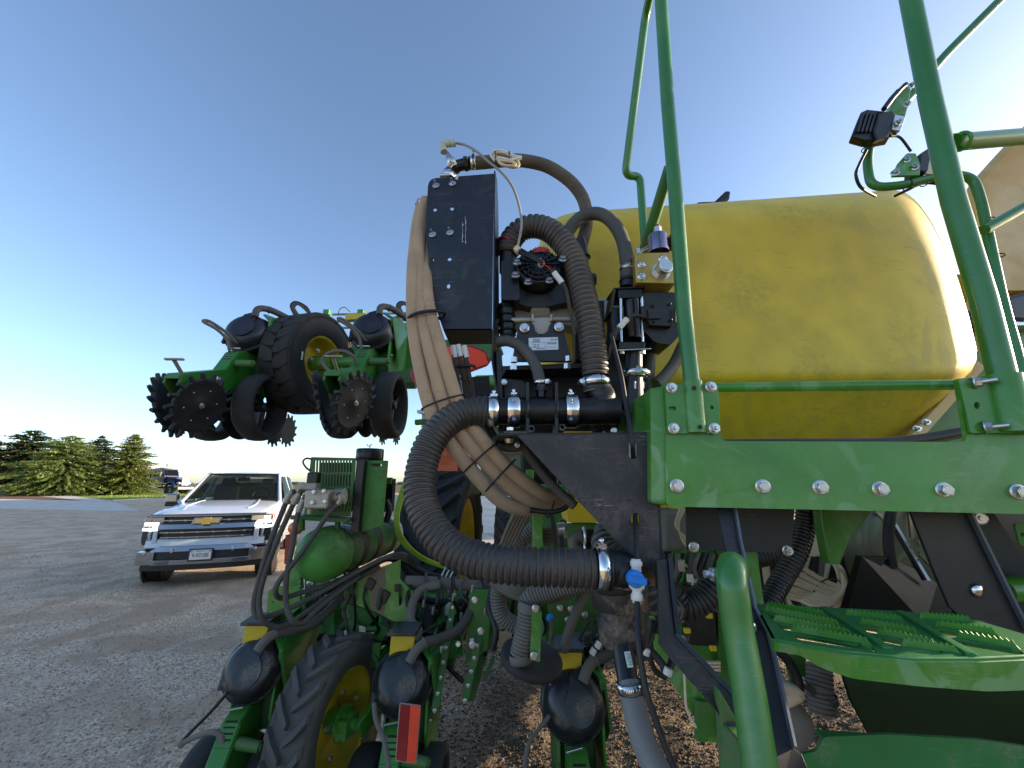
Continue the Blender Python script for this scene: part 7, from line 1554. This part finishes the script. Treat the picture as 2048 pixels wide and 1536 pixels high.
# lines and hoses in the middle
for k in range(8):
    o = k*2.6; b = MB(); b.tube(path([(812+o*.9, 950-o, 3.2), (800+o*.6, 985, 3.1), (789+o*.5, 1030, 3.0), (795+o*.5, 1075-o*.3, 2.9), (830+o*.2, 1112-o*.4, 2.8), (880, 1134-o*.35, 2.7), (935, 1144-o*.25, 2.65), (985+o*1.5, 1150+(k-4)*3, 2.65), (1020+o, 1160+(k-4)*3, 2.65)]), .0055, 8)
    solo('air_line', b, M['yel_line'] if k % 2 else M['grn_line'], ('lowest','second','third','fourth','fifth','sixth','seventh','topmost')[k]+(' yellow' if k % 2 else ' green')+' air line in the bundle sagging from compressor to toolbar', 'air line', 'yellow and green air lines')
for lab, pts, r, m in (
 ('level grey hose clipped along the toolbar', [(812, 1163, 2.5), (860, 1164, 2.5), (930, 1170, 2.5), (1000, 1174, 2.5), (1060, 1178, 2.5)], .030, 'dust_hose'),
 ('grey hose looping down to the second lower row unit', [(880, 1168, 2.45), (845, 1178, 2.45), (826, 1205, 2.4), (821, 1240, 2.35), (836, 1262, 2.3), (826, 1285, 2.25)], .024, 'dust_hose'),
 ('grey hose feeding the centre row unit from behind the ribbed loop', [(1185, 1165, 1.9), (1168, 1190, 1.9), (1150, 1230, 1.9), (1135, 1270, 1.92), (1128, 1300, 1.95)], .020, 'dust_hose'),
 ('thin grey line running straight down left of the centre row unit', [(1101, 1240, 2.0), (1102, 1300, 2.0), (1100, 1370, 2.0)], .006, 'dust_hose'),
 ('black conduit arching behind the level grey hose', [(770, 1115, 2.8), (810, 1125, 2.8), (860, 1150, 2.8), (920, 1160, 2.8)], .018, 'cable_blk'),
 ('thin seed sensor hose drooping by the centre row unit', [(1098, 1432, 1.95), (1075, 1462, 1.9), (1056, 1490, 1.85), (1048, 1536, 1.8)], .008, 'dust_hose'),
 ('grey hose hanging beside the reflector plate', [(748, 1405, 2.0), (752, 1440, 1.98), (768, 1480, 1.95), (778, 1536, 1.9)], .010, 'dust_hose'),
 ('dark probe line lying over the gravel at bottom left', [(455, 1385, 2.1), (420, 1425, 2.1), (385, 1460, 2.1), (362, 1485, 2.1)], .0075, 'cable_blk'),
 ('pale grey stub hose curling onto the gravel at bottom left', [(360, 1490, 2.05), (385, 1476, 2.05), (420, 1464, 2.0), (440, 1470, 2.0), (445, 1488, 2.0)], .011, 'dust_hose')):
    b = MB(); b.tube(path(pts), r, 12); solo('rubber_hose', b, M[m], lab, 'hose')
b = corrugated(smooth([P(1195, 1158, 1.7), P(1150, 1168, 1.72), P(1100, 1180, 1.75), P(1066, 1194, 1.77), P(1052, 1212, 1.78)]), .040, .0125); solo('corrugated_hose', b, [M['corr_grey'], M['grey_hose']], 'dusty grey ribbed hose running level below the big loop', 'hose')
b = corrugated(smooth([P(1058, 1205, 1.75), P(1053, 1250, 1.75), P(1040, 1312, 1.75)]), .040, .0125); T = thing('seed_drop_hose', 'dusty grey ribbed hose hanging straight down to a clamp by the green strip', 'hose', P(1048, 1260, 1.75)); part('hose', b, [M['corr_grey'], M['grey_hose']], T)
b = MB(); b.cyl(P(1060, 1205, 1.75), P(1057, 1222, 1.75), .044, n=22); part('cuff', b, M['corr_grey'], T); b = band(P(1041, 1316, 1.75), (.1, 0, -1), .040, .03); part('hose_clamp', b, M['dust_hose'], T)
b = MB(); b.pplate([[(1045, 1306), (1072, 1300), (1075, 1312), (1050, 1318)]], 1.72, .02); part('clamp_tail', b, M['plastic'], T)
b = corrugated(smooth([P(998, 1165, 2.0), P(996, 1200, 2.0), P(1005, 1232, 2.0), P(1030, 1250, 2.0), P(1055, 1248, 2.0)]), .036, .0125); solo('corrugated_hose', b, [M['corr_grey'], M['grey_hose']], 'grey ribbed hose bending under the cream tube coil', 'hose')
b = corrugated(smooth([P(1010, 1105, 1.9), P(1040, 1080, 1.9), P(1070, 1058, 1.9)]), .034, .0125); solo('corrugated_hose', b, [M['corr_grey'], M['grey_hose']], 'grey ribbed hose slanting up behind the green upright', 'hose')
T = thing('hose_strip', 'upright green strip with two bolts beside the hanging ribbed hose', 'bracket', P(1072, 1268, 1.7))
b = MB(); b.pplate([rpoly([(1063, 1222), (1084, 1224), (1080, 1324), (1060, 1320)], 3)], 1.7, .006); part('strip', b, M['green'], T, .001)
bolt(T, P(1071, 1217, 1.69), ME_BOLT); bolt(T, P(1068, 1312, 1.69), ME_BOLT)
b = MB(); b.lathe([(0, 0), (.10, .004), (.125, .0), (.125, .02), (.11, .03), (0, .03)], P(1062, 1322, 1.85), (.2, -.25, 1), 32); solo('cover_disc', b, M['rubber'], 'flat dark disc under the hanging ribbed hose', 'disc')
T = thing('tube_coil', 'coil of dusty cream tubes hanging below the big ribbed loop', 'tubing', P(1040, 1160, 1.9))
for k in range(6):
    b = MB(); b.tube(path([(992-k, 1140, 1.9), (996+k*3, 1158-k*1.5, 1.88), (1015+k*2, 1180-k*3.5, 1.86), (1040, 1186-k*4, 1.86), (1065-k*3, 1172-k*3, 1.88), (1082-k*2, 1150, 1.9)]), .0072, 8); part('tube_turn', b, M['dust_hose'], T)
for k in range(5):
    b = MB(); b.tube(path([(1062, 1062+k*7, 1.8), (1080, 1060+k*7, 1.8), (1100, 1058+k*7, 1.8), (1118, 1050+k*7, 1.8)]), .0075, 8); part('tube_run', b, M['dust_hose'], T)
for k in range(5):
    b = MB(); b.tube(path([(1035+k*7, 1018, 1.7), (1018+k*7, 1050, 1.75), (1002+k*6, 1090, 1.8)]), .0085, 8); solo('grey_tube', b, M['dust_hose'], ('leftmost','second','middle','fourth','rightmost')[k]+' grey tube of the bunch slanting left of the green upright', 'tube', 'bunch of grey tubes by the tractor wheel')
b = MB(); b.beam(P(1074, 1015, 1.75), P(1076, 1110, 1.75), .04, .05, (0, 1, 0)); solo('green_upright', b, M['green'], 'narrow green upright post below the tan hoses, right of the tractor wheel', 'post', bevel=.003)
b = MB(); b.beam(P(1060, 940, 2.2), P(1058, 1030, 2.2), .04, .05, (0, 1, 0)); solo('green_upright', b, M['green'], 'narrow green upright post above the tan hoses, left of the gusset', 'post', bevel=.003)
b = MB(); b.plate([[P(1040, 1070, 2.0), P(1060, 1010, 2.0), P(1064, 1090, 2.0), P(1036, 1100, 2.0)]], (0, .02, 0)); solo('green_web', b, M['green_dirty'], 'curved green web plate behind the grey ribbed hose', 'plate', bevel=.002)
b = MB(); b.cyl(P(995, 902, 1.3), P(1050, 900, 1.3), .016, n=14); solo('hydraulic_rod', b, M['alu'], 'rusty rod end showing under the left tip of the gusset', 'rod')
b = MB(); b.pplate([[(1120, 1040), (1131, 1040), (1128, 1110), (1118, 1108)]], 1.4, .02); solo('black_upright', b, M['blk'], 'thicker black upright beside the steel coupler', 'bracket', bevel=.001); b = MB(); b.pplate([[(1100, 1030), (1108, 1030), (1118, 1112), (1110, 1112)]], 1.35, .004); solo('black_upright', b, M['blk'], 'thin slanting black strap left of the steel coupler', 'bracket', bevel=.001)
T = thing('frame_web', 'dark green frame plates with bolt heads beneath the big ribbed loop', 'frame', P(1100, 1260, 2.2))
b = MB(); b.pplate([[(1090, 1180), (1200, 1180), (1190, 1290), (1108, 1290)]], 2.3, .02); b.pplate([[(940, 1180), (985, 1180), (975, 1300), (930, 1330)]], 2.4, .02); splitp('plate', b, M['green_dirty'], T, .002)
for x, y in ((1120, 1216), (1120, 1283), (1142, 1218), (1136, 1240), (1178, 1300), (1170, 1230), (1188, 1290), (950, 1200), (962, 1262), (945, 1290)): bolt(T, P(x, y, 2.29), ME_BOLT, (0, -1, 0), 1.2)
b = MB(); b.sphere(P(1100, 1236, 2.25), .02, 10, 8); part('blue_cap', b, M['blue'], T)
# right hand frame edge rail bolts of unit rows
for x0, y0, x1, y1, n_ in ((1000, 1220, 985, 1400, 8), (940, 1190, 925, 1420, 9)):
    T = thing('bolted_rail', ('right' if x0 == 1000 else 'left')+' of two bolted green rails between second and centre row units', 'rail', P((x0+x1)/2, (y0+y1)/2, 2.3))
    b = MB(); b.beam(P(x0-30, y0, 2.5), P(x1-55, y1, 2.2), .034, .012, (0, 1, 0)); part('rail', b, M['green_dirty'], T, .001)
    for k in range(n_): 
        u = k/(n_-1); bolt(T, P(x0-30, y0, 2.5).lerp(P(x1-55, y1, 2.2), u)+Vector((0, -.008, 0)), ME_SMALL, (0, -1, 0), 1.2)

# ================================================================ DARK CLUTTER BETWEEN THE ROW UNITS
rr = random.Random(21)
T = thing('wiring_harness', 'tangle of black cables and plugs strung along the toolbar above the lower row units', 'wiring', P(900, 1190, 2.55))
for k in range(16):
    x0 = 690+k*27; y0 = 1150+rr.uniform(-6, 14)
    pts = [(x0, y0, 2.5), (x0+rr.uniform(-18, 18), y0+30+rr.uniform(0, 20), 2.42), (x0+rr.uniform(-25, 25), y0+70+rr.uniform(0, 40), 2.5), (x0+rr.uniform(-30, 30), y0+120+rr.uniform(0, 50), 2.55)]
    b = MB(); b.tube(path(pts, n=5), .006+.006*rr.random(), 8); part('cable', b, M['cable_blk'] if k % 3 else M['grey_hose'], T)
for k in range(12):
    p = P(700+k*34+rr.uniform(-8, 8), 1185+rr.uniform(-20, 90), 2.45); b = MB(); b.box(p, (.03+.03*rr.random(), .03, .035+.03*rr.random()), Matrix.Rotation(rr.uniform(-.6, .6), 3, 'Y')); part('plug', b, M['plastic'], T, .004)
for k in range(7):
    p = P(820+k*26+rr.uniform(-8, 8), 1180+rr.uniform(0, 60), 2.4); b = MB(); b.cyl(p, p+Vector((.004, -.005, .035)), .007, n=10); part('steel_fitting', b, M['steel'], T)
for k in range(6):
    p = P(840+k*52+rr.uniform(-8, 8), 1290+rr.uniform(-30, 30), 2.35); b = MB(); b.box(p, (.022, .02, .03), Matrix.Rotation(rr.uniform(-.8, .8), 3, 'Y')); part('white_clip', b, M['white_pl'], T, .003)
T = thing('wiring_harness', 'tangle of black cables below the strainer and beside the centre row unit', 'wiring', P(1180, 1270, 2.0))
for k in range(9):
    x0 = 1150+k*9
    b = MB(); b.tube(path([(x0+30, 1240, 2.1), (x0+20+rr.uniform(-14, 14), 1262, 2.1), (x0+rr.uniform(-14, 14), 1300, 2.1), (x0-20+rr.uniform(-10, 10), 1345, 2.2)], n=5), .007, 8); part('cable', b, M['cable_blk'], T)
for x, y in ((1196, 1290), (1186, 1303)):
    b = MB(); b.box(P(x, y, 1.93), (.022, .02, .026), Matrix.Rotation(.6, 3, 'Y')); part('white_clip', b, M['white_pl'], T, .003)
T = thing('wiring_harness', 'dark cables and blocks behind the tee pipe and pump stand', 'wiring', P(1230, 850, 1.15))
for k in range(8):
    x0 = 1195+k*13; b = MB(); b.tube(path([(x0, 760+rr.uniform(0, 20), 1.13), (x0+rr.uniform(-10, 10), 800, 1.12), (x0+rr.uniform(-12, 12), 840, 1.12), (x0+rr.uniform(-12, 12), 866, 1.1)], n=5), .007, 8); part('cable', b, M['cable_blk'] if k % 2 else M['braid'], T)
T = thing('wiring_harness', 'cables and pipes crowding the shade left of the short grab tube', 'wiring', P(1350, 1150, 1.4))
for k in range(9):
    x0 = 1326+k*14; b = MB(); b.tube(path([(x0, 1108, 1.32), (x0+rr.uniform(-12, 12), 1140, 1.3), (x0+rr.uniform(-16, 16), 1175, 1.3), (x0+rr.uniform(-14, 14), 1222, 1.32)], n=5), .006+.005*rr.random(), 8); part('cable', b, (M['cable_blk'], M['grey_hose'], M['dust_hose'])[k % 3], T)
for k in range(8):
    p = P(1335+k*13, 1125+rr.uniform(0, 90), 1.3); b = MB(); b.box(p, (.02, .02, .02+.015*rr.random())); part('fitting', b, (M['steel'], M['plastic'])[k % 2], T, .002)
# extra seed tubes and hoses behind the step
T = thing('tube_coil', 'loose cream tubes and black hoses packed under the beam right of the bracket box', 'tubing', P(1620, 1100, 1.5))
for k in range(10):
    b = MB(); b.tube(path([(1530+k*14, 1110, 1.5), (1540+k*12+rr.uniform(-8, 8), 1150, 1.5), (1550+k*10+rr.uniform(-10, 10), 1195, 1.5), (1556+k*12, 1230, 1.5)], n=5), .012, 8); part('tube', b, (M['cream'], M['cable_blk'], M['corr_grey'])[k % 3], T)
b = MB(); b.pplate([[(1500, 1040), (1700, 1040), (1700, 1230), (1500, 1230)]], 1.7, .02); solo('chassis_plate', b, M['blk'], 'dark chassis plate behind the cream tubes under the beam', 'plate')
b = MB(); b.pplate([[(1860, 1018), (2200, 1018), (2200, 1260), (1860, 1260)]], 1.75, .02); solo('chassis_plate', b, M['blk'], 'dark chassis plate behind the wide black strap at far right', 'plate')

# denser packing of the low middle: small brackets, valves, hose runs
T = thing('linkage_group', 'crowd of small green brackets, rods and valves on the toolbar between the row units', 'linkage', P(800, 1240, 2.6))
rr = random.Random(5)
for k in range(44):
    x, y = rr.uniform(640, 1000), rr.uniform(1165, 1330)
    Yq = 2.75-.002*(y-1165); p = P(x, y, Yq)
    if k % 4 == 0:
        b = MB(); b.box(p, (.03+.05*rr.random(), .02, .05+.07*rr.random()), Matrix.Rotation(rr.uniform(-.5, .5), 3, 'Y')); part('small_bracket', b, M['green_row'], T, .003)
    elif k % 4 == 1:
        q = p+Vector((rr.uniform(-.12, .12), -.05, rr.uniform(-.16, .02))); b = MB(); b.cyl(p, q, .008+.008*rr.random(), n=10); part('rod', b, (M['green_dirty'], M['steel'], M['plastic'])[k % 3], T)
    elif k % 4 == 2: bolt(T, p+Vector((0, -.06, 0)), ME_BOLT, (rr.uniform(-.4, .4), -1, rr.uniform(-.3, .3)), 1.1)
    else:
        b = MB(); b.cyl(p, p+Vector((.03, -.02, .01)), .018+.012*rr.random(), n=14); part('valve_body', b, (M['plastic'], M['alu'], M['plastic'])[k % 3], T, .003)
for x0 in (652, 700, 872, 905):
    b = MB(); b.plate([[P(x0, 1180, 2.72), P(x0+26, 1180, 2.72), P(x0+14, 1235, 2.6), P(x0+22, 1310, 2.45), P(x0-4, 1312, 2.45), P(x0-6, 1240, 2.6)]], (0, .012, 0)); part('hanger_arm', b, M['green_row'], T, .002)
for lab, pts, r_, m_ in (
 ('thick dusty hose sagging just under the big ribbed loop', [(985, 1160, 1.95), (1030, 1186, 1.92), (1085, 1196, 1.9), (1140, 1182, 1.88), (1190, 1150, 1.86)], .026, 'dust_hose'),
 ('second dusty hose under the big ribbed loop, half hidden by the coil', [(990, 1148, 2.0), (1040, 1170, 2.0), (1100, 1178, 1.98), (1170, 1158, 1.95)], .022, 'dust_hose'),
 ('grey hose climbing from the coil to behind the tan bundle', [(1035, 1145, 2.0), (1050, 1110, 2.0), (1080, 1080, 1.95), (1122, 1062, 1.85)], .018, 'dust_hose'),
 ('black hose hanging between the toolbar and the ribbed drop hose', [(985, 1175, 2.3), (978, 1215, 2.25), (992, 1260, 2.2), (985, 1300, 2.2)], .016, 'cable_blk'),
 ('black hose running level at the back of the toolbar', [(640, 1200, 2.62), (720, 1188, 2.62), (800, 1192, 2.62), (900, 1205, 2.62), (990, 1196, 2.6)], .020, 'cable_blk'),
 ('dusty hose crossing low behind the centre row unit', [(1085, 1300, 2.3), (1120, 1278, 2.3), (1180, 1270, 2.3), (1230, 1300, 2.2)], .018, 'dust_hose')):
    b = MB(); b.tube(path(pts), r_, 12); solo('rubber_hose', b, M[m_], lab, 'hose')
# cords and tubing brightened by its cream colour in the gap right of the bracket box
T = thing('tube_coil', 'cream tubes with split loom hanging between the green hanger and the step', 'tubing', P(1660, 1180, 1.2))
for k in range(6):
    b = MB(); b.tube(path([(1600+k*6, 1200-k*3, 1.22), (1632+k*6, 1212-k*3, 1.2), (1672+k*4, 1205-k*6, 1.19), (1694-k*2, 1180-k*7, 1.2)], n=5), .006, 8); part('tube_turn', b, M['cream'], T)
